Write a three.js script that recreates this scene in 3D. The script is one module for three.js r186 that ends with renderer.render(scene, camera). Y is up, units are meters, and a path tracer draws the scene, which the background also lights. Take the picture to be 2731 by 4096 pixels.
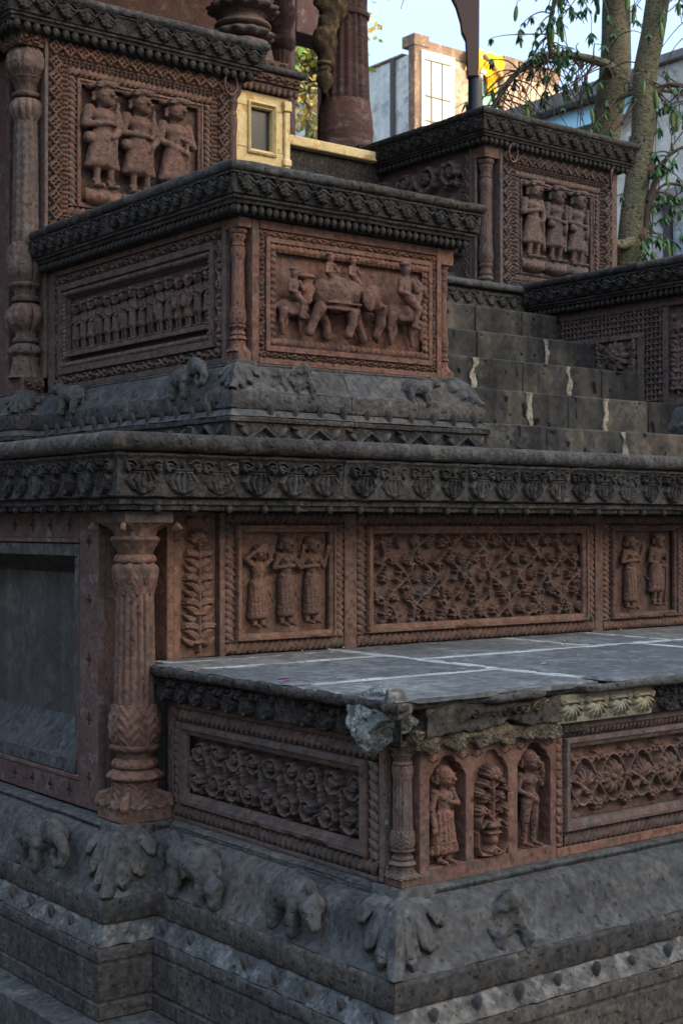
import * as THREE from 'three';
import { mergeGeometries, mergeVertices, toCreasedNormals } from 'three/addons/utils/BufferGeometryUtils.js';
import { RoundedBoxGeometry } from 'three/addons/geometries/RoundedBoxGeometry.js';

// ---------------------------------------------------------------- camera, sky, sun, exposure
const E = 2.3;                                     // eye height above the court; every y below is measured from the eye
const scene = new THREE.Scene();
const camera = new THREE.PerspectiveCamera(39.53, 682 / 1024, 0.05, 400);
const YAW = 52.1 * Math.PI / 180;
camera.position.set(0, E, 0);
camera.lookAt(Math.cos(YAW), E + Math.tan(0.01), -Math.sin(YAW));
camera.focus = 5.0; camera.userData.fStop = 9;
const renderer = new THREE.WebGLRenderer({ antialias: true });
renderer.setSize(682, 1024);
renderer.toneMapping = THREE.LinearToneMapping;
renderer.toneMappingExposure = 2.4;
renderer.shadowMap.enabled = true;
const SUN = new THREE.Vector3(0.45, 0.187, 0.89).normalize();
{
  const W = 512, Hh = 256, d = new Float32Array(W * Hh * 4);
  for (let j = 0; j < Hh; j++) for (let i = 0; i < W; i++) {
    const lon = ((i + 0.5) / W - 0.5) * 2 * Math.PI, lat = ((j + 0.5) / Hh - 0.5) * Math.PI;
    const v = new THREE.Vector3(Math.cos(lat) * Math.cos(lon), Math.sin(lat), Math.cos(lat) * Math.sin(lon));
    const up = Math.max(0, v.y), lum = (1 + 2 * up) / 1.5;      // thin veil of haze: brighter overhead than low down
    let r = 0.305 * lum, g = 0.42 * lum, b = 0.585 * lum;
    const c = Math.max(0, v.dot(SUN)), glow = 0.5 * Math.pow(c, 2) + 2.4 * Math.pow(c, 5) + 2.2 * Math.pow(c, 14);   // wide aureole of a hazy low sun, strengthened as a warm key light
    r += glow * 1.08; g += glow * 0.86; b += glow * 0.58;
    if (v.y < 0) { const k = Math.max(0, 1 + v.y * 6); r = 0.10 + (r - 0.10) * k; g = 0.095 + (g - 0.095) * k; b = 0.09 + (b - 0.09) * k; }
    d.set([r, g, b, 1], (j * W + i) * 4);
  }
  const t = new THREE.DataTexture(d, W, Hh, THREE.RGBAFormat, THREE.FloatType);
  t.mapping = THREE.EquirectangularReflectionMapping; t.minFilter = t.magFilter = THREE.LinearFilter; t.needsUpdate = true;
  scene.background = t; scene.environment = t;
}
const sun = new THREE.DirectionalLight(new THREE.Color(1, 0.86, 0.66), 2.0);
sun.position.copy(SUN).multiplyScalar(70).add(new THREE.Vector3(8, 2, -8)); sun.target.position.set(8, 2, -8);
sun.castShadow = true; sun.shadow.mapSize.set(4096, 4096);
Object.assign(sun.shadow.camera, { left: -45, right: 45, top: 45, bottom: -45, near: 1, far: 160 });
scene.add(sun, sun.target);

// ---------------------------------------------------------------- random numbers and noise
const rng = (s) => () => { s |= 0; s = s + 0x6D2B79F5 | 0; let t = Math.imul(s ^ s >>> 15, 1 | s); t = t + Math.imul(t ^ t >>> 7, 61 | t) ^ t; return ((t ^ t >>> 14) >>> 0) / 4294967296; };
const rnd = rng(77);
const hsh = (x, y, z) => { let h = Math.imul(x, 374761393) + Math.imul(y, 668265263) + Math.imul(z, 2147483647 ^ 61); h = Math.imul(h ^ h >>> 13, 1274126177); return ((h ^ h >>> 16) >>> 0) / 4294967296; };
function n3(x, y, z) {                              // value noise, -1..1
  const X = Math.floor(x), Y = Math.floor(y), Z = Math.floor(z); let a = x - X, b = y - Y, c = z - Z;
  a = a * a * (3 - 2 * a); b = b * b * (3 - 2 * b); c = c * c * (3 - 2 * c);
  const L = (p, q, t) => p + (q - p) * t;
  return 2 * L(L(L(hsh(X, Y, Z), hsh(X + 1, Y, Z), a), L(hsh(X, Y + 1, Z), hsh(X + 1, Y + 1, Z), a), b),
    L(L(hsh(X, Y, Z + 1), hsh(X + 1, Y, Z + 1), a), L(hsh(X, Y + 1, Z + 1), hsh(X + 1, Y + 1, Z + 1), a), b), c) - 1;
}
const fbm = (x, y, z, o = 4) => { let s = 0, a = 0.5; for (let i = 0; i < o; i++) { s += a * n3(x, y, z); x *= 2.03; y *= 2.03; z *= 2.03; a *= 0.5; } return s; };
const lerp = (a, b, t) => a + (b - a) * t, clamp = (x, a = 0, b = 1) => Math.min(b, Math.max(a, x));
const sstep = (a, b, x) => { const t = clamp((x - a) / (b - a)); return t * t * (3 - 2 * t); };

// ---------------------------------------------------------------- tiling textures: colour and grain of the stones
function tiled(N, f, seed) {                       // periodic value noise with f cells per tile
  const g = []; const r = rng(seed); for (let i = 0; i < f * f; i++) g.push(r() * 2 - 1);
  return (u, v) => { const x = u * f, y = v * f, X = Math.floor(x), Y = Math.floor(y); let a = x - X, b = y - Y; a = a * a * (3 - 2 * a); b = b * b * (3 - 2 * b);
    const q = (i, j) => g[((j % f + f) % f) * f + ((i % f + f) % f)]; return lerp(lerp(q(X, Y), q(X + 1, Y), a), lerp(q(X, Y + 1), q(X + 1, Y + 1), a), b); };
}
function layers(N, seed, list) { const L = list.map(([f, a], i) => [tiled(N, f, seed + i * 17), a]); return (u, v) => { let s = 0; for (const [n, a] of L) s += a * n(u, v); return s; }; }
function mapOf(N, fn, srgb) {
  const d = new Uint8Array(N * N * 4);
  for (let j = 0; j < N; j++) for (let i = 0; i < N; i++) { const c = fn(i / N, j / N); d.set([clamp(c[0]) * 255, clamp(c[1]) * 255, clamp(c[2]) * 255, 255], (j * N + i) * 4); }
  const t = new THREE.DataTexture(d, N, N); t.wrapS = t.wrapT = THREE.RepeatWrapping; t.magFilter = THREE.LinearFilter; t.minFilter = THREE.LinearMipmapLinearFilter; t.generateMipmaps = true;
  if (srgb) t.colorSpace = THREE.SRGBColorSpace; t.needsUpdate = true; return t;
}
const toS = (x) => x <= 0.0031308 ? 12.92 * x : 1.055 * Math.pow(x, 1 / 2.4) - 0.055;
const mixc = (a, b, t) => a.map((x, i) => lerp(x, b[i], clamp(t)));
// stone(base, second, speck, seed, period in metres): patches of two tones, fine grain, pits, pale lime specks
function stone({ a, b, c = null, seed, per = 0.9, grain = 0.5, pits = 0.3, lime = 0, limeC = [0.42, 0.42, 0.40], bump = 0.004, rough = 0.9, fine = 96, streak = 0 }) {
  const N = 512, big = layers(N, seed, [[3, 0.5], [6, 0.3], [13, 0.25], [29, 0.15]]), med = layers(N, seed + 5, [[11, 0.5], [23, 0.3], [47, 0.25]]), gr = layers(N, seed + 9, [[Math.round(fine * 0.45), 0.55], [Math.round(fine * 0.9), 0.5]]);
  const pt = layers(N, seed + 31, [[37, 0.6], [61, 0.5]]), lm = layers(N, seed + 47, [[7, 0.6], [17, 0.4], [71, 0.35], [150, 0.2]]);
  const sk = layers(N, seed + 71, [[31, 0.6], [64, 0.4]]), skn = layers(N, seed + 77, [[9, 1]]);
  const col = mapOf(N, (u, v) => {
    let k = mixc(a, b, 0.5 + 0.9 * big(u, v)); if (c) k = mixc(k, c, sstep(0.15, 0.5, med(u, v)));
    if (streak) k = k.map((x) => x * (1 + streak * (sk(u, 0.1) * 0.8 + 0.4 * skn(u, v))));
    let m = 1 + grain * 0.55 * gr(u, v) + 0.18 * med(u, v); m *= 1 - pits * sstep(0.5, 0.75, pt(u, v)); k = k.map((x) => x * m);
    if (lime) k = mixc(k, limeC, lime * sstep(0.42, 0.72, lm(u, v)));
    return k.map(toS);
  }, true);
  const bmp = mapOf(N, (u, v) => { const h = 0.55 + 0.22 * gr(u, v) + 0.16 * med(u, v) - pits * 0.8 * sstep(0.48, 0.75, pt(u, v)); return [h, h, h]; });
  for (const t of [col, bmp]) t.repeat.set(1 / per, 1 / per);
  return new THREE.MeshPhysicalMaterial({ map: col, bumpMap: bmp, bumpScale: bump, roughness: rough, metalness: 0, specularIntensity: 0.22 });
}
const flat = (r, g, b, o = {}) => { const m = new THREE.MeshStandardMaterial({ roughness: 0.85, metalness: 0, ...o }); m.color.setRGB(r, g, b); return m; };
const M = {
  red: stone({ a: [0.138, 0.079, 0.060], b: [0.102, 0.064, 0.051], c: [0.080, 0.061, 0.052], seed: 11, per: 0.8, lime: 0.16, limeC: [0.30, 0.2, 0.165], bump: 0.006, pits: 0.35, grain: 0.75 }),
  redGrey: stone({ a: [0.108, 0.074, 0.064], b: [0.083, 0.063, 0.057], c: [0.070, 0.060, 0.056], seed: 23, per: 0.8, lime: 0.14, limeC: [0.24, 0.2, 0.185], bump: 0.006, pits: 0.35, grain: 0.75 }),
  redBright: stone({ a: [0.150, 0.079, 0.060], b: [0.116, 0.067, 0.053], c: [0.090, 0.063, 0.053], seed: 37, per: 0.9, lime: 0.12, limeC: [0.32, 0.21, 0.17], bump: 0.007, pits: 0.3, grain: 0.8 }),
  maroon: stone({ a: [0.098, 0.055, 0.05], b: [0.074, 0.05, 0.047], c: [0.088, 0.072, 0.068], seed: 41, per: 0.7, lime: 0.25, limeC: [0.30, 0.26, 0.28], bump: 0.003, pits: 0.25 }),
  basalt: stone({ streak: 0.3, a: [0.056, 0.053, 0.051], b: [0.042, 0.040, 0.039], c: [0.066, 0.061, 0.055], seed: 53, per: 0.7, grain: 0.85, pits: 0.5, lime: 0.12, limeC: [0.20, 0.19, 0.17], bump: 0.008, fine: 80 }),
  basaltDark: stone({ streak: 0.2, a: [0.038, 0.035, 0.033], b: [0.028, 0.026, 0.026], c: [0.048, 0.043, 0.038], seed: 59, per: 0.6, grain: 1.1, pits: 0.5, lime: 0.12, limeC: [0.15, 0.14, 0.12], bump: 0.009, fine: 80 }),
  basaltPale: stone({ streak: 0.15, a: [0.069, 0.068, 0.067], b: [0.053, 0.053, 0.053], c: [0.078, 0.075, 0.070], seed: 61, per: 0.8, grain: 0.8, pits: 0.4, lime: 0.12, limeC: [0.25, 0.25, 0.23], bump: 0.007, fine: 80 }),
  ledge: stone({ a: [0.076, 0.076, 0.075], b: [0.055, 0.055, 0.054], c: [0.105, 0.104, 0.10], seed: 67, per: 0.6, grain: 0.8, pits: 0.4, lime: 0.26, limeC: [0.26, 0.26, 0.25], bump: 0.008, fine: 70 }),
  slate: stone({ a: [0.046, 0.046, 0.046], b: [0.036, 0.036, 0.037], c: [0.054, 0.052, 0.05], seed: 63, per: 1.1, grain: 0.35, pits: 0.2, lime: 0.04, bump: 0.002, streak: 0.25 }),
  slab: stone({ a: [0.098, 0.10, 0.102], b: [0.072, 0.074, 0.076], c: [0.118, 0.116, 0.112], seed: 71, per: 1.3, grain: 0.75, pits: 0.3, lime: 0.2, limeC: [0.34, 0.34, 0.33], bump: 0.005, fine: 110, rough: 0.8 }),
  step: stone({ a: [0.049, 0.046, 0.042], b: [0.036, 0.0345, 0.033], c: [0.060, 0.053, 0.043], seed: 73, per: 1.7, grain: 0.7, pits: 0.8, lime: 0.06, bump: 0.008, fine: 110, streak: 0.5 }),
  mortar: stone({ a: [0.34, 0.34, 0.32], b: [0.24, 0.24, 0.225], c: [0.16, 0.157, 0.15], seed: 79, per: 0.4, grain: 0.6, pits: 0.3, bump: 0.006 }),
  drip: stone({ a: [0.25, 0.235, 0.19], b: [0.17, 0.16, 0.13], c: [0.10, 0.092, 0.075], seed: 83, per: 0.3, grain: 0.7, pits: 0.4, bump: 0.008 }),
  cement: stone({ a: [0.115, 0.118, 0.113], b: [0.065, 0.066, 0.063], c: [0.17, 0.175, 0.165], seed: 89, per: 0.35, grain: 1, pits: 0.7, lime: 0.25, bump: 0.014, fine: 60 }),
  rubble: stone({ a: [0.10, 0.08, 0.055], b: [0.06, 0.05, 0.04], c: [0.15, 0.12, 0.08], seed: 97, per: 0.3, grain: 1, pits: 0.7, lime: 0.25, limeC: [0.34, 0.29, 0.2], bump: 0.016, fine: 60 }),
  repair: stone({ a: [0.235, 0.215, 0.155], b: [0.175, 0.16, 0.118], c: [0.12, 0.11, 0.085], seed: 101, per: 0.4, grain: 0.5, pits: 0.4, bump: 0.004 }),
};
// blocks cut from different beds: three tints of every stone
const tints = new Map(); for (const m of Object.values(M)) tints.set(m, [[1, 1, 1], [0.84, 0.86, 0.88], [1.13, 1.08, 1.03], [0.93, 0.97, 1.0]].map(([r, g, b], i) => { if (!i) return m; const c = m.clone(); c.color.setRGB(r, g, b); return c; }));
let tick = 0;

// ---------------------------------------------------------------- scene graph
const taken = {};
function numbered(n) { const k = taken[n] = (taken[n] ?? -1) + 1; return k ? `${n}_${String(k).padStart(3, '0')}` : n; }
const O = new THREE.Object3D();
function thing(name, label, category, [x, y, z] = [0, 0, 0], group) {
  const g = new THREE.Group(); g.name = numbered(name); g.position.set(x, y + E, z); scene.add(g); g.userData = { label, category, kind: 'thing' }; if (group) g.userData.group = group; g.updateMatrixWorld(); return g;
}
const _m = new THREE.Matrix4(), _i = new THREE.Matrix4();
// add a part (or a sub-part); pos is in eye coordinates, ry a turn about the vertical, s a scale
function add(parent, name, geo, mat, pos = [0, 0, 0], ry = 0, s = 1, rx = 0, rz = 0) {
  const tv = tints.get(mat); const m = new THREE.Mesh(geo, tv ? tv[(++tick * 7 + (tick >> 2)) % 4] : mat); m.name = name; m.castShadow = m.receiveShadow = true;
  O.position.set(pos[0], pos[1] + E, pos[2]); O.rotation.set(rx, ry, rz, 'YXZ'); Array.isArray(s) ? O.scale.set(...s) : O.scale.setScalar(s); O.updateMatrix();
  parent.updateWorldMatrix(true, false); _m.copy(_i.copy(parent.matrixWorld).invert()).multiply(O.matrix); _m.decompose(m.position, m.quaternion, m.scale);
  parent.add(m); return m;
}
// the piece of a list that stands nearest a point (pieces carry their own ornaments)
const _b = new THREE.Box3(), _v = new THREE.Vector3();
function nearest(list, [x, y, z]) { if (!list?.length) return null; let best = null, bd = 1e9; for (const m of list) { m.updateWorldMatrix(true, false); if (!m.geometry.boundingBox) m.geometry.computeBoundingBox(); _b.copy(m.geometry.boundingBox).applyMatrix4(m.matrixWorld); const d = _b.distanceToPoint(_v.set(x, y + E, z)); if (d < bd) { bd = d; best = m; } } return best; }
function structure(name, geo, mat, pos = [0, 0, 0]) { const m = add(scene, name, geo, mat, pos); m.userData.kind = 'structure'; return m; }
// wall faces: u runs along the wall (world x or z), v is height, w is out of the wall
const Rface = (c) => ({ p: (u, v, w = 0) => [u, v, c + w], ry: 0 });
const Lface = (c) => ({ p: (u, v, w = 0) => [c - w, v, u], ry: -Math.PI / 2 });
const on = (t, name, geo, mat, f, u, v, w = 0, s = 1) => add(t, name, geo, mat, f.p(u, v, w), f.ry, s);

// ---------------------------------------------------------------- geometry helpers
function gridGeo(nu, nv, fn, uvf) {                // fn(i,j) -> [x,y,z]
  const p = [], uv = [], ix = [];
  for (let j = 0; j < nv; j++) for (let i = 0; i < nu; i++) { const q = fn(i, j); p.push(q[0], q[1], q[2]); const t = uvf(i, j, q); uv.push(t[0], t[1]); }
  for (let j = 0; j < nv - 1; j++) for (let i = 0; i < nu - 1; i++) { const a = j * nu + i; ix.push(a, a + 1, a + nu, a + 1, a + nu + 1, a + nu); }
  return bg(p, uv, ix);
}
function bg(p, uv, ix, normals = true) {
  const g = new THREE.BufferGeometry(); g.setAttribute('position', new THREE.Float32BufferAttribute(p, 3)); if (uv) g.setAttribute('uv', new THREE.Float32BufferAttribute(uv, 2)); g.setIndex(ix); if (normals) g.computeVertexNormals(); return g;
}
// affine texture coordinates in metres: suits any shape with an isotropic grain
function uvAffine(g, ox = 0, oy = 0) {
  const p = g.attributes.position, uv = new Float32Array(p.count * 2);
  for (let i = 0; i < p.count; i++) { uv[2 * i] = p.getX(i) + 0.61 * p.getZ(i) + ox; uv[2 * i + 1] = p.getY(i) + 0.47 * p.getZ(i) + oy; }
  g.setAttribute('uv', new THREE.BufferAttribute(uv, 2)); return g;
}
function uvTri(g) {                                  // smooth normals kept, texture laid on by the direction of each triangle
  const q = g.toNonIndexed(), p = q.attributes.position, uv = new Float32Array(p.count * 2), a = new THREE.Vector3(), b = new THREE.Vector3(), c = new THREE.Vector3();
  for (let i = 0; i < p.count; i += 3) { a.fromBufferAttribute(p, i); b.fromBufferAttribute(p, i + 1).sub(a); c.fromBufferAttribute(p, i + 2).sub(a); b.cross(c); const x = Math.abs(b.x), y = Math.abs(b.y), z = Math.abs(b.z), m = y > x && y > z ? 1 : x > z ? 0 : 2;
    for (let k = i; k < i + 3; k++) { uv[2 * k] = m === 0 ? p.getZ(k) : p.getX(k); uv[2 * k + 1] = m === 1 ? p.getZ(k) : p.getY(k); } }
  q.setAttribute('uv', new THREE.BufferAttribute(uv, 2)); return q;
}
function uvBox(g, ox = 0, oy = 0) {                 // by face direction (call on geometry with split faces)
  if (g.index) g = g.toNonIndexed(); g.computeVertexNormals(); const p = g.attributes.position, n = g.attributes.normal, uv = new Float32Array(p.count * 2);
  for (let i = 0; i < p.count; i++) { const ax = Math.abs(n.getX(i)), ay = Math.abs(n.getY(i)), az = Math.abs(n.getZ(i)), x = p.getX(i), y = p.getY(i), z = p.getZ(i);
    const q = ay >= ax && ay >= az ? [x, z] : ax >= az ? [z, y] : [x, y]; uv[2 * i] = q[0] + ox; uv[2 * i + 1] = q[1] + oy; }
  g.setAttribute('uv', new THREE.BufferAttribute(uv, 2)); return g;
}
// a box between two corners with slightly worn edges, in eye coordinates
let bseed = 3;
function block(x0, x1, y0, y1, z0, z1, r = 0.006, jig = 0) {
  const w = Math.abs(x1 - x0), h = Math.abs(y1 - y0), d = Math.abs(z1 - z0); r = Math.min(r, w / 3, h / 3, d / 3);
  let g = new RoundedBoxGeometry(w, h, d, 1, r); g.deleteAttribute('uv'); g.translate((x0 + x1) / 2, (y0 + y1) / 2, (z0 + z1) / 2);
  const k = ++bseed * 0.371; g = g.index ? g.toNonIndexed() : g; const n = g.attributes.normal.clone(); const q = uvBox(g, k, k * 1.7); q.setAttribute('normal', n); return q;
}
// a worn block: faces divided finely and displaced by noise
function wornBlock(x0, x1, y0, y1, z0, z1, amp = 0.003, cell = 0.03, freq = 9, chip = 0.02) {
  const w = x1 - x0, h = y1 - y0, d = z1 - z0; let g = new THREE.BoxGeometry(w, h, d, Math.max(1, Math.round(w / cell)), Math.max(1, Math.round(h / cell)), Math.max(1, Math.round(d / cell)));
  g.translate((x0 + x1) / 2, (y0 + y1) / 2, (z0 + z1) / 2); const k = ++bseed * 0.371; g.deleteAttribute('uv'); g.deleteAttribute('normal'); g = mergeVertices(g, 1e-4); const p = g.attributes.position;
  for (let i = 0; i < p.count; i++) { let x = p.getX(i), y = p.getY(i), z = p.getZ(i);
    const ex = Math.min(x - x0, x1 - x), ey = Math.min(y - y0, y1 - y), ez = Math.min(z - z0, z1 - z), edge = [ex, ey, ez].filter((t) => t < 1e-3).length;
    const a = n3(x * freq + k, y * freq, z * freq), b = n3(x * freq, y * freq + 9, z * freq + k), c = n3(x * freq + 5, y * freq, z * freq + k);
    if (edge >= 2) { const ch = chip * Math.max(0, 0.25 + fbm(x * 11 + k, y * 11, z * 11)); const s = (e, lo, v, mid) => e < 1e-3 ? Math.sign(mid - v) * ch : 0; x += s(ex, x0, x, (x0 + x1) / 2); y += s(ey, y0, y, (y0 + y1) / 2); z += s(ez, z0, z, (z0 + z1) / 2); }
    p.setXYZ(i, x + a * amp, y + b * amp, z + c * amp); }
  return uvKeep(toCreasedNormals(g, 0.8), k, k * 1.3);
}
// keep given normals while assigning box uv
function uvKeep(g, ox, oy) { const n = g.attributes.normal.clone(); const q = uvBox(g, ox, oy); q.setAttribute('normal', n); return q; }

// ---- a moulding: profile [out, y] carried along a plan path [x, z], mitred at the corners; pieces cut at the joints
function mitre(path) {
  const n = path.map(() => [0, 0]), seg = [];
  for (let i = 0; i < path.length - 1; i++) { const dx = path[i + 1][0] - path[i][0], dz = path[i + 1][1] - path[i][1], l = Math.hypot(dx, dz); seg.push({ t: [dx / l, dz / l], n: [-dz / l, dx / l], l }); }
  for (let i = 0; i < path.length; i++) { const a = seg[i - 1]?.n, b = seg[i]?.n; if (!a || !b) n[i] = a || b; else { const d = 1 + a[0] * b[0] + a[1] * b[1]; n[i] = [(a[0] + b[0]) / d, (a[1] + b[1]) / d]; } }
  return { n, seg };
}
// one run of moulding on segment k of the path between distances s0 and s1 (undefined: to the mitre)
function run(profile, path, k, s0, s1, { step = 0.03, amp = 0.002, freq = 14, chips = 0, crease = 0.7, cap = true, back = -0.05, disp = null, seed = 0 } = {}) {
  const { n, seg } = mitre(path), g = seg[k], A = path[k], full0 = s0 === undefined, full1 = s1 === undefined, a0 = full0 ? 0 : s0, a1 = full1 ? g.l : s1;
  const N = Math.max(2, Math.round((a1 - a0) / step) + 1), P = profile.length, pos = [], uv = [], ix = [];
  const arc = [0]; for (let i = 1; i < P; i++) arc.push(arc[i - 1] + Math.hypot(profile[i][0] - profile[i - 1][0], profile[i][1] - profile[i - 1][1]));
  const at = (s, out, y) => { // blend of mitre offset near the ends
    let x = A[0] + g.t[0] * s, z = A[1] + g.t[1] * s, ox = g.n[0] * out, oz = g.n[1] * out;
    return [x + ox, y, z + oz]; };
  const place = (i, j) => { const [out, y] = profile[j], f = i / (N - 1);
    const e0 = full0 ? (n[k][0] * g.t[0] + n[k][1] * g.t[1]) * out : 0, e1 = full1 ? (n[k + 1][0] * g.t[0] + n[k + 1][1] * g.t[1]) * out : 0;
    const s = lerp(a0 + e0, a1 + e1, f); let q = at(s, out, y), am = amp;
    const u = fbm(q[0] * freq + seed, q[1] * freq, q[2] * freq, 3), v = fbm(q[0] * freq, q[1] * freq + 31, q[2] * freq + seed, 3);
    let o = u * am * 2, dy = v * am * 2;
    if (chips) { const c = fbm(q[0] * 7 + 3, q[1] * 7, q[2] * 7, 4); if (c > 0.16) o -= Math.min(1, (c - 0.16) * 9) * chips; }
    if (disp) { const r = disp(s, arc[j], q); o += r[0]; dy += r[1]; }
    return [q[0] + g.n[0] * o, q[1] + dy, q[2] + g.n[1] * o, s]; };
  for (let i = 0; i < N; i++) for (let j = 0; j < P; j++) { const q = place(i, j); pos.push(q[0], q[1], q[2]); uv.push(q[3] + k * 0.37 + seed, arc[j] + seed * 0.7); }
  for (let i = 0; i < N - 1; i++) for (let j = 0; j < P - 1; j++) { const a = i * P + j; ix.push(a, a + 1, a + P, a + 1, a + P + 1, a + P); }
  let geo = bg(pos, uv, ix, false); geo = crease > 3 ? (geo.computeVertexNormals(), geo) : toCreasedNormals(geo, crease);
  if (cap) { const list = [geo.index ? geo.toNonIndexed() : geo];
    for (const [i, on_, dir] of [[0, !full0 || true, -1], [N - 1, !full1 || true, 1]]) { if (!on_) continue;
      const c2 = profile.map(([o, y]) => new THREE.Vector2(o, y)); const mn = Math.min(...profile.map((p) => p[0]), 0) + back; c2.push(new THREE.Vector2(mn, profile[P - 1][1]), new THREE.Vector2(mn, profile[0][1]));
      const tri = THREE.ShapeUtils.triangulateShape(c2, []); const pp = [], uu = [];
      const pt = (m) => { if (m < P) { const b = (i * P + m) * 3; return [pos[b], pos[b + 1], pos[b + 2]]; } const [o, y] = [c2[m].x, c2[m].y], s = i ? a1 : a0; const e = i ? (full1 ? (n[k + 1][0] * g.t[0] + n[k + 1][1] * g.t[1]) * o : 0) : (full0 ? (n[k][0] * g.t[0] + n[k][1] * g.t[1]) * o : 0); return at(s + e, o, y); };
      for (const t of tri) for (const m of t) { pp.push(...pt(m)); uu.push(c2[m].x + seed, c2[m].y); }
      const cg = new THREE.BufferGeometry(); cg.setAttribute('position', new THREE.Float32BufferAttribute(pp, 3)); cg.setAttribute('uv', new THREE.Float32BufferAttribute(uu, 2)); cg.computeVertexNormals(); list.push(cg); }
    geo = mergeGeometries(list.map((q) => { const w = q.index ? q.toNonIndexed() : q; for (const n_ of Object.keys(w.attributes)) if (!['position', 'normal', 'uv'].includes(n_)) w.deleteAttribute(n_); return w; })); }
  return geo;
}
// a whole moulding: every segment of the path in pieces between joints; cuts[k] lists joint distances
function moulding(t, name, profile, path, mat, cuts = [], o = {}) {
  const out = [];
  for (let k = 0; k < path.length - 1; k++) { if (o.only && !o.only.includes(k)) continue; const c = [undefined, ...(cuts[k] || []), undefined];
    for (let i = 0; i < c.length - 1; i++) out.push(add(t, name, run(profile, path, k, c[i] === undefined ? undefined : c[i] + 0.0015, c[i + 1] === undefined ? undefined : c[i + 1] - 0.0015, { ...o, seed: (o.seed || 0) + i * 1.7 + k * 3.1 }), Array.isArray(mat) ? mat[(i + k) % mat.length] : mat)); }
  return out;
}
const arcPts = (cx, cy, r, a0, a1, n) => Array.from({ length: n + 1 }, (_, i) => { const a = lerp(a0, a1, i / n) * Math.PI / 180; return [cx + r * Math.cos(a), cy + r * Math.sin(a)]; });

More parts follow.
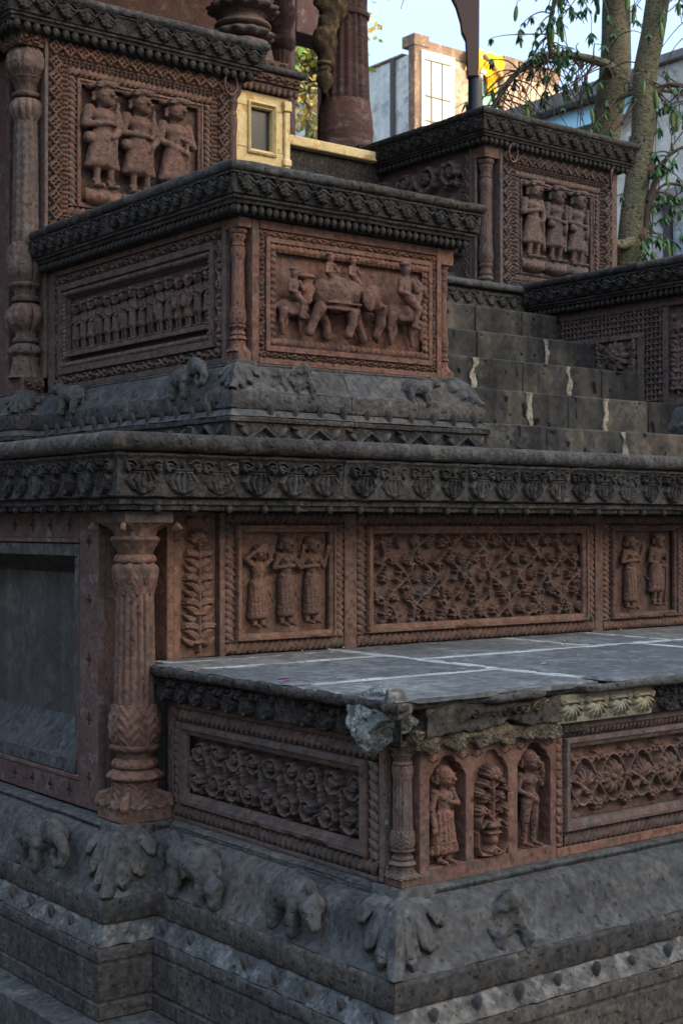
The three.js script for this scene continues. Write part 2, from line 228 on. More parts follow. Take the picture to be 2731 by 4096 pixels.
// ---- carved relief: a height field in metres, drawn with round-backed strokes
class Relief {
  constructor(w, h, c = 0.003) { this.w = w; this.h = h; this.nx = Math.max(2, Math.round(w / c) + 1); this.ny = Math.max(2, Math.round(h / c) + 1); this.dx = w / (this.nx - 1); this.dy = h / (this.ny - 1); this.H = new Float32Array(this.nx * this.ny); }
  put(x0, y0, x1, y1, fn) {
    const i0 = Math.max(0, Math.floor(x0 / this.dx)), i1 = Math.min(this.nx - 1, Math.ceil(x1 / this.dx)), j0 = Math.max(0, Math.floor(y0 / this.dy)), j1 = Math.min(this.ny - 1, Math.ceil(y1 / this.dy));
    for (let j = j0; j <= j1; j++) for (let i = i0; i <= i1; i++) { const k = j * this.nx + i, v = fn(i * this.dx, j * this.dy, this.H[k]); if (v > this.H[k]) this.H[k] = v; }
    return this;
  }
  carve(x0, y0, x1, y1, fn) { const i0 = Math.max(0, Math.floor(x0 / this.dx)), i1 = Math.min(this.nx - 1, Math.ceil(x1 / this.dx)), j0 = Math.max(0, Math.floor(y0 / this.dy)), j1 = Math.min(this.ny - 1, Math.ceil(y1 / this.dy)); for (let j = j0; j <= j1; j++) for (let i = i0; i <= i1; i++) { const k = j * this.nx + i; this.H[k] = fn(i * this.dx, j * this.dy, this.H[k]); } return this; }
  // a stroke along points; rad and hgt are numbers or functions of t in 0..1; rib cuts a groove down the middle
  stroke(pts, rad, hgt, rib = 0, pw = 0.3) {
    const R = typeof rad === 'number' ? () => rad : rad, Hf = typeof hgt === 'number' ? () => hgt : hgt, n = pts.length - 1;
    for (let s = 0; s < n; s++) { const [ax, ay] = pts[s], [bx, by] = pts[s + 1], t0 = s / n, t1 = (s + 1) / n, rr = Math.max(R(t0), R(t1)), dx = bx - ax, dy = by - ay, L = dx * dx + dy * dy || 1e-9;
      this.put(Math.min(ax, bx) - rr, Math.min(ay, by) - rr, Math.max(ax, bx) + rr, Math.max(ay, by) + rr, (x, y) => {
        const f = clamp(((x - ax) * dx + (y - ay) * dy) / L), t = lerp(t0, t1, f), r = R(t), d = Math.hypot(x - ax - f * dx, y - ay - f * dy); if (d >= r) return -1;
        let v = Hf(t) * Math.pow(1 - (d / r) * (d / r), pw); if (rib) v *= 1 - rib * Math.max(0, 1 - d / (0.3 * r)); return v; }); }
    return this;
  }
  leaf(x, y, ang, len, wid, h, bend = 0, rib = 0.35, tip = 0.75) {
    const p = []; let a = ang, px = x, py = y; const n = 9; for (let i = 0; i <= n; i++) { p.push([px, py]); px += Math.cos(a) * len / n; py += Math.sin(a) * len / n; a += bend / n; }
    return this.stroke(p, (t) => wid * Math.pow(Math.sin(Math.PI * Math.pow(clamp(t * 0.93 + 0.05), tip)), 0.8) + 1e-4, (t) => h * (0.55 + 0.45 * Math.sin(Math.PI * t)), rib);
  }
  spiral(cx, cy, r0, r1, a0, turns, wid, h, w1 = wid) { const p = [], n = Math.max(10, Math.round(Math.abs(turns) * 22)); for (let i = 0; i <= n; i++) { const t = i / n, a = a0 + turns * 2 * Math.PI * t, r = lerp(r0, r1, Math.pow(t, 0.8)); p.push([cx + r * Math.cos(a), cy + r * Math.sin(a)]); } return this.stroke(p, (t) => lerp(wid, w1, t), h); }
  dome(x, y, r, h, pw = 0.5) { return this.put(x - r, y - r, x + r, y + r, (a, b) => { const d = Math.hypot(a - x, b - y) / r; return d < 1 ? h * Math.pow(1 - d * d, pw * 0.8) : -1; }); }
  ring(x, y, r, w, h) { return this.put(x - r - w, y - r - w, x + r + w, y + r + w, (a, b) => { const d = (Math.hypot(a - x, b - y) - r) / w; return Math.abs(d) < 1 ? h * Math.sqrt(1 - d * d) : -1; }); }
  flower(x, y, r, n, h, a0 = 0, fat = 0.32) { for (let i = 0; i < n; i++) { const a = a0 + i / n * 2 * Math.PI; this.leaf(x + Math.cos(a) * r * 0.12, y + Math.sin(a) * r * 0.12, a, r * 0.9, r * fat * 6 / Math.max(5, n), h, 0, 0.3, 1.15); } return this.dome(x, y, r * 0.24, h * 1.25); }
  box(x0, y0, x1, y1, h, bev = 0.002) { return this.put(x0, y0, x1, y1, (x, y) => h * clamp(Math.min(x - x0, x1 - x, y - y0, y1 - y) / bev)); }
  weather(amp, f, seed = 0) { for (let j = 0; j < this.ny; j++) for (let i = 0; i < this.nx; i++) { const k = j * this.nx + i, x = i * this.dx, y = j * this.dy; this.H[k] *= 1 - 0.35 * Math.max(0, fbm(x * 5 + seed, y * 5, 1, 3)); this.H[k] += amp * fbm(x * f + seed, y * f, 3.3, 3); } return this; }
  // the carved surface; cut: only where something stands proud of the ground
  geo(cut = 0, ox = 0, oy = 0) {
    const p = [], uv = [], ix = [], { nx, ny, H } = this; let map = null, n = 0;
    if (cut) { map = new Int32Array(nx * ny).fill(-1); }
    const vid = (k) => { if (!cut) return k; if (map[k] < 0) { map[k] = n++; emit(k); } return map[k]; };
    const emit = (k) => { const i = k % nx, j = (k - i) / nx, x = i * this.dx, y = j * this.dy; p.push(x, y, cut && H[k] < cut ? -0.004 : H[k] * 2.3); uv.push(x + ox, y + oy); };
    if (!cut) for (let k = 0; k < nx * ny; k++) emit(k);
    for (let j = 0; j < ny - 1; j++) for (let i = 0; i < nx - 1; i++) { const a = j * nx + i; if (cut && Math.max(H[a], H[a + 1], H[a + nx], H[a + nx + 1]) < cut) continue; const q = [vid(a), vid(a + 1), vid(a + nx), vid(a + nx + 1)]; ix.push(q[0], q[1], q[2], q[1], q[3], q[2]); }
    return bg(p, uv, ix);
  }
}
// ---- rounded bodies: signed distances joined smoothly and meshed with surface nets
const V = (x, y, z) => [x, y, z];
function cap(a, b, ra, rb = ra, k = 0.02) { return { t: 0, a, b, ra, rb, k, lo: [0, 1, 2].map((i) => Math.min(a[i], b[i]) - Math.max(ra, rb)), hi: [0, 1, 2].map((i) => Math.max(a[i], b[i]) + Math.max(ra, rb)) }; }
function ell(c, r, k = 0.02, rot = 0) { const m = Math.max(...r); return { t: 1, c, r, k, cs: Math.cos(rot), sn: Math.sin(rot), lo: c.map((v) => v - m), hi: c.map((v) => v + m) }; }
const chain = (pts, rs, k) => pts.slice(1).map((p, i) => cap(pts[i], p, rs[i], rs[i + 1], k));
function sdf(prims) {
  return (x, y, z) => { let d = 1e3;
    for (const q of prims) { let e;
      if (q.t === 0) { const { a, b } = q, bx = b[0] - a[0], by = b[1] - a[1], bz = b[2] - a[2], l = bx * bx + by * by + bz * bz || 1e-9, f = clamp(((x - a[0]) * bx + (y - a[1]) * by + (z - a[2]) * bz) / l), px = x - a[0] - f * bx, py = y - a[1] - f * by, pz = z - a[2] - f * bz; e = Math.sqrt(px * px + py * py + pz * pz) - lerp(q.ra, q.rb, f); }
      else { let px = x - q.c[0], py = y - q.c[1]; const pz = z - q.c[2], xx = px * q.cs + py * q.sn, yy = -px * q.sn + py * q.cs, r = q.r, k0 = Math.hypot(xx / r[0], yy / r[1], pz / r[2]), k1 = Math.hypot(xx / r[0] ** 2, yy / r[1] ** 2, pz / r[2] ** 2) || 1e-9; e = k0 * (k0 - 1) / k1; }
      const k = q.k, h = Math.max(k - Math.abs(d - e), 0) / k; d = Math.min(d, e) - h * h * k * 0.25; }
    return d; };
}
function nets(f, lo, hi, c) {
  const n = lo.map((v, i) => Math.ceil((hi[i] - v) / c) + 2), [nx, ny, nz] = n, val = new Float32Array(nx * ny * nz); let q = 0;
  for (let k = 0; k < nz; k++) for (let j = 0; j < ny; j++) for (let i = 0; i < nx; i++) val[q++] = f(lo[0] + (i - 0.5) * c, lo[1] + (j - 0.5) * c, lo[2] + (k - 0.5) * c);
  const id = new Int32Array(nx * ny * nz).fill(-1), p = [], ix = [], S = [1, nx, nx * ny];
  const cor = []; for (let m = 0; m < 8; m++) cor.push((m & 1) * S[0] + (m >> 1 & 1) * S[1] + (m >> 2) * S[2]);
  for (let k = 0; k < nz - 1; k++) for (let j = 0; j < ny - 1; j++) for (let i = 0; i < nx - 1; i++) { const b = i + j * S[1] + k * S[2]; let mask = 0; for (let m = 0; m < 8; m++) if (val[b + cor[m]] < 0) mask |= 1 << m; if (!mask || mask === 255) continue;
    let x = 0, y = 0, z = 0, e = 0; for (let m = 0; m < 8; m++) for (let ax = 0; ax < 3; ax++) { if (m >> ax & 1) continue; const o = m | 1 << ax; if ((mask >> m & 1) === (mask >> o & 1)) continue; const v0 = val[b + cor[m]], v1 = val[b + cor[o]], t = v0 / (v0 - v1); x += (m & 1) + (ax === 0 ? t : 0); y += (m >> 1 & 1) + (ax === 1 ? t : 0); z += (m >> 2) + (ax === 2 ? t : 0); e++; }
    id[b] = p.length / 3; p.push(lo[0] + (i - 0.5 + x / e) * c, lo[1] + (j - 0.5 + y / e) * c, lo[2] + (k - 0.5 + z / e) * c); }
  for (let k = 1; k < nz - 1; k++) for (let j = 1; j < ny - 1; j++) for (let i = 1; i < nx - 1; i++) { const b = i + j * S[1] + k * S[2], s0 = val[b] < 0;
    for (let ax = 0; ax < 3; ax++) { const s1 = val[b + S[ax]] < 0; if (s0 === s1) continue; const u = S[(ax + 1) % 3], v = S[(ax + 2) % 3], a = id[b], d = id[b - u], e = id[b - u - v], g = id[b - v]; if (a < 0 || d < 0 || e < 0 || g < 0) continue; s0 ? ix.push(a, d, e, a, e, g) : ix.push(a, e, d, a, g, e); } }
  return uvTri(bg(p, null, ix));
}
function body(prims, c, mod) { // mesh a list of primitives
  const lo = [1e9, 1e9, 1e9], hi = [-1e9, -1e9, -1e9]; for (const q of prims) for (let i = 0; i < 3; i++) { lo[i] = Math.min(lo[i], q.lo[i]); hi[i] = Math.max(hi[i], q.hi[i]); }
  const f = sdf(prims); return nets(mod ? (x, y, z) => f(x, y, z) + mod(x, y, z) : f, lo.map((v) => v - 2 * c), hi.map((v) => v + 2 * c), c);
}
// ---- turned shapes with carved flutes: rings of [r, y]; mod(theta, y, t) scales the radius
function turned(prof, seg = 48, mod = null, sub = 1) {
  const pr = []; for (let i = 0; i < prof.length - 1; i++) for (let s = 0; s < sub; s++) pr.push([lerp(prof[i][0], prof[i + 1][0], s / sub), lerp(prof[i][1], prof[i + 1][1], s / sub)]); pr.push(prof[prof.length - 1]);
  const arc = [0]; for (let i = 1; i < pr.length; i++) arc.push(arc[i - 1] + Math.hypot(pr[i][0] - pr[i - 1][0], pr[i][1] - pr[i - 1][1]));
  const y0 = pr[0][1], y1 = pr[pr.length - 1][1];
  return gridGeo(seg + 1, pr.length, (i, j) => { const th = i / seg * 2 * Math.PI, [r, y] = pr[j], q = r * (mod ? mod(th, y, (y - y0) / (y1 - y0 || 1)) : 1); return [q * Math.sin(th), y, q * Math.cos(th)]; }, (i, j) => [i / seg * 2 * Math.PI * 0.08, arc[j]]);
}
// ---------------------------------------------------------------- shared ornaments
// a rectangular frame moulding in its own plane: prof lists [inset from the outer edge, height]
function frameGeo(w, h, prof, seed = 0, amp = 0.0015, chip = 0.006, cell = 0.02) {
  const list = [], P = prof.length;
  const sides = [[[0, 0], [w, 0], 1], [[w, 0], [w, h], 1], [[w, h], [0, h], 1], [[0, h], [0, 0], 1]];
  sides.forEach(([A, B], k) => { const L = Math.hypot(B[0] - A[0], B[1] - A[1]), t = [(B[0] - A[0]) / L, (B[1] - A[1]) / L], n = [-t[1], t[0]], N = Math.max(2, Math.round(L / cell) + 1);
    const pos = [], uv = [], ix = [];
    for (let i = 0; i < N; i++) for (let j = 0; j < P; j++) { const [d, z] = prof[j], s = lerp(d, L - d, i / (N - 1)); let x = A[0] + t[0] * s + n[0] * d, y = A[1] + t[1] * s + n[1] * d, zz = z;
      const q = fbm(x * 9 + seed, y * 9 + seed * 0.7, d * 20, 4); zz += fbm(x * 30 + seed, y * 30, 2, 2) * amp; if (z > 0 && q > 0.2) zz -= Math.min(1, (q - 0.2) * 8) * chip * (z > 0.004 ? 1 : 0);
      pos.push(x, y, zz); uv.push(s + k * 0.3 + seed, d + k * 0.2); }
    for (let i = 0; i < N - 1; i++) for (let j = 0; j < P - 1; j++) { const a = i * P + j; ix.push(a, a + P, a + 1, a + 1, a + P, a + P + 1); }
    list.push(toCreasedNormals(bg(pos, uv, ix, false), 0.6)); });
  return mergeGeometries(list);
}
const rollFrame = (b = 0.012, z = 0.012) => [[0, -0.01], [0, z * 0.6], [b * 0.25, z], [b, z * 1.05], [b * 1.15, z * 0.55], [b * 1.5, z * 0.5], [b * 2.2, z * 0.1], [b * 2.3, -0.012]];
// a strip of slanting acanthus leaves, w long and h high; dir slants them; curl hooks the tips
function leafStrip(w, h, pitch, { hgt = 0.009, slant = 0.9, seed = 0, c = 0.0032 } = {}) {
  const r = new Relief(w, h, c), n = Math.max(1, Math.round(w / pitch)), p = w / n;
  for (let i = -1; i <= n; i++) { const x = (i + 0.5) * p; r.leaf(x - slant * p * 0.5, h * 0.04, Math.PI / 2 - 0.35 * slant, h * 1.05, p * 0.52, hgt, -0.9 * slant, 0.5, 0.7); r.dome(x + slant * p * 0.35, h * 0.86, p * 0.22, hgt * 0.9); }
  return r.weather(0.0012, 40, seed);
}
function vineStrip(w, h, pitch, { hgt = 0.009, seed = 0, c = 0.0035 } = {}) { // a waving stem with flowers in its bends
  const r = new Relief(w, h, c), n = Math.max(2, Math.round(w / pitch)), p = w / n, pts = [];
  for (let i = 0; i <= n * 14; i++) { const x = i / 14 * p; pts.push([x, h * 0.5 + Math.sin(x / p * Math.PI) * h * 0.3]); }
  r.stroke(pts, h * 0.08, hgt * 0.8);
  for (let i = 0; i < n; i++) { const x = (i + 0.5) * p, up = i % 2 ? 1 : -1, cy = h * 0.5 + up * h * 0.14; r.flower(x, cy, h * 0.25, 5, hgt, i);
    for (const s of [-1, 1]) r.leaf(x + s * p * 0.28, h * 0.5 - up * h * 0.05, up * (Math.PI / 2) + s * 0.7, h * 0.42, h * 0.11, hgt * 0.9, s * 0.8);
    r.leaf(x + p * 0.1, h * 0.5 - up * h * 0.34, s2(up), p * 0.5, h * 0.12, hgt * 0.9, up * 0.9); }
  return r.weather(0.001, 40, seed);
  function s2(u) { return u > 0 ? 0.3 : -0.3; }
}
function diamondStrip(w, h, pitch, { hgt = 0.008, seed = 0, c = 0.004 } = {}) { // lozenges with a four petalled flower
  const r = new Relief(w, h, c), n = Math.max(1, Math.round(w / pitch)), p = w / n, b = h * 0.055;
  for (let i = 0; i < n; i++) { const x = (i + 0.5) * p, q = (s, t) => [x + s * p * 0.5, h / 2 + t * h * 0.46];
    for (const k of [1, 0.72]) r.stroke([q(-k, 0), q(0, k), q(k, 0), q(0, -k), q(-k, 0)], b, hgt);
    r.flower(x, h / 2, h * 0.24, 4, hgt * 1.1, Math.PI / 4, 0.28); for (const s of [-1, 1]) for (const t of [-1, 1]) r.leaf(...q(s * 0.95, t * 0.95), Math.atan2(-t, -s * 0.6), h * 0.2, h * 0.07, hgt * 0.8); }
  return r.weather(0.001, 40, seed);
}
function dentStrip(w, h, pitch, hgt = 0.008) { const r = new Relief(w, h, 0.004), n = Math.max(1, Math.round(w / pitch)), p = w / n; for (let i = 0; i < n; i++) for (const k of [0.27, 0.73]) r.box(i * p + p * 0.18, h * (k - 0.17), (i + 1) * p - p * 0.18, h * (k + 0.17), hgt, 0.003); return r; }
function ropeStrip(w, h, pitch, { hgt = 0.012, lean = 0.8, c = 0.0035, seed = 0 } = {}) { const r = new Relief(w, h, c), n = Math.max(2, Math.round(w / pitch)), p = w / n; for (let i = -1; i <= n; i++) r.stroke([[i * p, 0], [i * p + lean * p * 0.6, h * 0.5], [i * p + lean * p, h]], p * 0.5, (t) => hgt * (0.55 + 0.45 * Math.sin(Math.PI * t)), 0.25); return r.weather(0.001, 30, seed); }
// the hanging palmette of the cornices, about 1 high: volutes over a fan of drooping leaves
function palmetteGeo(w, h, hgt, kind = 0, seed = 0, c = 0.0032) {
  const r = new Relief(w, h, c), X = (t) => w * (0.5 + t / 2), Y = (t) => h * t;
  if (kind === 0) { // two volutes on a strap, a heart of ribbed leaves hanging below
    r.put(0, 0, w, h, (x, y) => { const t = (y / h - 0.03) / 0.6; if (t < 0 || t > 1) return -1; const hw = w * 0.5 * (t < 0.22 ? lerp(0.12, 0.58, t / 0.22) : t < 0.62 ? lerp(0.58, 0.86, (t - 0.22) / 0.4) : lerp(0.86, 0.5, (t - 0.62) / 0.38)), d = Math.abs(x - w / 2) / hw; if (d > 1) return -1; const gr = (c) => 1 - 0.6 * Math.exp(-Math.pow((d - c) / 0.075, 2)); return hgt * 0.85 * Math.pow(1 - Math.pow(d, 5), 0.35) * gr(0.22) * gr(0.58) * (0.75 + 0.25 * t); });
    for (const s of [-1, 1]) { r.spiral(X(s * 0.7), Y(0.78), w * 0.02, w * 0.1, Math.PI * (s > 0 ? 0 : 1), -s * 1.25, w * 0.036, hgt * 0.85); r.stroke([[X(s * 0.9), Y(0.8)], [X(s * 0.86), Y(0.95)], [X(s * 0.6), Y(0.98)], [X(s * 0.36), Y(0.88)]], w * 0.03, hgt * 0.7); }
    for (const q of [0.64, 0.71]) r.stroke([[X(-0.46), Y(q)], [X(0.46), Y(q)]], h * 0.028, hgt * 0.85); r.leaf(X(0), Y(0.16), -Math.PI / 2, h * 0.16, w * 0.05, hgt * 0.9, 0, 0); r.leaf(X(0), Y(0.78), Math.PI / 2, h * 0.2, w * 0.045, hgt * 0.7, 0, 0);
  } else { // broad: a shell of layered drooping leaves
    for (const s of [-1, 1]) { r.spiral(X(s * 0.78), Y(0.82), w * 0.02, w * 0.11, Math.PI * (s > 0 ? 0 : 1), -s * 1.2, w * 0.035, hgt * 0.9);
      for (let k = 0; k < 3; k++) r.stroke([[X(s * 0.05), Y(0.74 - k * 0.2)], [X(s * (0.36 - k * 0.06)), Y(0.62 - k * 0.19)], [X(s * (0.72 - k * 0.17)), Y(0.5 - k * 0.14)], [X(s * (0.86 - k * 0.22)), Y(0.62 - k * 0.14)]], (t) => w * (0.095 - 0.045 * t), hgt * (1 - 0.1 * k)); }
    r.stroke([[X(-0.62), Y(0.9)], [X(0.62), Y(0.9)]], h * 0.045, hgt * 0.8); r.leaf(X(0), Y(0.72), -Math.PI / 2, h * 0.72, w * 0.12, hgt * 1.1, 0, 0.3);
  }
  for (let k = 0; k < r.H.length; k++) if (r.H[k] > 0) r.H[k] = Math.max(0.0012, r.H[k] * (1 + 0.3 * fbm((k % r.nx) * 0.12 + seed, Math.floor(k / r.nx) * 0.12, seed, 3)));
  return r.geo(0.001, seed * 0.37, seed * 0.23).translate(-w / 2, 0, 0);
}
const palmTall = [0, 1, 2, 3].map((s) => palmetteGeo(0.155, 0.135, s === 3 ? 0.009 : 0.0145, 0, s * 3.7 + 1));
const palmBroad = [0, 1, 2].map((s) => palmetteGeo(0.11, 0.09, 0.0095, 1, s * 5.1 + 2));
// hanging drops: a bud under a small collar
const dropGeo = turned([[0.004, 0.052], [0.011, 0.05], [0.012, 0.044], [0.008, 0.041], [0.015, 0.034], [0.019, 0.022], [0.017, 0.011], [0.010, 0.002], [0.0005, -0.004]].reverse(), 10, null, 1);
// rows of a motif along a face; the piece standing over each joint is skipped if out of the run
function row(t, name, geos, mat, f, u0, u1, pitch, v, w, s = 1, skip = null) { const host = Array.isArray(t) ? t : null; const n = Math.max(1, Math.round((u1 - u0) / pitch)), p = (u1 - u0) / n; for (let i = 0; i < n; i++) { const u = u0 + (i + 0.5) * p; if (skip && skip(u, i)) continue; if (name === 'palmette' && rnd() < 0.03) continue; const j = () => 0.95 + rnd() * 0.1, q = Array.isArray(s) ? s : [s, s, s]; const m = on(host ? nearest(host, f.p(u, v, w)) : t, name, geos[(i * 7 + (i >> 1)) % geos.length], Array.isArray(mat) ? mat[i % mat.length] : mat, f, u + (rnd() - 0.5) * 0.006, v, w, [q[0] * j(), q[1] * j(), q[2] * (0.75 + rnd() * 0.4)]); m.rotateZ((rnd() - 0.5) * 0.05); } }
// a panel: leaf border, moulded frame, sunk field. Outer rectangle u0..u1, v0..v1 on face f.
function framed(t, f, u0, u1, v0, v1, { bw = 0.045, border = 'leaf', mat = M.red, fieldMat = mat, frameMat = mat, depth = 0.03, fb = 0.013, pitch = 0.026, field = null, ground = true, seed = 1, lift = 0 } = {}) {
  const mk = (w, h, s) => border === 'leaf' ? leafStrip(w, h, pitch, { seed: s }) : border === 'vine' ? vineStrip(w, h, pitch, { seed: s }) : border === 'diamond' ? diamondStrip(w, h, pitch, { seed: s }) : ropeStrip(w, h, pitch, { seed: s });
  const W = u1 - u0, Hh = v1 - v0;
  if (bw) { const put = (w, rz, u, v, s) => add(t, 'carved_border', mk(w, bw, s).geo(0, s, s * 0.6), mat, f.p(u, v, lift - 0.014), f.ry, 1, 0, rz);
    put(W, 0, u0, v0, seed); put(W, Math.PI, u1, v1, seed + 1); put(Hh - 2 * bw, Math.PI / 2, u1, v0 + bw, seed + 2); put(Hh - 2 * bw, -Math.PI / 2, u0, v1 - bw, seed + 3); }
  const a = u0 + bw, b = u1 - bw, c = v0 + bw, d = v1 - bw;
  on(t, 'frame_moulding', frameGeo(b - a, d - c, rollFrame(fb, 0.018), seed), frameMat, f, a, c, lift);
  const e = fb * 2.1; if (ground) { const r = field ? field(b - a - 2 * e, d - c - 2 * e) : new Relief(b - a - 2 * e, d - c - 2 * e, 0.02).weather(0.0012, 12, seed); on(t, field ? 'carved_field' : 'panel_ground', r.geo(0, seed * 0.3, seed * 0.7), fieldMat, f, a + e, c + e, lift - depth); }
  return { u0: a + e, u1: b - e, v0: c + e, v1: d - e };
}
const slabOn = (t, name, f, u0, u1, v0, v1, w0, w1, mat, r = 0.004) => { // a flat stone of the facing, from depth w0 to w1
  const p = f.p(u0, v0, w0), q = f.p(u1, v1, w1); return add(t, name, block(Math.min(p[0], q[0]), Math.max(p[0], q[0]), v0, v1, Math.min(p[2], q[2]), Math.max(p[2], q[2]), r), mat); };
// ---------------------------------------------------------------- carved fields
function arabesque(w, h, c = 0.0034) { // crossing families of waving vines, dense with flowers, buds and hooked leaves
  const r = new Relief(w, h, c), px = h * 0.46, R = rng(5), hg = 0.014;
  for (let k = -3; k < w / px + 3; k++) for (const s of [-1, 1]) { const pts = []; for (let i = 0; i <= 48; i++) { const t = i / 48; pts.push([k * px + s * (t - 0.5) * px * 1.6 + Math.sin(t * Math.PI * 4 + k) * px * 0.13, t * h]); } r.stroke(pts, h * 0.0185, hg);
    for (let i = 2; i < 48; i += 4) { const [x, y] = pts[i], a = Math.PI / 2 + s * 0.6 + (i % 8 < 4 ? 1.2 : -1.2), q = i % 8 < 4 ? 1 : -1; r.stroke([[x, y], [x + Math.cos(a) * 0.017, y + Math.sin(a) * 0.017], [x + Math.cos(a + q * 0.8) * 0.03, y + Math.sin(a + q * 0.8) * 0.03], [x + Math.cos(a + q * 1.4) * 0.025, y + Math.sin(a + q * 1.4) * 0.025]], (t) => 0.0082 - 0.003 * t, hg); } }
  const cols = Math.round(w / (px * 0.44)); for (let i = 0; i <= cols; i++) for (let j = 0; j < 5; j++) { const x = (i + (j % 2 ? 0.5 : 0)) * w / cols + (R() - 0.5) * 0.01, y = (j + 0.5) * h / 5 + (R() - 0.5) * 0.008, q = (i + 2 * j) % 4;
    if (q === 0) { r.ring(x, y, 0.021, 0.0065, hg * 0.95); r.flower(x, y, 0.019, 6, hg * 1.1, R()); } else if (q === 1) r.flower(x, y, 0.026, 6, hg * 1.15, R() * 3, 0.36); else if (q === 2) { const a = R() * 6; for (const d of [-0.6, 0, 0.6]) r.leaf(x, y, a + d, 0.03, 0.0085, hg, d); r.dome(x, y, 0.01, hg * 1.1); } else { r.flower(x, y, 0.022, 8, hg * 1.05, R()); r.leaf(x + 0.012, y - 0.01, -0.6, 0.03, 0.01, hg * 0.9, 1); } }
  return r.weather(0.0012, 30, 2);
}
function acanthusCurl(r, x, y, R, s, a0, h) { // a curling stem with feathered leaves and a bud at its heart
  r.spiral(x, y, R * 0.96, R * 0.26, a0, s * 1.3, R * 0.12, h, R * 0.1);
  for (let i = 0; i < 7; i++) { const t = i / 7, a = a0 + s * (0.5 + t * 6.4), q = R * (0.9 - t * 0.45); r.leaf(x + Math.cos(a) * q, y + Math.sin(a) * q, a + Math.PI * 0.62 * s, R * (0.62 - t * 0.22), R * 0.15, h * 1.05, s * 1.5, 0.45); if (i < 4) r.leaf(x + Math.cos(a) * q, y + Math.sin(a) * q, a + s * 0.7, R * 0.42, R * 0.13, h * 0.95, s * 1.2, 0.4); }
  r.flower(x, y, R * 0.3, 5, h * 1.15, a0, 0.42);
}
function scrollwork(w, h, c = 0.003, rows = 2, hgt = 0.017) {
  const r = new Relief(w, h, c), R = h / rows * 0.49, n = Math.round(w / (R * 2.02)), p = w / n;
  for (let j = 0; j < rows; j++) for (let i = 0; i < n; i++) { const s = (i + j) % 2 ? 1 : -1; acanthusCurl(r, (i + 0.5 + (j % 2 ? 0.12 : -0.12)) * p, (j + 0.5) * h / rows, R * (0.95 + 0.1 * ((i * 7 + j * 3) % 3 - 1) * 0.5), s, (s > 0 ? Math.PI : 0) + 0.35 * ((i * 5 + j) % 3 - 1), hgt); }
  for (let i = 0; i <= n; i++) { r.leaf(i * p, h * 0.5, Math.PI / 2, R * 0.7, R * 0.16, hgt, 0.4); r.leaf(i * p, h * 0.5, -Math.PI / 2, R * 0.7, R * 0.16, hgt, 0.4); r.dome(i * p, h * 0.5, R * 0.18, hgt); }
  return r.weather(0.001, 30, 4);
}
function floral(w, h, c = 0.003) { // daisies and fans among looping stems
  const r = new Relief(w, h, c), R = rng(9), p = h * 0.62, n = Math.round(w / p), q = w / n;
  for (const s of [0, 1]) { const pts = []; for (let i = 0; i <= n * 16; i++) { const x = i / 16 * q; pts.push([x, h * (0.5 + 0.33 * Math.sin(x / q * Math.PI + s * Math.PI))]); } r.stroke(pts, 0.0062, 0.013); }
  for (let i = 0; i < n; i++) { const x = (i + 0.5) * q; i % 2 ? r.flower(x, h * 0.5, h * 0.24, 12, 0.016, 0.2, 0.42) : (() => { for (let k = 0; k < 7; k++) r.leaf(x, h * 0.42, Math.PI / 2 + (k - 3) * 0.34, h * 0.3, 0.008, 0.016, (k - 3) * 0.12, 0.2); r.dome(x, h * 0.4, 0.013, 0.018); for (const k of [-1, 1]) r.leaf(x, h * 0.4, -Math.PI / 2 + k * 0.8, h * 0.24, 0.011, 0.014, k * 1.2); })(); }
  for (let i = 0; i <= n; i++) for (const [y, k] of [[0.16, 1], [0.84, -1], [0.5, 1]]) { const x = i * q + (R() - 0.5) * 0.01; r.flower(x, h * y, h * 0.095, 6, 0.014, R(), 0.34); for (const s of [-1, 1]) { r.leaf(x + s * 0.016, h * y, s > 0 ? 0.5 * k : Math.PI - 0.5 * k, 0.042, 0.009, 0.014, s * k * 1.3); r.spiral(x + s * q * 0.27, h * (y + 0.06 * k), 0.014, 0.004, R() * 6, s * 1.1, 0.0045, 0.013); } }
  return r.weather(0.001, 30, 6);
}
function candelabrum(w, h, c = 0.003) { // a tall plant of paired leaves rising from a vase
  const r = new Relief(w, h, c), x = w / 2, hg = 0.013; r.stroke([[x, h * 0.04], [x, h * 0.86]], 0.008, hg);
  for (let i = 0; i < 8; i++) { const y = h * (0.1 + i * 0.085), L = w * (0.44 - 0.012 * i); for (const s of [-1, 1]) { r.leaf(x, y, Math.PI / 2 - s * (0.55 + (i % 2) * 0.25), L * 1.2, w * 0.105, hg * 1.1, -s * (i % 2 ? 1.5 : 0.9), 0.35); if (i % 2) r.spiral(x + s * L * 0.82, y + h * 0.035, 0.004, w * 0.075, 0, s * 1.1, 0.005, hg); else r.leaf(x + s * 0.01, y - 0.005, Math.PI / 2 - s * 1.6, L * 1.0, w * 0.09, hg, s * 0.9); } }
  r.stroke([[x - w * 0.16, h * 0.3], [x + w * 0.16, h * 0.3]], 0.008, hg * 1.2); r.stroke([[x - w * 0.13, h * 0.1], [x + w * 0.13, h * 0.1]], 0.009, hg * 1.2);
  for (let i = 0; i < 7; i++) r.leaf(x, h * 0.8, Math.PI / 2 + (i - 3) * 0.42, w * 0.36, w * 0.075, hg * 1.1, 0, 0.3); r.flower(x, h * 0.8, w * 0.12, 6, hg * 1.4); for (const s of [-1, 1]) r.leaf(x + s * w * 0.3, h * 0.93, Math.PI / 2 + s * 0.3, h * 0.06, w * 0.08, hg * 0.8, s);
  return r.weather(0.001, 30, 8);
}
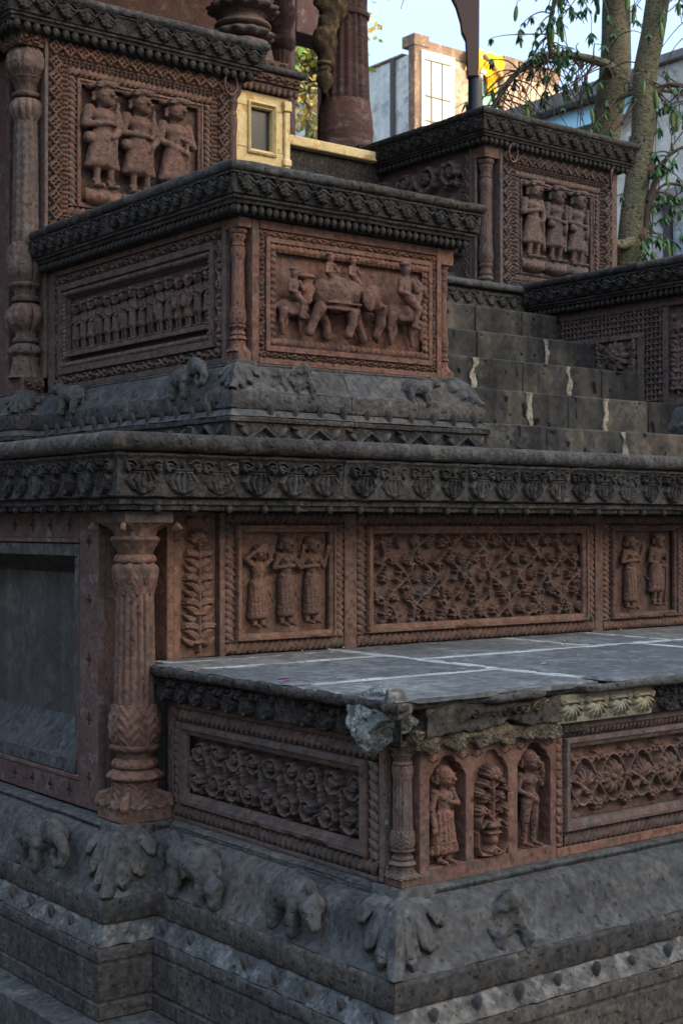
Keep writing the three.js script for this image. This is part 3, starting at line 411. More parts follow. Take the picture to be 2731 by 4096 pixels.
function potPlant(w, h, c = 0.0028) { // the vase and bouquet between the two niche figures
  const r = new Relief(w, h, c), x = w / 2, hg = 0.022; r.stroke([[x, h * 0.3], [x, h * 0.8]], 0.009, hg * 0.8);
  r.stroke([[x - w * 0.13, h * 0.06], [x, h * 0.1], [x + w * 0.13, h * 0.06]], 0.008, hg); r.dome(x, h * 0.17, w * 0.15, hg); r.stroke([[x - w * 0.16, h * 0.24], [x + w * 0.16, h * 0.24]], 0.007, hg); r.stroke([[x - w * 0.12, h * 0.31], [x + w * 0.12, h * 0.31]], (t) => 0.012, hg);
  const R = rng(17); for (const s of [-1, 1]) { r.stroke([[x + s * w * 0.06, h * 0.02], [x + s * w * 0.32, h * 0.03], [x + s * w * 0.45, h * 0.12], [x + s * w * 0.44, h * 0.26]], (t) => 0.008 - 0.004 * t, hg * 0.8); r.leaf(x, h * 0.02, Math.PI / 2 + s * 0.2, h * 0.08, 0.011, hg);
    r.stroke([[x, h * 0.32], [x + s * w * 0.2, h * 0.36], [x + s * w * 0.36, h * 0.3], [x + s * w * 0.42, h * 0.38], [x + s * w * 0.34, h * 0.44]], 0.0065, hg * 0.9);
    for (const [fx, fy, rr] of [[0.34, 0.46, 0.15], [0.2, 0.58, 0.14], [0.38, 0.64, 0.12], [0.24, 0.73, 0.11], [0.17, 0.44, 0.1]]) { const X = x + s * w * fx, Y = h * fy; r.stroke([[x, Y - h * 0.06], [x + s * w * fx * 0.6, Y - h * 0.03], [X, Y]], 0.005, hg * 0.7); for (let k = 0; k < 5; k++) r.leaf(X, Y, Math.PI / 2 - s * 0.5 + (k - 2) * 0.62 + (R() - 0.5) * 0.3, w * rr * 1.15, w * rr * 0.32, hg, (k - 2) * 0.5, 0.35); r.dome(X, Y, w * rr * 0.36, hg * 1.1); } }
  for (let i = 0; i < 7; i++) r.leaf(x, h * 0.78, Math.PI / 2 + (i - 3) * 0.4, w * 0.32, w * 0.07, hg, 0, 0.3); r.dome(x, h * 0.79, w * 0.08, hg * 1.1);
  return r.weather(0.001, 30, 8);
}
function quatrefoils(w, h, p, c = 0.004) { // a grid of crosses holding four petalled flowers, squares between
  const r = new Relief(w, h, c); const nx = Math.round(w / p), ny = Math.round(h / p), a = w / nx, b = h / ny, L = 0.0045, hg = 0.009;
  for (let j = 0; j < ny; j++) for (let i = 0; i < nx; i++) { const x = (i + 0.5) * a, y = (j + 0.5) * b; if ((i + j) % 2) { r.box(x - a * 0.34, y - b * 0.34, x + a * 0.34, y + b * 0.34, hg, 0.003); r.carve(x - a * 0.2, y - b * 0.2, x + a * 0.2, y + b * 0.2, () => hg * 0.3); r.flower(x, y, a * 0.2, 4, hg * 0.9, 0.78); for (const [s, t] of [[1, 0], [-1, 0], [0, 1], [0, -1]]) r.stroke([[x + s * a * 0.3, y + t * b * 0.3], [x + s * a * 0.66, y + t * b * 0.66]], L, hg); } else r.flower(x, y, a * 0.56, 4, hg * 1.15, 0, 0.3); }
  return r.weather(0.0008, 30, 3);
}
function rosettePanel(w, h, c = 0.0035) { const r = new Relief(w, h, c), hg = 0.018; for (let i = 0; i < 12; i++) { const a = i / 12 * 2 * Math.PI; r.leaf(w / 2 + Math.cos(a) * 0.02, h / 2 + Math.sin(a) * 0.02, a, h * 0.4, h * 0.115, hg, 0, 0.4, 1.25); } for (let i = 0; i < 8; i++) { const a = i / 8 * 2 * Math.PI + 0.2; r.leaf(w / 2, h / 2, a, h * 0.24, h * 0.075, hg * 1.35, 0, 0.4, 1.2); } r.dome(w / 2, h / 2, h * 0.07, hg * 1.5);
  for (const s of [-1, 1]) for (const t of [-1, 1]) { for (let k = 0; k < 4; k++) r.leaf(w / 2 + s * w * 0.36, h / 2 + t * h * (0.1 + 0.1 * k), s > 0 ? 0.5 * t : Math.PI - 0.5 * t, w * 0.15, h * 0.06, hg * 0.85, s * t); r.spiral(w / 2 + s * w * 0.38, h / 2 + t * h * 0.36, 0.004, 0.022, 0, s * t * 1.2, 0.006, hg * 0.9); r.flower(w / 2 + s * w * 0.42, h / 2, 0.022, 6, hg * 0.8); } return r.weather(0.001, 30, 1); }
// ================================================================ the ground
structure('ground', uvBox(new THREE.PlaneGeometry(300, 300, 1, 1).rotateX(-Math.PI / 2)), stone({ a: [0.10, 0.09, 0.078], b: [0.075, 0.07, 0.062], c: [0.125, 0.11, 0.092], seed: 131, per: 3, bump: 0.004 }), [0, -2.3, 0]);

// ================================================================ plinth mouldings shared by the terrace and the bench
const KAP = [[-0.03, -1.1165], [0.034, -1.118], [0.042, -1.124], [0.04, -1.134], [0.034, -1.139], [0.060, -1.146], [0.084, -1.158], [0.103, -1.180], [0.115, -1.208], [0.122, -1.236], [0.129, -1.262], [0.140, -1.286], [0.158, -1.306], [0.174, -1.3185], [0.178, -1.325]];
const BAND = [[0.13, -1.3255], [0.179, -1.3265], [0.186, -1.334], [0.187, -1.342], [0.187, -1.37], [0.187, -1.404], [0.183, -1.411], [0.13, -1.4125]];
const LEDGE = [[0.13, -1.413], [0.182, -1.4155], [0.195, -1.430], [0.212, -1.452], [0.223, -1.468], [0.226, -1.4775], [0.16, -1.479]];
const WALL = [[0.16, -1.4795], [0.228, -1.481], [0.232, -1.486], [0.232, -1.524], [0.223, -1.528], [0.223, -1.537], [0.231, -1.541], [0.231, -1.60], [0.231, -1.661], [0.222, -1.664], [0.222, -1.673], [0.233, -1.678], [0.233, -1.7275], [0.16, -1.729]];
const FOOT = [[0.16, -1.7295], [0.27, -1.736], [0.325, -1.741], [0.337, -1.75], [0.339, -1.86], [0.339, -2.02], [0.3, -2.025]];
const TOE = [[0.3, -2.0255], [0.50, -2.04], [0.515, -2.055], [0.515, -2.31]];
const PP = [[2.627, -9.6], [2.627, -4.69], [2.843, -4.69], [2.843, -3.352], [7.2, -3.352]];
const peg = turned([[0.0005, 0.05], [0.008, 0.047], [0.013, 0.038], [0.0145, 0.026], [0.0145, 0]].reverse(), 9);
function plinth(t, only, cuts) {
  moulding(t, 'sloping_course', KAP, PP, M.basaltPale, cuts.k, { only, step: 0.02, amp: 0.0018, freq: 9, chips: 0.004, crease: 0.9, seed: 1 });
  moulding(t, 'plain_band', BAND, PP, M.basalt, cuts.b, { only, step: 0.025, amp: 0.0022, chips: 0.005, seed: 2 });
  const lg = moulding(t, 'pegged_ledge', LEDGE, PP, M.ledge, cuts.l, { only, step: 0.016, amp: 0.004, freq: 24, chips: 0.008, crease: 1.2, seed: 3 });
  moulding(t, 'grooved_course', WALL, PP, M.basalt, cuts.w, { only, step: 0.03, amp: 0.0014, chips: 0.004, seed: 4 });
  moulding(t, 'foot_course', FOOT, PP, M.basaltPale, cuts.w, { only, step: 0.03, amp: 0.002, chips: 0.006, seed: 5 });
  moulding(t, 'toe_course', TOE, PP, M.basalt, cuts.b, { only, step: 0.06, amp: 0.002, seed: 6 });
  return lg;
}
function pegs(t, f, u0, u1, pitch, vv, w, skip) { const n = Math.round((u1 - u0) / pitch); for (let i = 0; i < n; i++) { const u = u0 + (i + 0.5) * (u1 - u0) / n + (rnd() - 0.5) * 0.008; if (skip && rnd() < skip) continue; const s = 0.9 + rnd() * 0.25; add(nearest(t, f.p(u, vv, w)), 'peg', peg, M.basaltPale, f.p(u, vv, w), f.ry, [s, s * (0.8 + rnd() * 0.35), s], 0.25 + rnd() * 0.1, (rnd() - 0.5) * 0.2); } }

// ================================================================ the terrace wall (second tier) with its cornice
const terrace = thing('terrace_wall', 'long terrace wall of carved red panels under a dark palmette cornice, behind the bench', 'wall', [5, -2.3, -5.5]);
const lgT = plinth(terrace, [0, 1], { k: [[1.3, 2.6, 3.75]], b: [[1.0, 2.2, 3.3, 4.3]], l: [[1.6, 3.1, 4.2]], w: [[0.9, 2.3, 3.6]] });
pegs(lgT, Lface(2.627), -8.0, -4.63, 0.16, -1.456, 0.2);
add(terrace, 'wall_core', block(2.92, 9.6, -2.25, 0.30, -9.5, -4.93, 0.01), M.redGrey);
add(terrace, 'wall_core', block(2.70, 2.92, -2.25, 0.10, -5.15, -4.953, 0.01), M.maroon); add(terrace, 'wall_core', block(2.69, 2.92, -0.068, 0.10, -9.5, -5.151, 0.01), M.maroon); add(terrace, 'wall_core', block(2.69, 2.92, -1.2, -0.99, -9.5, -5.151, 0.01), M.maroon);
add(terrace, 'plinth_core', block(2.66, 2.92, -2.25, -1.12, -9.5, -4.70, 0.004), M.basalt);
{ // cornice: torus, frieze, hung fillet
  const CP = [[2.627, -9.6], [2.627, -4.69], [9.6, -4.69]];
  const TOR = [[-0.20, 0.342], [0.02, 0.346], [0.075, 0.350], ...arcPts(0.086, 0.314, 0.036, 80, -75, 9), [0.08, 0.279], [0.05, 0.2765]];
  const FRZ = [[0.05, 0.276], [0.085, 0.274], [0.087, 0.264], [0.078, 0.256], [0.073, 0.250], [0.070, 0.2], [0.071, 0.15], [0.072, 0.113], [0.066, 0.108], [0.02, 0.107]];
  const FIL = [[0.02, 0.1065], [0.050, 0.105], [0.052, 0.083], [0.04, 0.079], [0.036, 0.062], [-0.10, 0.059], [-0.35, 0.058]];
  moulding(terrace, 'cornice_roll', TOR, CP, [M.basalt, M.basaltDark], [[2.0, 3.4], [1.02, 3.52, 5.0]], { step: 0.022, amp: 0.0022, freq: 16, chips: 0.006, crease: 1.0, seed: 11 });
  const frT = moulding(terrace, 'frieze', FRZ, CP, [M.basaltDark, M.basaltDark, M.basalt], [[2.0, 3.4], [0.98, 3.5, 5.0]], { step: 0.022, amp: 0.0028, freq: 18, chips: 0.004, seed: 12 });
  const fiT = moulding(terrace, 'hung_fillet', FIL, CP, M.basaltDark, [[2.0, 3.4], [0.98, 3.5, 5.0]], { step: 0.04, amp: 0.002, chips: 0.01, seed: 13 });
  const fr = Rface(-4.69 + 0.0705), fl = Lface(2.627 - 0.0705);
  const T = [M.basaltDark, M.basalt, M.basaltDark];
  row(frT, 'palmette', palmTall, T, fr, 2.575, 3.60, 0.185, 0.116, 0, [1.14, 1, 1.1]);
  row(frT, 'palmette', palmTall, T, fr, 3.63, 6.10, 0.166, 0.116, 0, [1.0, 1, 1]);
  row(frT, 'palmette', palmTall, T, fr, 6.16, 7.6, 0.166, 0.116, 0, [1.02, 1, 1.1]);
  row(frT, 'palmette', palmTall, T, fl, -8.0, -4.64, 0.142, 0.116, 0, [0.88, 1, 1.05]);
  row(fiT, 'drop_knob', [dropGeo], M.basaltDark, Rface(-4.69 + 0.046), 2.66, 7.2, 0.165, 0.05, 0, [0.95, 0.75, 0.9]);
  row(fiT, 'drop_knob', [dropGeo], M.basaltDark, Lface(2.627 - 0.046), -7.2, -4.7, 0.128, 0.05, 0, [0.95, 0.75, 0.9]);
  add(terrace, 'terrace_paving', block(2.66, 9.5, 0.27, 0.335, -7.2, -4.80, 0.004), M.slab);
}
{ // red facing of the front: jamb, candelabrum, dancers, arabesque, second pair
  const f = Rface(-4.86), d = 0.03;
  slabOn(terrace, 'jamb_stone', f, 2.910, 2.942, -0.53, 0.058, -0.09, 0.004, M.redBright, 0.006); slabOn(terrace, 'jamb_stone', f, 2.944, 2.978, -0.53, -0.06, -0.09, -0.004, M.redBright); slabOn(terrace, 'jamb_stone', f, 2.944, 2.978, -0.056, 0.058, -0.09, 0.0, M.redBright);
  slabOn(terrace, 'backing_slab', f, 2.98, 3.17, -0.53, 0.058, -0.1, -0.032, M.red);
  slabOn(terrace, 'backing_slab', f, 3.173, 3.81, -0.53, 0.058, -0.1, -0.04, M.red); slabOn(terrace, 'backing_slab', f, 3.86, 5.41, -0.53, 0.058, -0.1, -0.04, M.red); slabOn(terrace, 'backing_slab', f, 5.44, 6.10, -0.53, 0.058, -0.1, -0.04, M.red); slabOn(terrace, 'backing_slab', f, 6.12, 9.4, -0.53, 0.058, -0.1, -0.01, M.red);
  slabOn(terrace, 'upright_stone', f, 3.158, 3.185, -0.53, 0.056, -0.06, 0.003, M.red); slabOn(terrace, 'upright_stone', f, 3.80, 3.868, -0.53, 0.056, -0.06, 0.002, M.red); slabOn(terrace, 'upright_stone', f, 5.392, 5.452, -0.53, 0.056, -0.06, 0.002, M.red); slabOn(terrace, 'upright_stone', f, 6.086, 6.14, -0.53, 0.056, -0.06, 0.002, M.red);
  terrace.userData.cand = [f, 2.986, 3.152, -0.525, 0.05];
  terrace.userData.p1 = framed(terrace, f, 3.187, 3.797, -0.522, 0.056, { bw: 0.05, fb: 0.0135, pitch: 0.03, seed: 3, mat: M.red });
  terrace.userData.p2 = framed(terrace, f, 3.872, 5.388, -0.522, 0.056, { bw: 0.052, fb: 0.0165, pitch: 0.032, seed: 8, mat: M.red, field: (w, h) => arabesque(w, h), depth: 0.036 });
  terrace.userData.p3 = framed(terrace, f, 5.456, 6.082, -0.522, 0.056, { bw: 0.05, fb: 0.0135, pitch: 0.026, seed: 13, mat: M.red });
}
{ // the left side: stepped-cross strips round a sunk dark panel, and the corner recess
  const f = Lface(2.66);
  const cross = (() => { const s = new THREE.Shape(); const P = [[-1, 3], [1, 3], [1, 1], [3, 1], [3, -1], [1, -1], [1, -3], [-1, -3], [-1, -1], [-3, -1], [-3, 1], [-1, 1]]; P.forEach(([x, y], i) => i ? s.lineTo(x, y) : s.moveTo(x, y)); return s; })();
  const rail = (u0, u1, v0, v1, n, vert) => { // a strip pierced with sunk stepped crosses
    const s = new THREE.Shape(); s.moveTo(u0, v0); s.lineTo(u1, v0); s.lineTo(u1, v1); s.lineTo(u0, v1); s.closePath(); const k = 0.0078, pts = [];
    for (let i = 0; i < n; i++) { const t = (i + 0.5) / n, cu = vert ? (u0 + u1) / 2 : lerp(u0, u1, t), cv = vert ? lerp(v0, v1, t) : (v0 + v1) / 2; pts.push([cu, cv]); const h = new THREE.Path(); cross.getPoints().forEach((p, j) => { const x = cu + p.x * k, y = cv + p.y * k * 1.15; j ? h.lineTo(x, y) : h.moveTo(x, y); }); s.holes.push(h); }
    const g = new THREE.ExtrudeGeometry(s, { depth: 0.03, bevelEnabled: true, bevelSize: 0.0015, bevelThickness: 0.0015, bevelSegments: 1 }); const m = on(terrace, 'pierced_strip', uvBox(g, u0, v0), M.maroon, f, 0, 0, -0.032);
    for (const [cu, cv] of pts) on(m, 'sunk_flower', crossFlower, M.maroon, f, cu, cv, -0.026);
  };
  const crossFlower = (() => { const r = new Relief(0.05, 0.055, 0.004); r.flower(0.025, 0.0275, 0.022, 4, 0.011, 0, 0.3); return r.geo(0.001).translate(-0.025, -0.0275, 0).scale(1, 1, 0.7); })();
  rail(-5.108, -4.956, -1.108, 0.055, 5, true); rail(-7.3, -5.111, -0.045, 0.055, 13, false); rail(-7.3, -5.111, -1.108, -1.012, 13, false);
  slabOn(terrace, 'strip_moulding', f, -7.3, -5.108, -0.066, -0.047, -0.03, 0.004, M.maroon); slabOn(terrace, 'strip_moulding', f, -7.3, -5.108, -1.010, -0.99, -0.03, 0.004, M.maroon); slabOn(terrace, 'strip_moulding', f, -5.124, -5.110, -0.988, -0.07, -0.03, 0.003, M.maroon);
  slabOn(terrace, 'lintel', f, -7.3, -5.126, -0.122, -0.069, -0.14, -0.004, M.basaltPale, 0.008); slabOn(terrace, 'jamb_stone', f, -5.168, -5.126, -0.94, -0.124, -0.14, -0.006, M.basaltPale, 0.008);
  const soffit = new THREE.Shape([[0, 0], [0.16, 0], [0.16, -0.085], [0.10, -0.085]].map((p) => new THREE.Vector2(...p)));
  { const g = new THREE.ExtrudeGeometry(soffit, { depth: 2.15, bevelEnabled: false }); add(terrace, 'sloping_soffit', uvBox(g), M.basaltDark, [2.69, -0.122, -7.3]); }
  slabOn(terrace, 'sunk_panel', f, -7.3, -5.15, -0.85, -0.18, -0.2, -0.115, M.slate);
  const sill = new THREE.Shape([[-0.13, -0.785], [-0.115, -0.787], [-0.11, -0.80], [-0.015, -0.925], [0.0, -0.935], [0.004, -0.985], [-0.13, -0.985]].map((p) => new THREE.Vector2(...p)));
  { const g = new THREE.ExtrudeGeometry(sill, { depth: 2.16, bevelEnabled: false }); const q = uvBox(g); add(terrace, 'sloping_sill', q.scale(-1, 1, 1), M.basaltPale, [2.66, 0, -7.3]).geometry.computeVertexNormals(); }
  add(terrace, 'recess_back', block(2.69, 2.93, -1.115, 0.058, -5.0, -4.956, 0.004), M.redGrey);
  add(terrace, 'recess_side', block(2.912, 2.96, -1.115, 0.056, -4.955, -4.874, 0.004), M.basaltPale);
  add(terrace, 'corner_block', block(2.63, 2.842, 0.012, 0.0575, -4.955, -4.692, 0.004), M.redGrey);
}
// ================================================================ the bench
const bench = thing('stone_bench', 'low stone bench with slate top, broken front corner and carved red sides, nearest the camera', 'bench', [4, -2.3, -4.1]);
const lgB = plinth(bench, [2, 3], { k: [[], [], [0.86], [1.35, 2.9]], b: [[], [], [0.55], [1.9]], l: [[], [], [0.75], [1.3, 2.2]], w: [[], [], [0.62], [1.1, 2.4]] });
pegs(lgB, Lface(2.843), -4.5, -3.13, 0.165, -1.456, 0.2, 0.05); pegs(lgB, Rface(-3.352), 2.7, 6.4, 0.175, -1.456, 0.2);
add(bench, 'bench_core', block(2.90, 7.2, -2.25, -0.575, -4.85, -3.412, 0.01), M.redGrey);
add(bench, 'plinth_core', block(2.80, 7.2, -2.25, -1.125, -4.85, -3.36, 0.01), M.basalt);
{ const f = Lface(2.843);
  slabOn(bench, 'upright_stone', f, -4.735, -4.693, -1.117, -0.672, -0.05, 0.002, M.redGrey);
  slabOn(bench, 'corner_jamb', f, -3.465, -3.44, -1.117, -0.68, -0.04, 0.0, M.redGrey, 0.006);
  slabOn(bench, 'base_rail', f, -4.69, -3.467, -1.1175, -1.102, -0.04, 0.003, M.redGrey);
  framed(bench, f, -4.69, -3.467, -1.10, -0.69, { bw: 0.052, fb: 0.019, pitch: 0.032, seed: 21, mat: M.redGrey, depth: 0.044, field: (w, h) => scrollwork(w, h) });
  slabOn(bench, 'top_rail', f, -4.73, -3.46, -0.688, -0.668, -0.05, 0.006, M.redGrey);
}
function arch(cx, v0, v1, w) { // a cusped arch outline
  const p = new THREE.Path(), a = cx - w / 2, b = cx + w / 2, sp = v1 - w * 0.52; p.moveTo(a, v0); p.lineTo(b, v0); p.lineTo(b, sp);
  const cusps = [[b, sp], [b - w * 0.10, sp + w * 0.2], [b - w * 0.26, sp + w * 0.36], [cx, v1], [a + w * 0.26, sp + w * 0.36], [a + w * 0.10, sp + w * 0.2], [a, sp]];
  for (let i = 1; i < cusps.length; i++) { const [x0, y0] = cusps[i - 1], [x1, y1] = cusps[i], dx = x1 - x0, dy = y1 - y0, L = Math.hypot(dx, dy), k = 0.34; p.quadraticCurveTo((x0 + x1) / 2 + dy / L * L * k, (y0 + y1) / 2 - dx / L * L * k, x1, y1); }
  p.lineTo(a, v0); return p;
}
{ const f = Rface(-3.352);
  const s = new THREE.Shape(); [[2.92, -1.117], [3.525, -1.117], [3.525, -0.70], [3.50, -0.683], [3.3, -0.676], [3.1, -0.672], [2.92, -0.678]].forEach(([x, y], i) => i ? s.lineTo(x, y) : s.moveTo(x, y));
  const N = [[3.035, 0.158, -0.722], [3.223, 0.156, -0.722], [3.421, 0.158, -0.716]];
  for (const [c, w, t] of N) s.holes.push(arch(c, -1.072, t, w));
  const g = new THREE.ExtrudeGeometry(s, { depth: 0.05, curveSegments: 8, bevelEnabled: true, bevelSize: 0.002, bevelThickness: 0.002, bevelSegments: 1 }); g.translate(0, 0, -0.052);
  on(bench, 'niche_slab', uvBox(g), M.redBright, f, 0, 0, 0);
  slabOn(bench, 'niche_back', f, 2.93, 3.13, -1.1, -0.70, -0.09, -0.056, M.red); slabOn(bench, 'niche_back', f, 3.132, 3.315, -1.1, -0.70, -0.09, -0.022, M.red); slabOn(bench, 'niche_back', f, 3.317, 3.53, -1.1, -0.70, -0.09, -0.056, M.red);
  for (const [c, w, t] of N) for (const sgn of [-1, 1]) { const r = new Relief(0.06, 0.05, 0.003); r.leaf(0.03, 0.006, Math.PI / 2, 0.03, 0.012, 0.003); for (const q of [-1, 1]) r.spiral(0.03 + q * 0.014, 0.018, 0.002, 0.008, 0, q, 0.003, 0.004); on(bench, 'spandrel_leaf', r.geo(0.001).translate(-0.03, 0, 0), M.redBright, f, c + sgn * w * 0.40, t - 0.022, 0.0); }
  bench.userData.niches = N;
  on(bench, 'carved_border', (() => { const q = leafStrip(0.395, 0.03, 0.03, { seed: 5 }).geo(); q.rotateZ(-Math.PI / 2); return q; })(), M.redBright, f, 3.5265, -0.683, -0.012);
  slabOn(bench, 'backing_slab', f, 3.526, 7.1, -1.117, -0.60, -0.06, -0.036, M.redGrey);
  slabOn(bench, 'base_rail', f, 3.527, 7.1, -1.1175, -1.086, -0.03, 0.003, M.redBright);
  on(bench, 'carved_border', leafStrip(1.6, 0.05, 0.026, { seed: 7 }).geo(), M.redGrey, f, 3.56, -1.085, -0.012);
  on(bench, 'carved_border', (() => { const q = leafStrip(1.6, 0.045, 0.022, { seed: 9, slant: 0.2 }).geo(); q.rotateZ(Math.PI); return q; })(), M.redGrey, f, 5.16, -0.672, -0.012);
  on(bench, 'frame_moulding', frameGeo(1.58, 0.316, rollFrame(0.0155, 0.016), 31), M.redGrey, f, 3.559, -1.035, 0.0);
  on(bench, 'carved_field', floral(1.51, 0.25).geo(0, 3, 1), M.red, f, 3.594, -1.002, -0.034);
  framed(bench, f, 5.2, 6.9, -1.085, -0.672, { bw: 0.05, seed: 41, mat: M.redGrey, pitch: 0.03 });
}
{ // slate top, mortar joints, cornice
  const S = [[2.775, 3.685, -4.735, -4.478], [2.765, 3.685, -4.452, -3.817], [2.76, 3.685, -3.795, -3.285], [3.726, 4.712, -4.856, -4.292], [4.748, 5.26, -4.856, -4.292], [5.295, 6.3, -4.856, -4.292], [3.726, 4.98, -4.25, -3.28], [5.01, 6.3, -4.25, -3.28]];
  const top = (x0, x1, z0, z1) => { // an uneven slate, its edge a worn roll
    const g = wornBlock(x0, x1, -0.5405, -0.525, z0, z1, 0.0007, 0.025, 5, 0.02); return g; };
  S.forEach(([a, b, c, d], i) => add(bench, 'slate_slab', top(a, b, c, d), M.slab));
  add(bench, 'slate_slab', top(2.862, 3.688, -4.856, -4.738), M.slab);
  add(bench, 'mortar_bed', wornBlock(2.84, 6.3, -0.538, -0.5266, -4.85, -3.42, 0.0008, 0.06, 8, 0.0), M.mortar);
  // the side cornice, toward the column
  const BP = [[2.843, -4.735], [2.843, -3.352], [7.1, -3.352]];
  const ROLL = [[0.0, -0.5415], [0.06, -0.541], ...arcPts(0.072, -0.549, 0.0185, 62, -92, 7), [0.04, -0.568]], FR = [[0.02, -0.5685], [0.046, -0.568], [0.048, -0.60], [0.045, -0.63], [0.042, -0.66], [0.02, -0.6665]];
  moulding(bench, 'cornice_roll', ROLL, BP, M.basaltDark, [[0.42]], { only: [0], step: 0.02, amp: 0.003, freq: 18, chips: 0.01, crease: 1.1, seed: 61 });
  const frB = moulding(bench, 'frieze', FR, BP, M.basaltDark, [[0.41]], { only: [0], step: 0.02, amp: 0.002, freq: 18, chips: 0.012, crease: 1.1, seed: 62 });
  row(frB, 'palmette', palmTall, M.basaltDark, Lface(2.843 - 0.047), -4.73, -3.5, 0.11, -0.663, 0, [0.68, 0.68, 1]);
  // the front: broken rubble, a pale repaired block, worn palmettes farther along
  moulding(bench, 'cornice_roll', [[0.0, -0.5415], [0.05, -0.541], ...arcPts(0.058, -0.549, 0.016, 62, -92, 7), [0.03, -0.5655]], BP, M.basalt, [[], [0.95, 1.5]], { only: [1], step: 0.02, amp: 0.003, freq: 16, chips: 0.03, crease: 1.1, seed: 63 });
  const rub = (x0, x1, y0, y1, w0, w1, mat, a, seed) => nets((x, y, z) => { const qx = Math.abs(x - (x0 + x1) / 2) - (x1 - x0) / 2, qy = Math.abs(y - (y0 + y1) / 2) - (y1 - y0) / 2, qz = Math.abs(z - (w0 + w1) / 2) - (w1 - w0) / 2; const d = Math.max(qx, qy, qz); return d + a * (0.35 + Math.abs(fbm(x * 9 + seed, y * 13, z * 9, 2)) * 2.2 - 0.3) + a * 0.15 * n3(x * 50, y * 50, z * 50 + seed); }, [x0 - 0.01, y0 - 0.01, w0 - 0.01], [x1 + 0.01, y1 + 0.01, w1 + 0.01], 0.006);
  const fz = -3.352;
  add(bench, 'broken_stone', rub(2.90, 3.50, -0.655, -0.552, fz - 0.1, fz + 0.052, 0, 0.022, 2), M.basaltDark, [0, 0, 0]);
  add(bench, 'rubble_course', rub(2.865, 3.52, -0.712, -0.628, fz - 0.1, fz + 0.044, 0, 0.024, 7), M.rubble, [0, 0, 0]);
  for (let i = 0; i < 9; i++) on(bench, 'worn_rosette', (() => { const r = new Relief(0.05, 0.05, 0.003); r.ring(0.025, 0.025, 0.013, 0.006, 0.011 * (0.6 + rnd() * 0.5)); r.dome(0.025, 0.025, 0.006, 0.009); return r.geo(0.001).translate(-0.025, -0.025, 0); })(), i > 5 ? M.rubble : M.basaltDark, Rface(fz + 0.028), 3.06 + i * 0.047, -0.592 + (rnd() - 0.5) * 0.006, 0);
  const rep = slabOn(bench, 'repair_block', Rface(fz), 3.492, 3.976, -0.664, -0.5655, -0.03, 0.036, M.repair, 0.005);
  for (let i = 0; i < 4; i++) on(rep, 'repair_palmette', shellGeo(), M.repair, Rface(fz), 3.552 + i * 0.123, -0.655, 0.034);
  slabOn(bench, 'dark_packing', Rface(fz), 3.5, 3.66, -0.70, -0.6645, -0.03, 0.02, M.basaltDark, 0.006);
  slabOn(bench, 'top_rail', Rface(fz), 3.66, 7.1, -0.69, -0.6655, -0.05, 0.012, M.redGrey);
  const frR = slabOn(bench, 'frieze', Rface(fz), 3.98, 7.1, -0.664, -0.5655, -0.03, 0.03, M.basaltDark, 0.006);
  row([frR], 'palmette', palmTall, M.basaltDark, Rface(fz + 0.029), 3.99, 6.0, 0.115, -0.66, 0, [0.7, 0.66, 1]);
  { const r = rng(23), pl = Array.from({ length: 17 }, () => { const a = r() * 6.283, c = 2 * r() - 1, q = Math.sqrt(1 - c * c); return [q * Math.cos(a), c, q * Math.sin(a), 0.062 + r() * 0.022]; });
    add(bench, 'cement_lump', nets((x, y, z) => { const X = (x - 2.822) / 1.0, Y = (y + 0.586) / 1.0, Z = (z + 3.415) / 1.35; let d = -1; for (const p of pl) d = Math.max(d, p[0] * X + p[1] * Y + p[2] * Z - p[3]); return d * 0.9 + 0.012 * n3(x * 16, y * 16, z * 16) + 0.004 * n3(x * 55, y * 55, z * 55); }, [2.66, -0.73, -3.56], [2.96, -0.46, -3.25], 0.006), M.cement); }
  add(bench, 'lime_patch', nets((x, y, z) => Math.hypot(x - 2.80, (y + 0.55) * 1.0, (z + 3.325) * 1.6) - 0.04 + 0.06 * fbm(x * 18, y * 18, z * 18, 3), [2.72, -0.62, -3.4], [2.88, -0.48, -3.26], 0.005), M.ledge);
}
function shellGeo() { const w = 0.118, h = 0.085, r = new Relief(w, h, 0.003); for (let i = 0; i < 7; i++) { const a = -Math.PI / 2 + (i - 3) * 0.36; r.leaf(w / 2 + Math.cos(a) * 0.016, h * 0.72 + Math.sin(a) * 0.012, a, h * 0.62, 0.0065, 0.009, 0, 0); } r.stroke([[w * 0.28, h * 0.76], [w * 0.72, h * 0.76]], 0.006, 0.008); for (const s of [-1, 1]) r.spiral(w / 2 + s * w * 0.36, h * 0.76, 0.002, 0.011, 0, s * 1.1, 0.004, 0.008); return r.geo(0.001).translate(-w / 2, 0, 0); }
// ================================================================ upper tier: stairs and pedestals
const CORN = (y, b, k = 1) => ({ // dark cornice: roll, frieze, fillet carrying the hanging buds
  roll: [[-0.06, y - 0.004], [b - 0.04 * k, y], ...arcPts(b - 0.024 * k, y - 0.025 * k, 0.025 * k, 85, -80, 8), [b - 0.03 * k, y - 0.05 * k]],
  frieze: [[b - 0.05 * k, y - 0.0505 * k], [b - 0.012 * k, y - 0.052 * k], [b - 0.013 * k, y - 0.06 * k], [b - 0.019 * k, y - 0.064 * k], [b - 0.024 * k, y - 0.1 * k], [b - 0.028 * k, y - 0.142 * k], [b - 0.034 * k, y - 0.146 * k], [b - 0.07 * k, y - 0.147 * k]],
  fillet: [[b - 0.07 * k, y - 0.1475 * k], [b - 0.036 * k, y - 0.149 * k], [b - 0.037 * k, y - 0.160 * k], [b - 0.048 * k, y - 0.165 * k], [b - 0.052 * k, y - 0.178 * k], [b - 0.085 * k, y - 0.179 * k], [b - 0.09 * k, y - 0.212 * k], [-0.05, y - 0.228 * k]] });
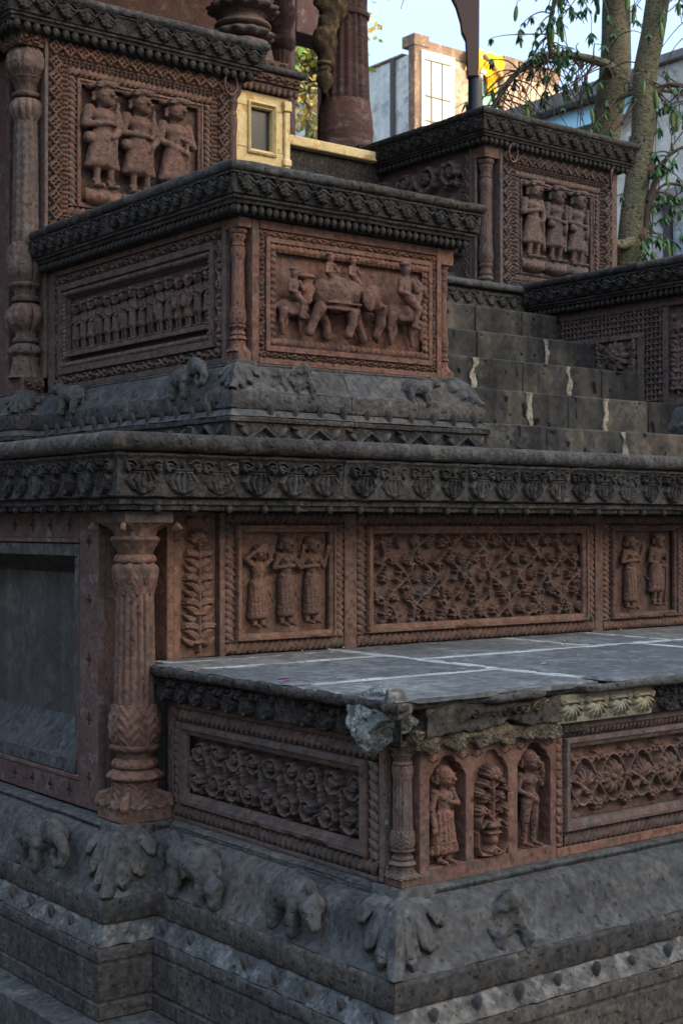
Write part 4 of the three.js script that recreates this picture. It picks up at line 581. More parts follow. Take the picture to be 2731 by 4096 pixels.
function cornice(t, path, y, b, k, { only, cuts = [[], []], seed = 0, palm = 0.098, bead = 0.041, ps = 1, bs = 1, pal = null } = {}) {
  const c = CORN(y, b, k);
  moulding(t, 'cornice_roll', c.roll, path, [M.basaltDark, M.basalt], cuts, { only, step: 0.03, amp: 0.0025, freq: 15, chips: 0.008, crease: 1.1, seed: seed + 1 });
  const fr = moulding(t, 'frieze', c.frieze, path, M.basaltDark, cuts, { only, step: 0.03, amp: 0.002, freq: 18, chips: 0.004, seed: seed + 2 });
  const fi = moulding(t, 'fillet', c.fillet, path, M.basaltDark, cuts, { only, step: 0.05, amp: 0.002, seed: seed + 3 });
  for (let i = 0; i < path.length - 1; i++) { if (only && !only.includes(i)) continue; const [x0, z0] = path[i], [x1, z1] = path[i + 1];
    if (Math.abs(x0 - x1) < 1e-6 && z1 > z0) { row(fr, 'palmette', palmBroad, M.basaltDark, Lface(x0 - (b - 0.026 * k)), z0, z1 + b * 0.6, palm, y - 0.143 * k, 0, ps); row(fi, 'hanging_bud', [dropGeo], M.basaltDark, Lface(x0 - (b - 0.066 * k)), z0, z1 + b * 0.5, bead, y - 0.22 * k, 0, (Array.isArray(bs) ? bs : [bs, bs, bs]).map((v) => v * 0.88)); }
    else if (x1 > x0) { row(fr, 'palmette', palmBroad, M.basaltDark, Rface(z0 + (b - 0.026 * k)), x0 - b * 0.6, x1 + (i === path.length - 2 ? 0 : b * 0.6), palm, y - 0.143 * k, 0, ps); row(fi, 'hanging_bud', [dropGeo], M.basaltDark, Rface(z0 + (b - 0.066 * k)), x0 - b * 0.5, x1 + (i === path.length - 2 ? 0 : b * 0.4), bead, y - 0.22 * k, 0, (Array.isArray(bs) ? bs : [bs, bs, bs]).map((v) => v * 0.88)); } }
}
const strips = (t, name, f, u0, u1, v0, v1, bw, mk, mat, w) => { const W = u1 - u0, Hh = v1 - v0, put = (g, rz, u, v) => add(t, name, g, mat, f.p(u, v, w), f.ry, 1, 0, rz); put(mk(W), 0, u0, v0); put(mk(W), Math.PI, u1, v1); put(mk(Hh - 2 * bw), Math.PI / 2, u1, v0 + bw); put(mk(Hh - 2 * bw), -Math.PI / 2, u0, v1 - bw); };

// ---------------------------------------------------------------- near pedestal: marching soldiers and the elephant procession
const ped1 = thing('carved_pedestal', 'carved red pedestal with an elephant procession and a row of soldiers, left of the stairs', 'pedestal', [4.1, 0.3, -6.1]);
const KAP1 = [[-0.02, 0.7215], [0.010, 0.72], [0.015, 0.714], [0.012, 0.707], [0.024, 0.699], [0.042, 0.683], [0.056, 0.66], [0.066, 0.635], [0.078, 0.612], [0.092, 0.597], [0.1, 0.5885]];
const BAND1 = [[0.06, 0.588], [0.101, 0.587], [0.106, 0.581], [0.106, 0.55], [0.106, 0.514], [0.102, 0.509], [0.06, 0.508]];
const LEDGE1 = [[0.06, 0.5075], [0.099, 0.506], [0.112, 0.49], [0.122, 0.476], [0.06, 0.474]];
const XB1 = [[0.06, 0.4735], [0.122, 0.4725], [0.125, 0.467], [0.125, 0.452], [0.113, 0.447], [0.113, 0.38], [0.113, 0.322], [0.123, 0.317], [0.123, 0.29]];
function plinth1(t, path, only, seed, cuts = []) {
  moulding(t, 'sloping_course', KAP1, path, M.basaltPale, cuts, { only, step: 0.03, amp: 0.0025, freq: 12, crease: 0.9, chips: 0.004, seed });
  moulding(t, 'plain_band', BAND1, path, M.basalt, cuts, { only, step: 0.04, amp: 0.002, chips: 0.004, seed: seed + 1 });
  const lg = moulding(t, 'pegged_ledge', LEDGE1, path, M.basaltPale, cuts, { only, step: 0.03, amp: 0.003, freq: 20, seed: seed + 2 });
  const zg = moulding(t, 'zigzag_course', XB1, path, M.basaltDark, cuts, { only, step: 0.04, amp: 0.0025, chips: 0.006, seed: seed + 3 });
  return [lg, zg];
}
const P1 = [[3.477, -7.06], [3.477, -5.2], [4.752, -5.2], [4.752, -6.7]];
const [lg1, zg1] = plinth1(ped1, P1, [0, 1, 2], 71, [[0.9], [0.55, 0.95], []]);
{ const zig = (() => { const w = 0.28, h = 0.118, r = new Relief(w, h, 0.004), hg = 0.013; r.stroke([[0, 0.006], [w / 2, h * 0.9], [w, 0.006]], 0.008, hg); r.stroke([[0, h * 0.94], [w * 0.1, h * 0.9]], 0.006, hg); r.flower(w / 2, h * 0.3, h * 0.3, 6, hg * 0.8); for (const s of [-1, 1]) { r.leaf(w / 2 + s * w * 0.08, h * 0.2, Math.PI / 2 - s * 1.2, w * 0.2, h * 0.1, hg * 0.8, s * 0.6); r.leaf(w / 2 + s * w * 0.44, h * 0.9, -Math.PI / 2 - s * 0.8, h * 0.6, h * 0.12, hg * 0.8); } return r.geo(0.001).translate(-w / 2, 0, 0); })();
  row(zg1, 'zigzag_motif', [zig], M.basalt, Rface(-5.2 + 0.112), 3.38, 4.86, 0.29, 0.325, 0); row(zg1, 'zigzag_motif', [zig], M.basalt, Lface(3.477 - 0.112), -6.9, -5.12, 0.29, 0.325, 0);
  pegs(lg1, Rface(-5.2), 3.5, 4.85, 0.13, 0.488, 0.106); pegs(lg1, Lface(3.477), -6.9, -5.2, 0.13, 0.488, 0.106);
  add(ped1, 'pedestal_core', block(3.575, 4.70, 0.0, 1.56, -7.04, -5.28, 0.01), M.red);
  add(ped1, 'plinth_core', block(3.5, 4.74, 0.0, 0.715, -7.04, -5.21, 0.01), M.basalt);
  cornice(ped1, P1, 1.585, 0.115, 1, { cuts: [[1.05], [0.52]], seed: 81, bs: [1.05, 1.05, 1.05] });
  add(ped1, 'top_slab', block(3.42, 4.80, 1.545, 1.581, -7.04, -5.14, 0.006), M.slab);
  // front: border of scrolls, roped frame, sunk ground
  let f = Rface(-5.2);
  slabOn(ped1, 'upright_stone', f, 3.549, 3.588, 0.722, 1.362, -0.06, 0.0, M.redBright, 0.006); slabOn(ped1, 'upright_stone', f, 4.640, 4.668, 0.722, 1.362, -0.06, 0.0, M.redBright);
  slabOn(ped1, 'top_rail', f, 3.59, 4.638, 1.322, 1.362, -0.06, 0.0, M.redBright); slabOn(ped1, 'base_rail', f, 3.59, 4.638, 0.722, 0.748, -0.06, 0.0, M.redBright); slabOn(ped1, 'backing_slab', f, 3.58, 4.645, 0.74, 1.33, -0.08, -0.036, M.redBright);
  strips(ped1, 'carved_border', f, 3.590, 4.638, 0.749, 1.321, 0.033, (w) => vineStrip(w, 0.033, 0.055, { hgt: 0.008, c: 0.004 }).geo(), M.redBright, -0.012);
  on(ped1, 'frame_moulding', frameGeo(0.982, 0.506, [[0, -0.01], [0, 0.006], [0.02, 0.006], [0.024, 0.0]], 5, 0.001, 0.002), M.redBright, f, 3.623, 0.782, 0);
  strips(ped1, 'roped_frame', f, 3.646, 4.582, 0.806, 1.265, 0.036, (w) => ropeStrip(w, 0.036, 0.03, { hgt: 0.013 }).geo(), M.redBright, -0.02);
  on(ped1, 'panel_ground', new Relief(0.87, 0.40, 0.02).weather(0.001, 14, 3).geo(), M.redBright, f, 3.680, 0.838, -0.032);
  // side: border of scrolls, stepped frame
  f = Lface(3.477);
  slabOn(ped1, 'upright_stone', f, -5.338, -5.31, 0.722, 1.365, -0.06, 0.0, M.redGrey, 0.006); slabOn(ped1, 'upright_stone', f, -7.05, -6.976, 0.722, 1.365, -0.06, 0.0, M.redGrey);
  slabOn(ped1, 'top_rail', f, -6.975, -5.34, 1.337, 1.365, -0.06, 0, M.redGrey); slabOn(ped1, 'base_rail', f, -6.975, -5.34, 0.722, 0.75, -0.06, 0.002, M.redGrey); slabOn(ped1, 'backing_slab', f, -6.98, -5.33, 0.74, 1.34, -0.09, -0.046, M.redGrey);
  strips(ped1, 'carved_border', f, -6.974, -5.342, 0.751, 1.336, 0.054, (w) => vineStrip(w, 0.054, 0.075, { hgt: 0.011, c: 0.004 }).geo(), M.redGrey, -0.016);
  on(ped1, 'frame_moulding', frameGeo(1.522, 0.475, [[0, -0.02], [0, 0.008], [0.03, 0.008], [0.033, 0.0], [0.034, -0.006], [0.05, -0.010], [0.066, -0.020], [0.07, -0.03], [0.076, -0.034]], 6, 0.001, 0.003), M.redGrey, f, -6.919, 0.806, 0);
  strips(ped1, 'beaded_frame', f, -6.883, -5.433, 0.842, 1.245, 0.026, (w) => ropeStrip(w, 0.026, 0.024, { hgt: 0.01, lean: 0.1 }).geo(), M.redGrey, -0.018);
  on(ped1, 'panel_ground', new Relief(1.38, 0.36, 0.03).weather(0.001, 14, 9).geo(), M.redGrey, f, -6.845, 0.862, -0.042);
  slabOn(ped1, 'ground_shelf', f, -6.84, -5.445, 0.892, 0.916, -0.044, 0.006, M.redGrey);
}
// ---------------------------------------------------------------- stairs between the pedestals
const stairs = thing('stone_stairs', 'flight of dark basalt steps stained with pale mortar drips between carved pedestals', 'stairs', [5.8, 0.3, -5.9]);
{ const zs = [-5.10, -5.40, -5.71, -6.06, -6.355], J = [[5.891, 7.3], [5.475, 6.08], [5.364, 6.118], [6.284], []], dry = [[5.3, 6.6], [5.05, 5.78, 6.45], [5.02, 5.74, 6.4], [5.2, 5.72], [5.4, 5.98, 6.38]];
  zs.forEach((z, k) => { const y0 = 0.29 + 0.21 * k, y1 = 0.30 + 0.21 * (k + 1), ends = [4.80, ...[...J[k], ...dry[k]].sort((p, q) => p - q), k ? 6.735 : 9.0]; for (let i = 0; i < ends.length - 1; i++) { add(stairs, 'step_block', block(ends[i] + 0.003, ends[i + 1] - 0.003, y0, y1 + (hsh(i, k, 5) - 0.5) * 0.006, z - 0.5, z + (hsh(i, k, 9) - 0.5) * 0.008, 0.011), M.step);
      if (i && J[k].includes(ends[i])) { const x = ends[i]; add(stairs, 'mortar_drip', nets((px, py, pz) => Math.max(Math.abs(px - x - 0.012 * n3(py * 18, k, i)) - 0.017 - 0.028 * fbm(py * 22 + k * 7 + Math.sign(px - x) * 3, i, pz * 9, 3), Math.abs(py - (y0 + y1) / 2 - 0.004) - 0.102, Math.abs(pz - z) - 0.006) , [x - 0.05, y0 - 0.01, z - 0.012], [x + 0.05, y1 + 0.012, z + 0.012], 0.005), M.drip); } } });
  add(stairs, 'landing_core', block(4.74, 6.74, 0.2, 1.34, -7.3, -6.62, 0.01), M.basalt);
  const LP = [[4.76, -6.62], [6.73, -6.62]]; const c = CORN(1.56, 0.06, 1);
  moulding(stairs, 'landing_roll', c.roll, LP, M.basaltPale, [], { step: 0.04, amp: 0.002, crease: 1.1, seed: 91 });
  add(stairs, 'landing_frieze', block(4.76, 6.73, 1.345, 1.51, -6.75, -6.6, 0.004), M.basalt);
  row(stairs, 'palmette', palmBroad, M.basalt, Rface(-6.601), 5.3, 6.70, 0.1, 1.405, 0, [0.95, 0.95, 0.9]);
  add(stairs, 'landing_paving', block(4.72, 6.75, 1.52, 1.557, -9.3, -6.66, 0.005), M.slab);
}
// ---------------------------------------------------------------- pedestal right of the stairs
const ped2 = thing('carved_pedestal', 'pedestal with lattice of quatrefoils and a rosette along its side, right of the stairs', 'pedestal', [7.6, 0.3, -6.1]);
{ const f = Lface(6.72), P2 = [[6.72, -6.62], [6.72, -5.2], [9.2, -5.2]], mt = M.redGrey;
  add(ped2, 'pedestal_core', block(6.76, 9.1, 0.1, 1.54, -7.1, -5.24, 0.01), M.redGrey);
  plinth1(ped2, [[6.72, -5.46], [6.72, -5.2], [9.2, -5.2]], [0, 1], 101);
  cornice(ped2, P2, 1.58, 0.115, 1, { cuts: [[1.0], []], seed: 111, palm: 0.118, ps: [1.12, 0.95, 1] });
  add(ped2, 'top_slab', block(6.68, 9.1, 1.545, 1.577, -7.1, -5.14, 0.006), M.slab);
  slabOn(ped2, 'backing_slab', f, -6.5, -5.2, 0.7, 1.36, -0.08, -0.03, mt);
  slabOn(ped2, 'top_rail', f, -6.5, -5.2, 1.308, 1.36, -0.05, 0.0, mt);
  on(ped2, 'lattice_field', quatrefoils(0.985, 0.13, 0.0325).geo(0, 1, 2), mt, f, -6.51, 1.178, -0.017); on(ped2, 'lattice_field', quatrefoils(0.132, 0.44, 0.033).geo(0, 3, 1), mt, f, -5.660, 0.738, -0.017);
  slabOn(ped2, 'inner_rail', f, -6.5, -5.664, 1.142, 1.177, -0.03, 0.0, mt); slabOn(ped2, 'inner_rail', f, -5.718, -5.664, 0.72, 1.141, -0.03, 0.0, mt); slabOn(ped2, 'inner_rail', f, -6.2, -5.72, 0.915, 0.950, -0.03, 0.002, mt);
  on(ped2, 'rosette_panel', rosettePanel(0.35, 0.192).geo(), mt, f, -6.07, 0.950, -0.028);
  slabOn(ped2, 'upright_stone', f, -5.525, -5.484, 0.72, 1.306, -0.03, 0.0, mt); slabOn(ped2, 'base_rail', f, -5.48, -5.2, 0.72, 0.758, -0.03, 0, mt);
  on(ped2, 'candelabrum', candelabrum(0.15, 0.5, 0.004).geo(), mt, f, -5.482, 0.762, -0.026); slabOn(ped2, 'upright_stone', f, -5.33, -5.24, 0.72, 1.306, -0.03, 0.0, mt);
}
// ---------------------------------------------------------------- two tall pedestals with three guards each
function guardPanel(t, f, u0, u1, v0, v1, mat, seed) {
  slabOn(t, 'backing_slab', f, u0, u1, v0, v1, -0.12, -0.062, mat);
  strips(t, 'lozenge_border', f, u0, u1, v0, v1, 0.086, (w) => diamondStrip(w, 0.086, 0.082, { hgt: 0.012, seed, c: 0.005 }).geo(0, seed), mat, -0.016);
  strips(t, 'dentil_border', f, u0 + 0.087, u1 - 0.087, v0 + 0.087, v1 - 0.087, 0.036, (w) => dentStrip(w, 0.036, 0.026, 0.008).geo(), mat, -0.012);
  strips(t, 'leaf_border', f, u0 + 0.124, u1 - 0.124, v0 + 0.124, v1 - 0.124, 0.055, (w) => leafStrip(w, 0.055, 0.034, { hgt: 0.014, seed, c: 0.005 }).geo(), mat, -0.03);
  on(t, 'frame_moulding', frameGeo(u1 - u0 - 0.356, v1 - v0 - 0.356, rollFrame(0.014, 0.016), seed), mat, f, u0 + 0.178, v0 + 0.178, -0.022);
  on(t, 'panel_ground', new Relief(u1 - u0 - 0.42, v1 - v0 - 0.42, 0.03).weather(0.001, 12, seed).geo(), mat, f, u0 + 0.21, v0 + 0.21, -0.056);
}
const ped0 = thing('carved_pedestal', 'tallest carved pedestal at upper left with three turbaned guards and a tall corner column', 'pedestal', [4.0, 0.3, -8.2]);
{ const P0 = [[3.30, -11], [3.30, -7.05], [4.735, -7.05], [4.735, -9]], f = Rface(-7.05);
  add(ped0, 'pedestal_core', block(3.52, 4.70, 0.1, 2.82, -11, -7.14, 0.01), M.red); add(ped0, 'side_wall', block(3.38, 3.53, 0.1, 2.60, -11, -7.34, 0.01), M.maroon);
  plinth1(ped0, [[3.34, -11], [3.34, -7.06], [3.52, -7.06]], [0, 1], 121); add(ped0, 'plinth_core', block(3.36, 3.56, 0.1, 0.715, -11, -7.08, 0.01), M.basalt);
  cornice(ped0, P0, 2.875, 0.125, 1.05, { seed: 131, palm: 0.123, ps: [1.18, 1.15, 1.1], bead: 0.058, bs: [1.4, 1.3, 1.4] });
  add(ped0, 'top_slab', block(3.25, 4.78, 2.83, 2.870, -11, -7.0, 0.006), M.slab);
  guardPanel(ped0, f, 3.478, 4.652, 1.58, 2.650, M.red, 3);
  slabOn(ped0, 'upright_stone', f, 3.455, 3.476, 0.8, 2.65, -0.2, 0.006, M.redGrey); slabOn(ped0, 'lower_facing', f, 3.478, 4.7, 0.8, 1.579, -0.1, -0.01, M.red);
  slabOn(ped0, 'top_rail', f, 3.46, 4.70, 2.652, 2.70, -0.1, 0.004, M.red);
}
const ped3 = thing('carved_pedestal', 'far carved pedestal before the trees with three guards and scrollwork on its side', 'pedestal', [7.5, 1.55, -7.8]);
{ const P3 = [[6.79, -8.36], [6.79, -7.12], [8.185, -7.12], [8.185, -8.5]], f = Rface(-7.12);
  add(ped3, 'pedestal_core', block(6.86, 8.15, 1.4, 2.82, -8.5, -7.19, 0.01), M.red);
  cornice(ped3, P3, 2.862, 0.11, 1.05, { only: [0, 1, 2], seed: 141, palm: 0.115, ps: [1.1, 1.1, 1], bead: 0.049, bs: [1.2, 1.15, 1.2] });
  add(ped3, 'top_slab', block(6.75, 8.22, 2.83, 2.857, -8.5, -7.06, 0.006), M.slab);
  guardPanel(ped3, f, 6.966, 8.09, 1.60, 2.628, M.redGrey, 6);
  slabOn(ped3, 'upright_stone', f, 6.935, 6.964, 1.56, 2.63, -0.1, 0.004, M.redGrey); slabOn(ped3, 'upright_stone', f, 8.092, 8.15, 1.56, 2.63, -0.1, 0.0, M.redGrey); slabOn(ped3, 'top_rail', f, 6.83, 8.15, 2.63, 2.66, -0.1, 0.003, M.redGrey); slabOn(ped3, 'base_rail', f, 6.80, 8.15, 1.55, 1.598, -0.1, 0.003, M.redGrey);
  add(ped3, 'recess_back', block(6.80, 6.94, 1.56, 2.63, -7.30, -7.252, 0.004), M.redGrey); const l = Lface(6.79); slabOn(ped3, 'backing_slab', l, -8.36, -7.25, 1.56, 2.66, -0.1, -0.02, M.redGrey);
  slabOn(ped3, 'upright_stone', l, -7.275, -7.252, 1.56, 2.66, -0.05, 0.004, M.redGrey); slabOn(ped3, 'upright_stone', l, -7.251, -7.212, 1.62, 2.55, -0.018, 0.002, M.redGrey);
  on(ped3, 'carved_border', (() => { const q = diamondStrip(1.0, 0.07, 0.09, { c: 0.005 }).geo(); q.rotateZ(Math.PI / 2); return q; })(), M.redGrey, l, -7.276, 1.6, -0.006);
  slabOn(ped3, 'top_rail', l, -8.36, -7.35, 2.632, 2.66, -0.05, 0.0, M.redGrey);
  on(ped3, 'scroll_panel', scrollwork(1.0, 1.03, 0.006, 4, 0.026).geo(), M.redGrey, l, -8.355, 1.6, -0.014);
  // the wall that runs on behind, a little set back
  const P3b = [[6.90, -12], [6.90, -8.5]]; add(ped3, 'rear_wall', block(6.94, 9.6, 1.4, 2.84, -12, -8.51, 0.01), M.basalt);
  cornice(ped3, P3b, 2.93, 0.11, 1.1, { seed: 151, palm: 0.13, ps: 1.2, bead: 0.055, bs: 1.3 });
}
// ================================================================ turned columns
const flute = (n, a) => (th) => 1 - a * 2.2 * Math.pow(1 - Math.abs(Math.sin(th * n / 2)), 1.6);
const petals = (n, a, up = 1, veins = 0.3) => (th, y, t) => { if (up < 0) t = 1 - t; const v = Math.abs(((th * n / (2 * Math.PI)) % 1 + 1) % 1 - 0.5) * 2, v2 = 1 - v; const edge = (u, s) => sstep(0.0, 0.16, Math.sqrt(clamp(1 - Math.pow(clamp(t * s), 2.2))) - u); const m = Math.max(edge(v, 1), 0.6 * edge(v2, 0.86)); return 1 + a * m * (1 - veins * Math.abs(Math.sin((t * 4 + v * 1.2) * Math.PI))) - a * 0.35; };
const scallop = (n, a) => (th, y, t) => 1 + a * Math.abs(Math.sin(th * n / 2)) * Math.sin(Math.PI * clamp(t));
const oct = (th) => 1 / Math.cos(((th + Math.PI / 8) % (Math.PI / 4)) - Math.PI / 8) * 0.96;
const square = (k) => (th, y, t) => { const q = k(t), a = ((th + Math.PI / 4) % (Math.PI / 2)) - Math.PI / 4; return lerp(1, Math.min(1.34, 1 / Math.cos(a)), q); };
// layout in fractions of the height; R is the shaft radius
function column(t, x, z, y0, H, R, mat, { seg = 48, ped = 0, pedMat = mat, shaftA = 0.05, leafN = 8, cap = 'bell', taper = 0.84 } = {}) {
  const Y = (q) => y0 + q * H, p = (name, pr, mod, sub = 2, par = t) => add(par, name, turned(pr.map(([r, y]) => [r * R, y * H]), seg, mod, sub), mat, [x, y0, z]);
  if (ped) add(t, 'pedestal', block(x - ped, x + ped, y0 - ped * 0.55, y0 + 0.002, z - ped, z + ped, 0.004), pedMat);
  p('base_bell', [[1.30, 0], [1.26, 0.012], [1.08, 0.03], [1.02, 0.06], [1.06, 0.085], [1.0, 0.09]], (th, y, tt) => square((q) => 1 - sstep(0.1, 0.7, q))(th, y, tt) * petals(leafN, 0.2, 1, 0.6)(th + 0.4, y, tt), 6);
  p('petal_ring', [[0.98, 0.088], [1.2, 0.096], [1.22, 0.104], [1.05, 0.122], [0.86, 0.132]], scallop(leafN, 0.14), 3);
  p('ring', [[0.84, 0.131], [1.04, 0.135], [1.08, 0.144], [1.07, 0.152], [0.94, 0.166], [0.86, 0.168]], oct, 2);
  p('collar', [[0.84, 0.167], [0.86, 0.185], [1.1, 0.2], [1.16, 0.212], [1.0, 0.218]], scallop(leafN, 0.09), 3);
  p('bulb', [[0.96, 0.216], [1.1, 0.235], [1.17, 0.27], [1.15, 0.31], [1.08, 0.345], [1.03, 0.358], [0.96, 0.36]], petals(leafN, 0.17, 1, 0.6), 7);
  p('shaft', [[1.0, 0.35], [0.975, 0.45], [0.93, 0.6], [0.89, 0.75], [taper, 0.856]], flute(leafN * 2, shaftA), 3);
  p('leaf_collar', [[taper * 0.97, 0.742], [taper * 1.02, 0.75], [taper * 1.16, 0.80], [taper * 1.13, 0.85], [taper * 0.9, 0.856]].map(([r, y]) => [r, y + 0.0]), (th, y, tt) => petals(leafN, 0.16, -1, 0.3)(th, y, tt), 5);
  p('neck_ring', [[0.8, 0.855], [0.95, 0.862], [0.985, 0.872], [0.9, 0.885], [0.78, 0.89]], oct, 2);
  p('cup', [[0.78, 0.888], [0.84, 0.905], [1.0, 0.93], [1.14, 0.942], [1.1, 0.952], [0.98, 0.954]], scallop(leafN, 0.1), 3);
  if (cap === 'bell') { const m = p('capital', [[0.94, 0.95], [0.98, 0.965], [1.1, 0.985], [1.22, 0.998], [1.2, 1.0], [0.2, 1.0]], (th, y, tt) => square((q) => sstep(0.3, 1, q))(th, y, tt) * (1 + 0.05 * Math.sin(th * 16)), 3); return m; }
  p('capital', [[0.94, 0.95], [1.2, 0.962], [1.34, 0.978], [1.3, 0.994], [1.1, 1.0], [0.2, 1.0]], petals(leafN * 1.5, 0.07, 1, 0.2), 3);
}
{ const t = thing('corner_column', 'large fluted red column with leafy bulb at the terrace corner beside the bench', 'column', [2.735, -1.118, -4.80]);
  column(t, 2.735, -4.80, -1.064, 1.076, 0.081, M.red, { seg: 96, shaftA: 0.06 });
  add(t, 'pedestal', block(2.630, 2.838, -1.116, -1.062, -4.905, -4.693, 0.005), M.red);
  for (const [a, b] of [[-1, 1], [1, 1], [-1, -1], [1, -1]]) { const cx = 2.735 + a * 0.105, cz = -4.80 + b * 0.105; add(t, 'volute', body([...chain([V(0, -0.01, 0), V(a * 0.012, 0.004, b * 0.012), V(a * 0.02, -0.008, b * 0.02), V(a * 0.008, -0.018, b * 0.008)], [0.008, 0.009, 0.008, 0.005], 0.008)], 0.0035), M.red, [cx, 0.0, cz]); add(t, 'base_leaf', body([...chain([V(-a * 0.03, 0.05, -b * 0.03), V(0, 0.028, 0), V(a * 0.006, 0.006, b * 0.006), V(-a * 0.01, 0.002, -b * 0.01)], [0.013, 0.017, 0.015, 0.012], 0.012)], 0.0045), M.red, [cx - a * 0.012, -1.062, cz - b * 0.012]); }
  for (let i = 0; i < 8; i++) { const a = i / 8 * Math.PI * 2; add(t, 'hanging_leaf', body(chain([V(0, 0.0, 0), V(0, -0.02, 0.012), V(0, -0.05, 0.015), V(0, -0.066, 0.024)], [0.015, 0.021, 0.016, 0.005], 0.012), 0.005), M.red, [2.735 + Math.sin(a) * 0.058, -0.148, -4.80 + Math.cos(a) * 0.058], a); }
}
{ const t = thing('corner_column', 'small fluted red column standing in the near broken corner of the bench', 'column', [2.885, -1.118, -3.394]);
  column(t, 2.883, -3.394, -1.09, 0.405, 0.033, M.redGrey, { seg: 56, shaftA: 0.07 }); add(t, 'pedestal', block(2.845, 2.9195, -1.1165, -1.089, -3.436, -3.3545, 0.003), M.red);
  add(t, 'recess_back', block(2.862, 2.93, -1.116, -0.68, -3.47, -3.432, 0.003), M.maroon); add(t, 'recess_side', block(2.905, 2.93, -1.09, -0.68, -3.431, -3.403, 0.003), M.maroon); add(t, 'cap_stone', block(2.846, 2.918, -0.684, -0.664, -3.465, -3.356, 0.005), M.redGrey); add(t, 'mortar_fill', wornBlock(2.848, 2.874, -1.115, -0.82, -3.466, -3.437, 0.004, 0.012, 30, 0.01), M.cement);
}
{ const t = thing('corner_column', 'small red column at the near corner of the elephant procession pedestal', 'column', [3.513, 0.72, -5.25]);
  column(t, 3.512, -5.255, 0.772, 0.545, 0.031, M.redBright, { seg: 40, cap: 'lotus' }); add(t, 'pedestal', block(3.4785, 3.5475, 0.7225, 0.771, -5.309, -5.2015, 0.003), M.red); add(t, 'cap_stone', block(3.479, 3.548, 1.318, 1.362, -5.31, -5.202, 0.003), M.redBright); add(t, 'recess_back', block(3.5, 3.57, 0.771, 1.318, -5.335, -5.306, 0.003), M.maroon);
}
{ const t = thing('corner_column', 'slim red column at the stair end of the elephant procession pedestal', 'column', [4.71, 0.72, -5.24]);
  column(t, 4.712, -5.243, 0.762, 0.52, 0.024, M.redBright, { seg: 32 }); add(t, 'pedestal', block(4.67, 4.751, 0.7225, 0.761, -5.3, -5.202, 0.003), M.redBright); add(t, 'cap_stone', block(4.67, 4.75, 1.284, 1.362, -5.3, -5.203, 0.003), M.redBright);
}
{ const t = thing('corner_column', 'tall dotted red column with lotus capital at the upper left pedestal corner', 'column', [3.395, 0.72, -7.14]);
  const R = 0.062, x = 3.395, z = -7.145, p = (n, pr, mod, sub = 3) => add(t, n, turned(pr, 96, mod, sub), M.redGrey, [x, 0, z]);
  add(t, 'pedestal', block(3.335, 3.455, 0.722, 0.80, -7.24, -7.052, 0.004), M.red);
  p('base_bell', [[0.086, 0.80], [0.075, 0.83], [0.066, 0.88], [0.07, 0.92]], petals(6, 0.28, 1, 0.4)); p('petal_ring', [[0.066, 0.915], [0.086, 0.935], [0.08, 0.96], [0.056, 0.99]], scallop(8, 0.18)); p('ring', [[0.055, 0.988], [0.07, 0.995], [0.072, 1.012], [0.055, 1.025]], null);
  p('lower_bulb', [[0.054, 1.02], [0.05, 1.05], [0.075, 1.09], [0.09, 1.13], [0.088, 1.17], [0.07, 1.2], [0.05, 1.21]], scallop(10, 0.3)); p('ring', [[0.05, 1.208], [0.074, 1.215], [0.076, 1.235], [0.06, 1.25]], null);
  p('collar', [[0.056, 1.245], [0.058, 1.28], [0.08, 1.30], [0.084, 1.315], [0.07, 1.32]], scallop(8, 0.16)); p('lotus_bulb', [[0.068, 1.318], [0.086, 1.36], [0.09, 1.42], [0.083, 1.49], [0.078, 1.53], [0.066, 1.535]], petals(7, 0.26, 1, 0.1), 5);
  p('shaft', [[0.072, 1.52], [0.068, 1.8], [0.064, 2.1], [0.06, 2.215]], (th, y) => 1 + 0.11 * Math.pow(Math.abs(Math.cos(th * 5)), 2) * (0.45 + 0.55 * Math.pow(Math.abs(Math.sin(y * 62)), 2)), 22);
  p('pendant_collar', [[0.05, 2.185], [0.062, 2.2], [0.07, 2.235], [0.076, 2.275], [0.07, 2.31], [0.05, 2.318]], scallop(12, 0.28)); p('ring', [[0.05, 2.316], [0.072, 2.325], [0.076, 2.343], [0.055, 2.358]], scallop(8, 0.07)); p('cup', [[0.053, 2.356], [0.056, 2.39], [0.075, 2.42], [0.088, 2.43], [0.07, 2.44]], scallop(8, 0.18)); p('lotus_capital', [[0.07, 2.436], [0.094, 2.47], [0.1, 2.51], [0.094, 2.55], [0.075, 2.585], [0.03, 2.59]], petals(9, 0.24, 1, 0.1), 5);
  add(t, 'capital_block', block(3.305, 3.453, 2.588, 2.672, -7.26, -7.052, 0.004), M.red); add(t, 'block_carving', scrollwork(0.14, 0.075, 0.004, 1, 0.01).geo(), M.red, [3.309, 2.592, -7.053]); add(t, 'block_carving', scrollwork(0.2, 0.075, 0.004, 1, 0.01).geo(), M.redGrey, [3.306, 2.592, -7.258], -Math.PI / 2);
  add(t, 'pedestal_carving', scrollwork(0.11, 0.07, 0.004, 1, 0.01).geo(), M.red, [3.34, 0.726, -7.053]);
}
{ const t = thing('corner_column', 'weathered grey fluted column at the near corner of the far pedestal', 'column', [6.845, 1.56, -7.18]);
  column(t, 6.862, -7.185, 1.62, 0.93, 0.043, M.redGrey, { seg: 48, cap: 'lotus' }); add(t, 'pedestal', block(6.795, 6.934, 1.56, 1.619, -7.25, -7.122, 0.003), M.redGrey); add(t, 'cap_stone', block(6.795, 6.934, 2.552, 2.63, -7.25, -7.122, 0.004), M.red);
}
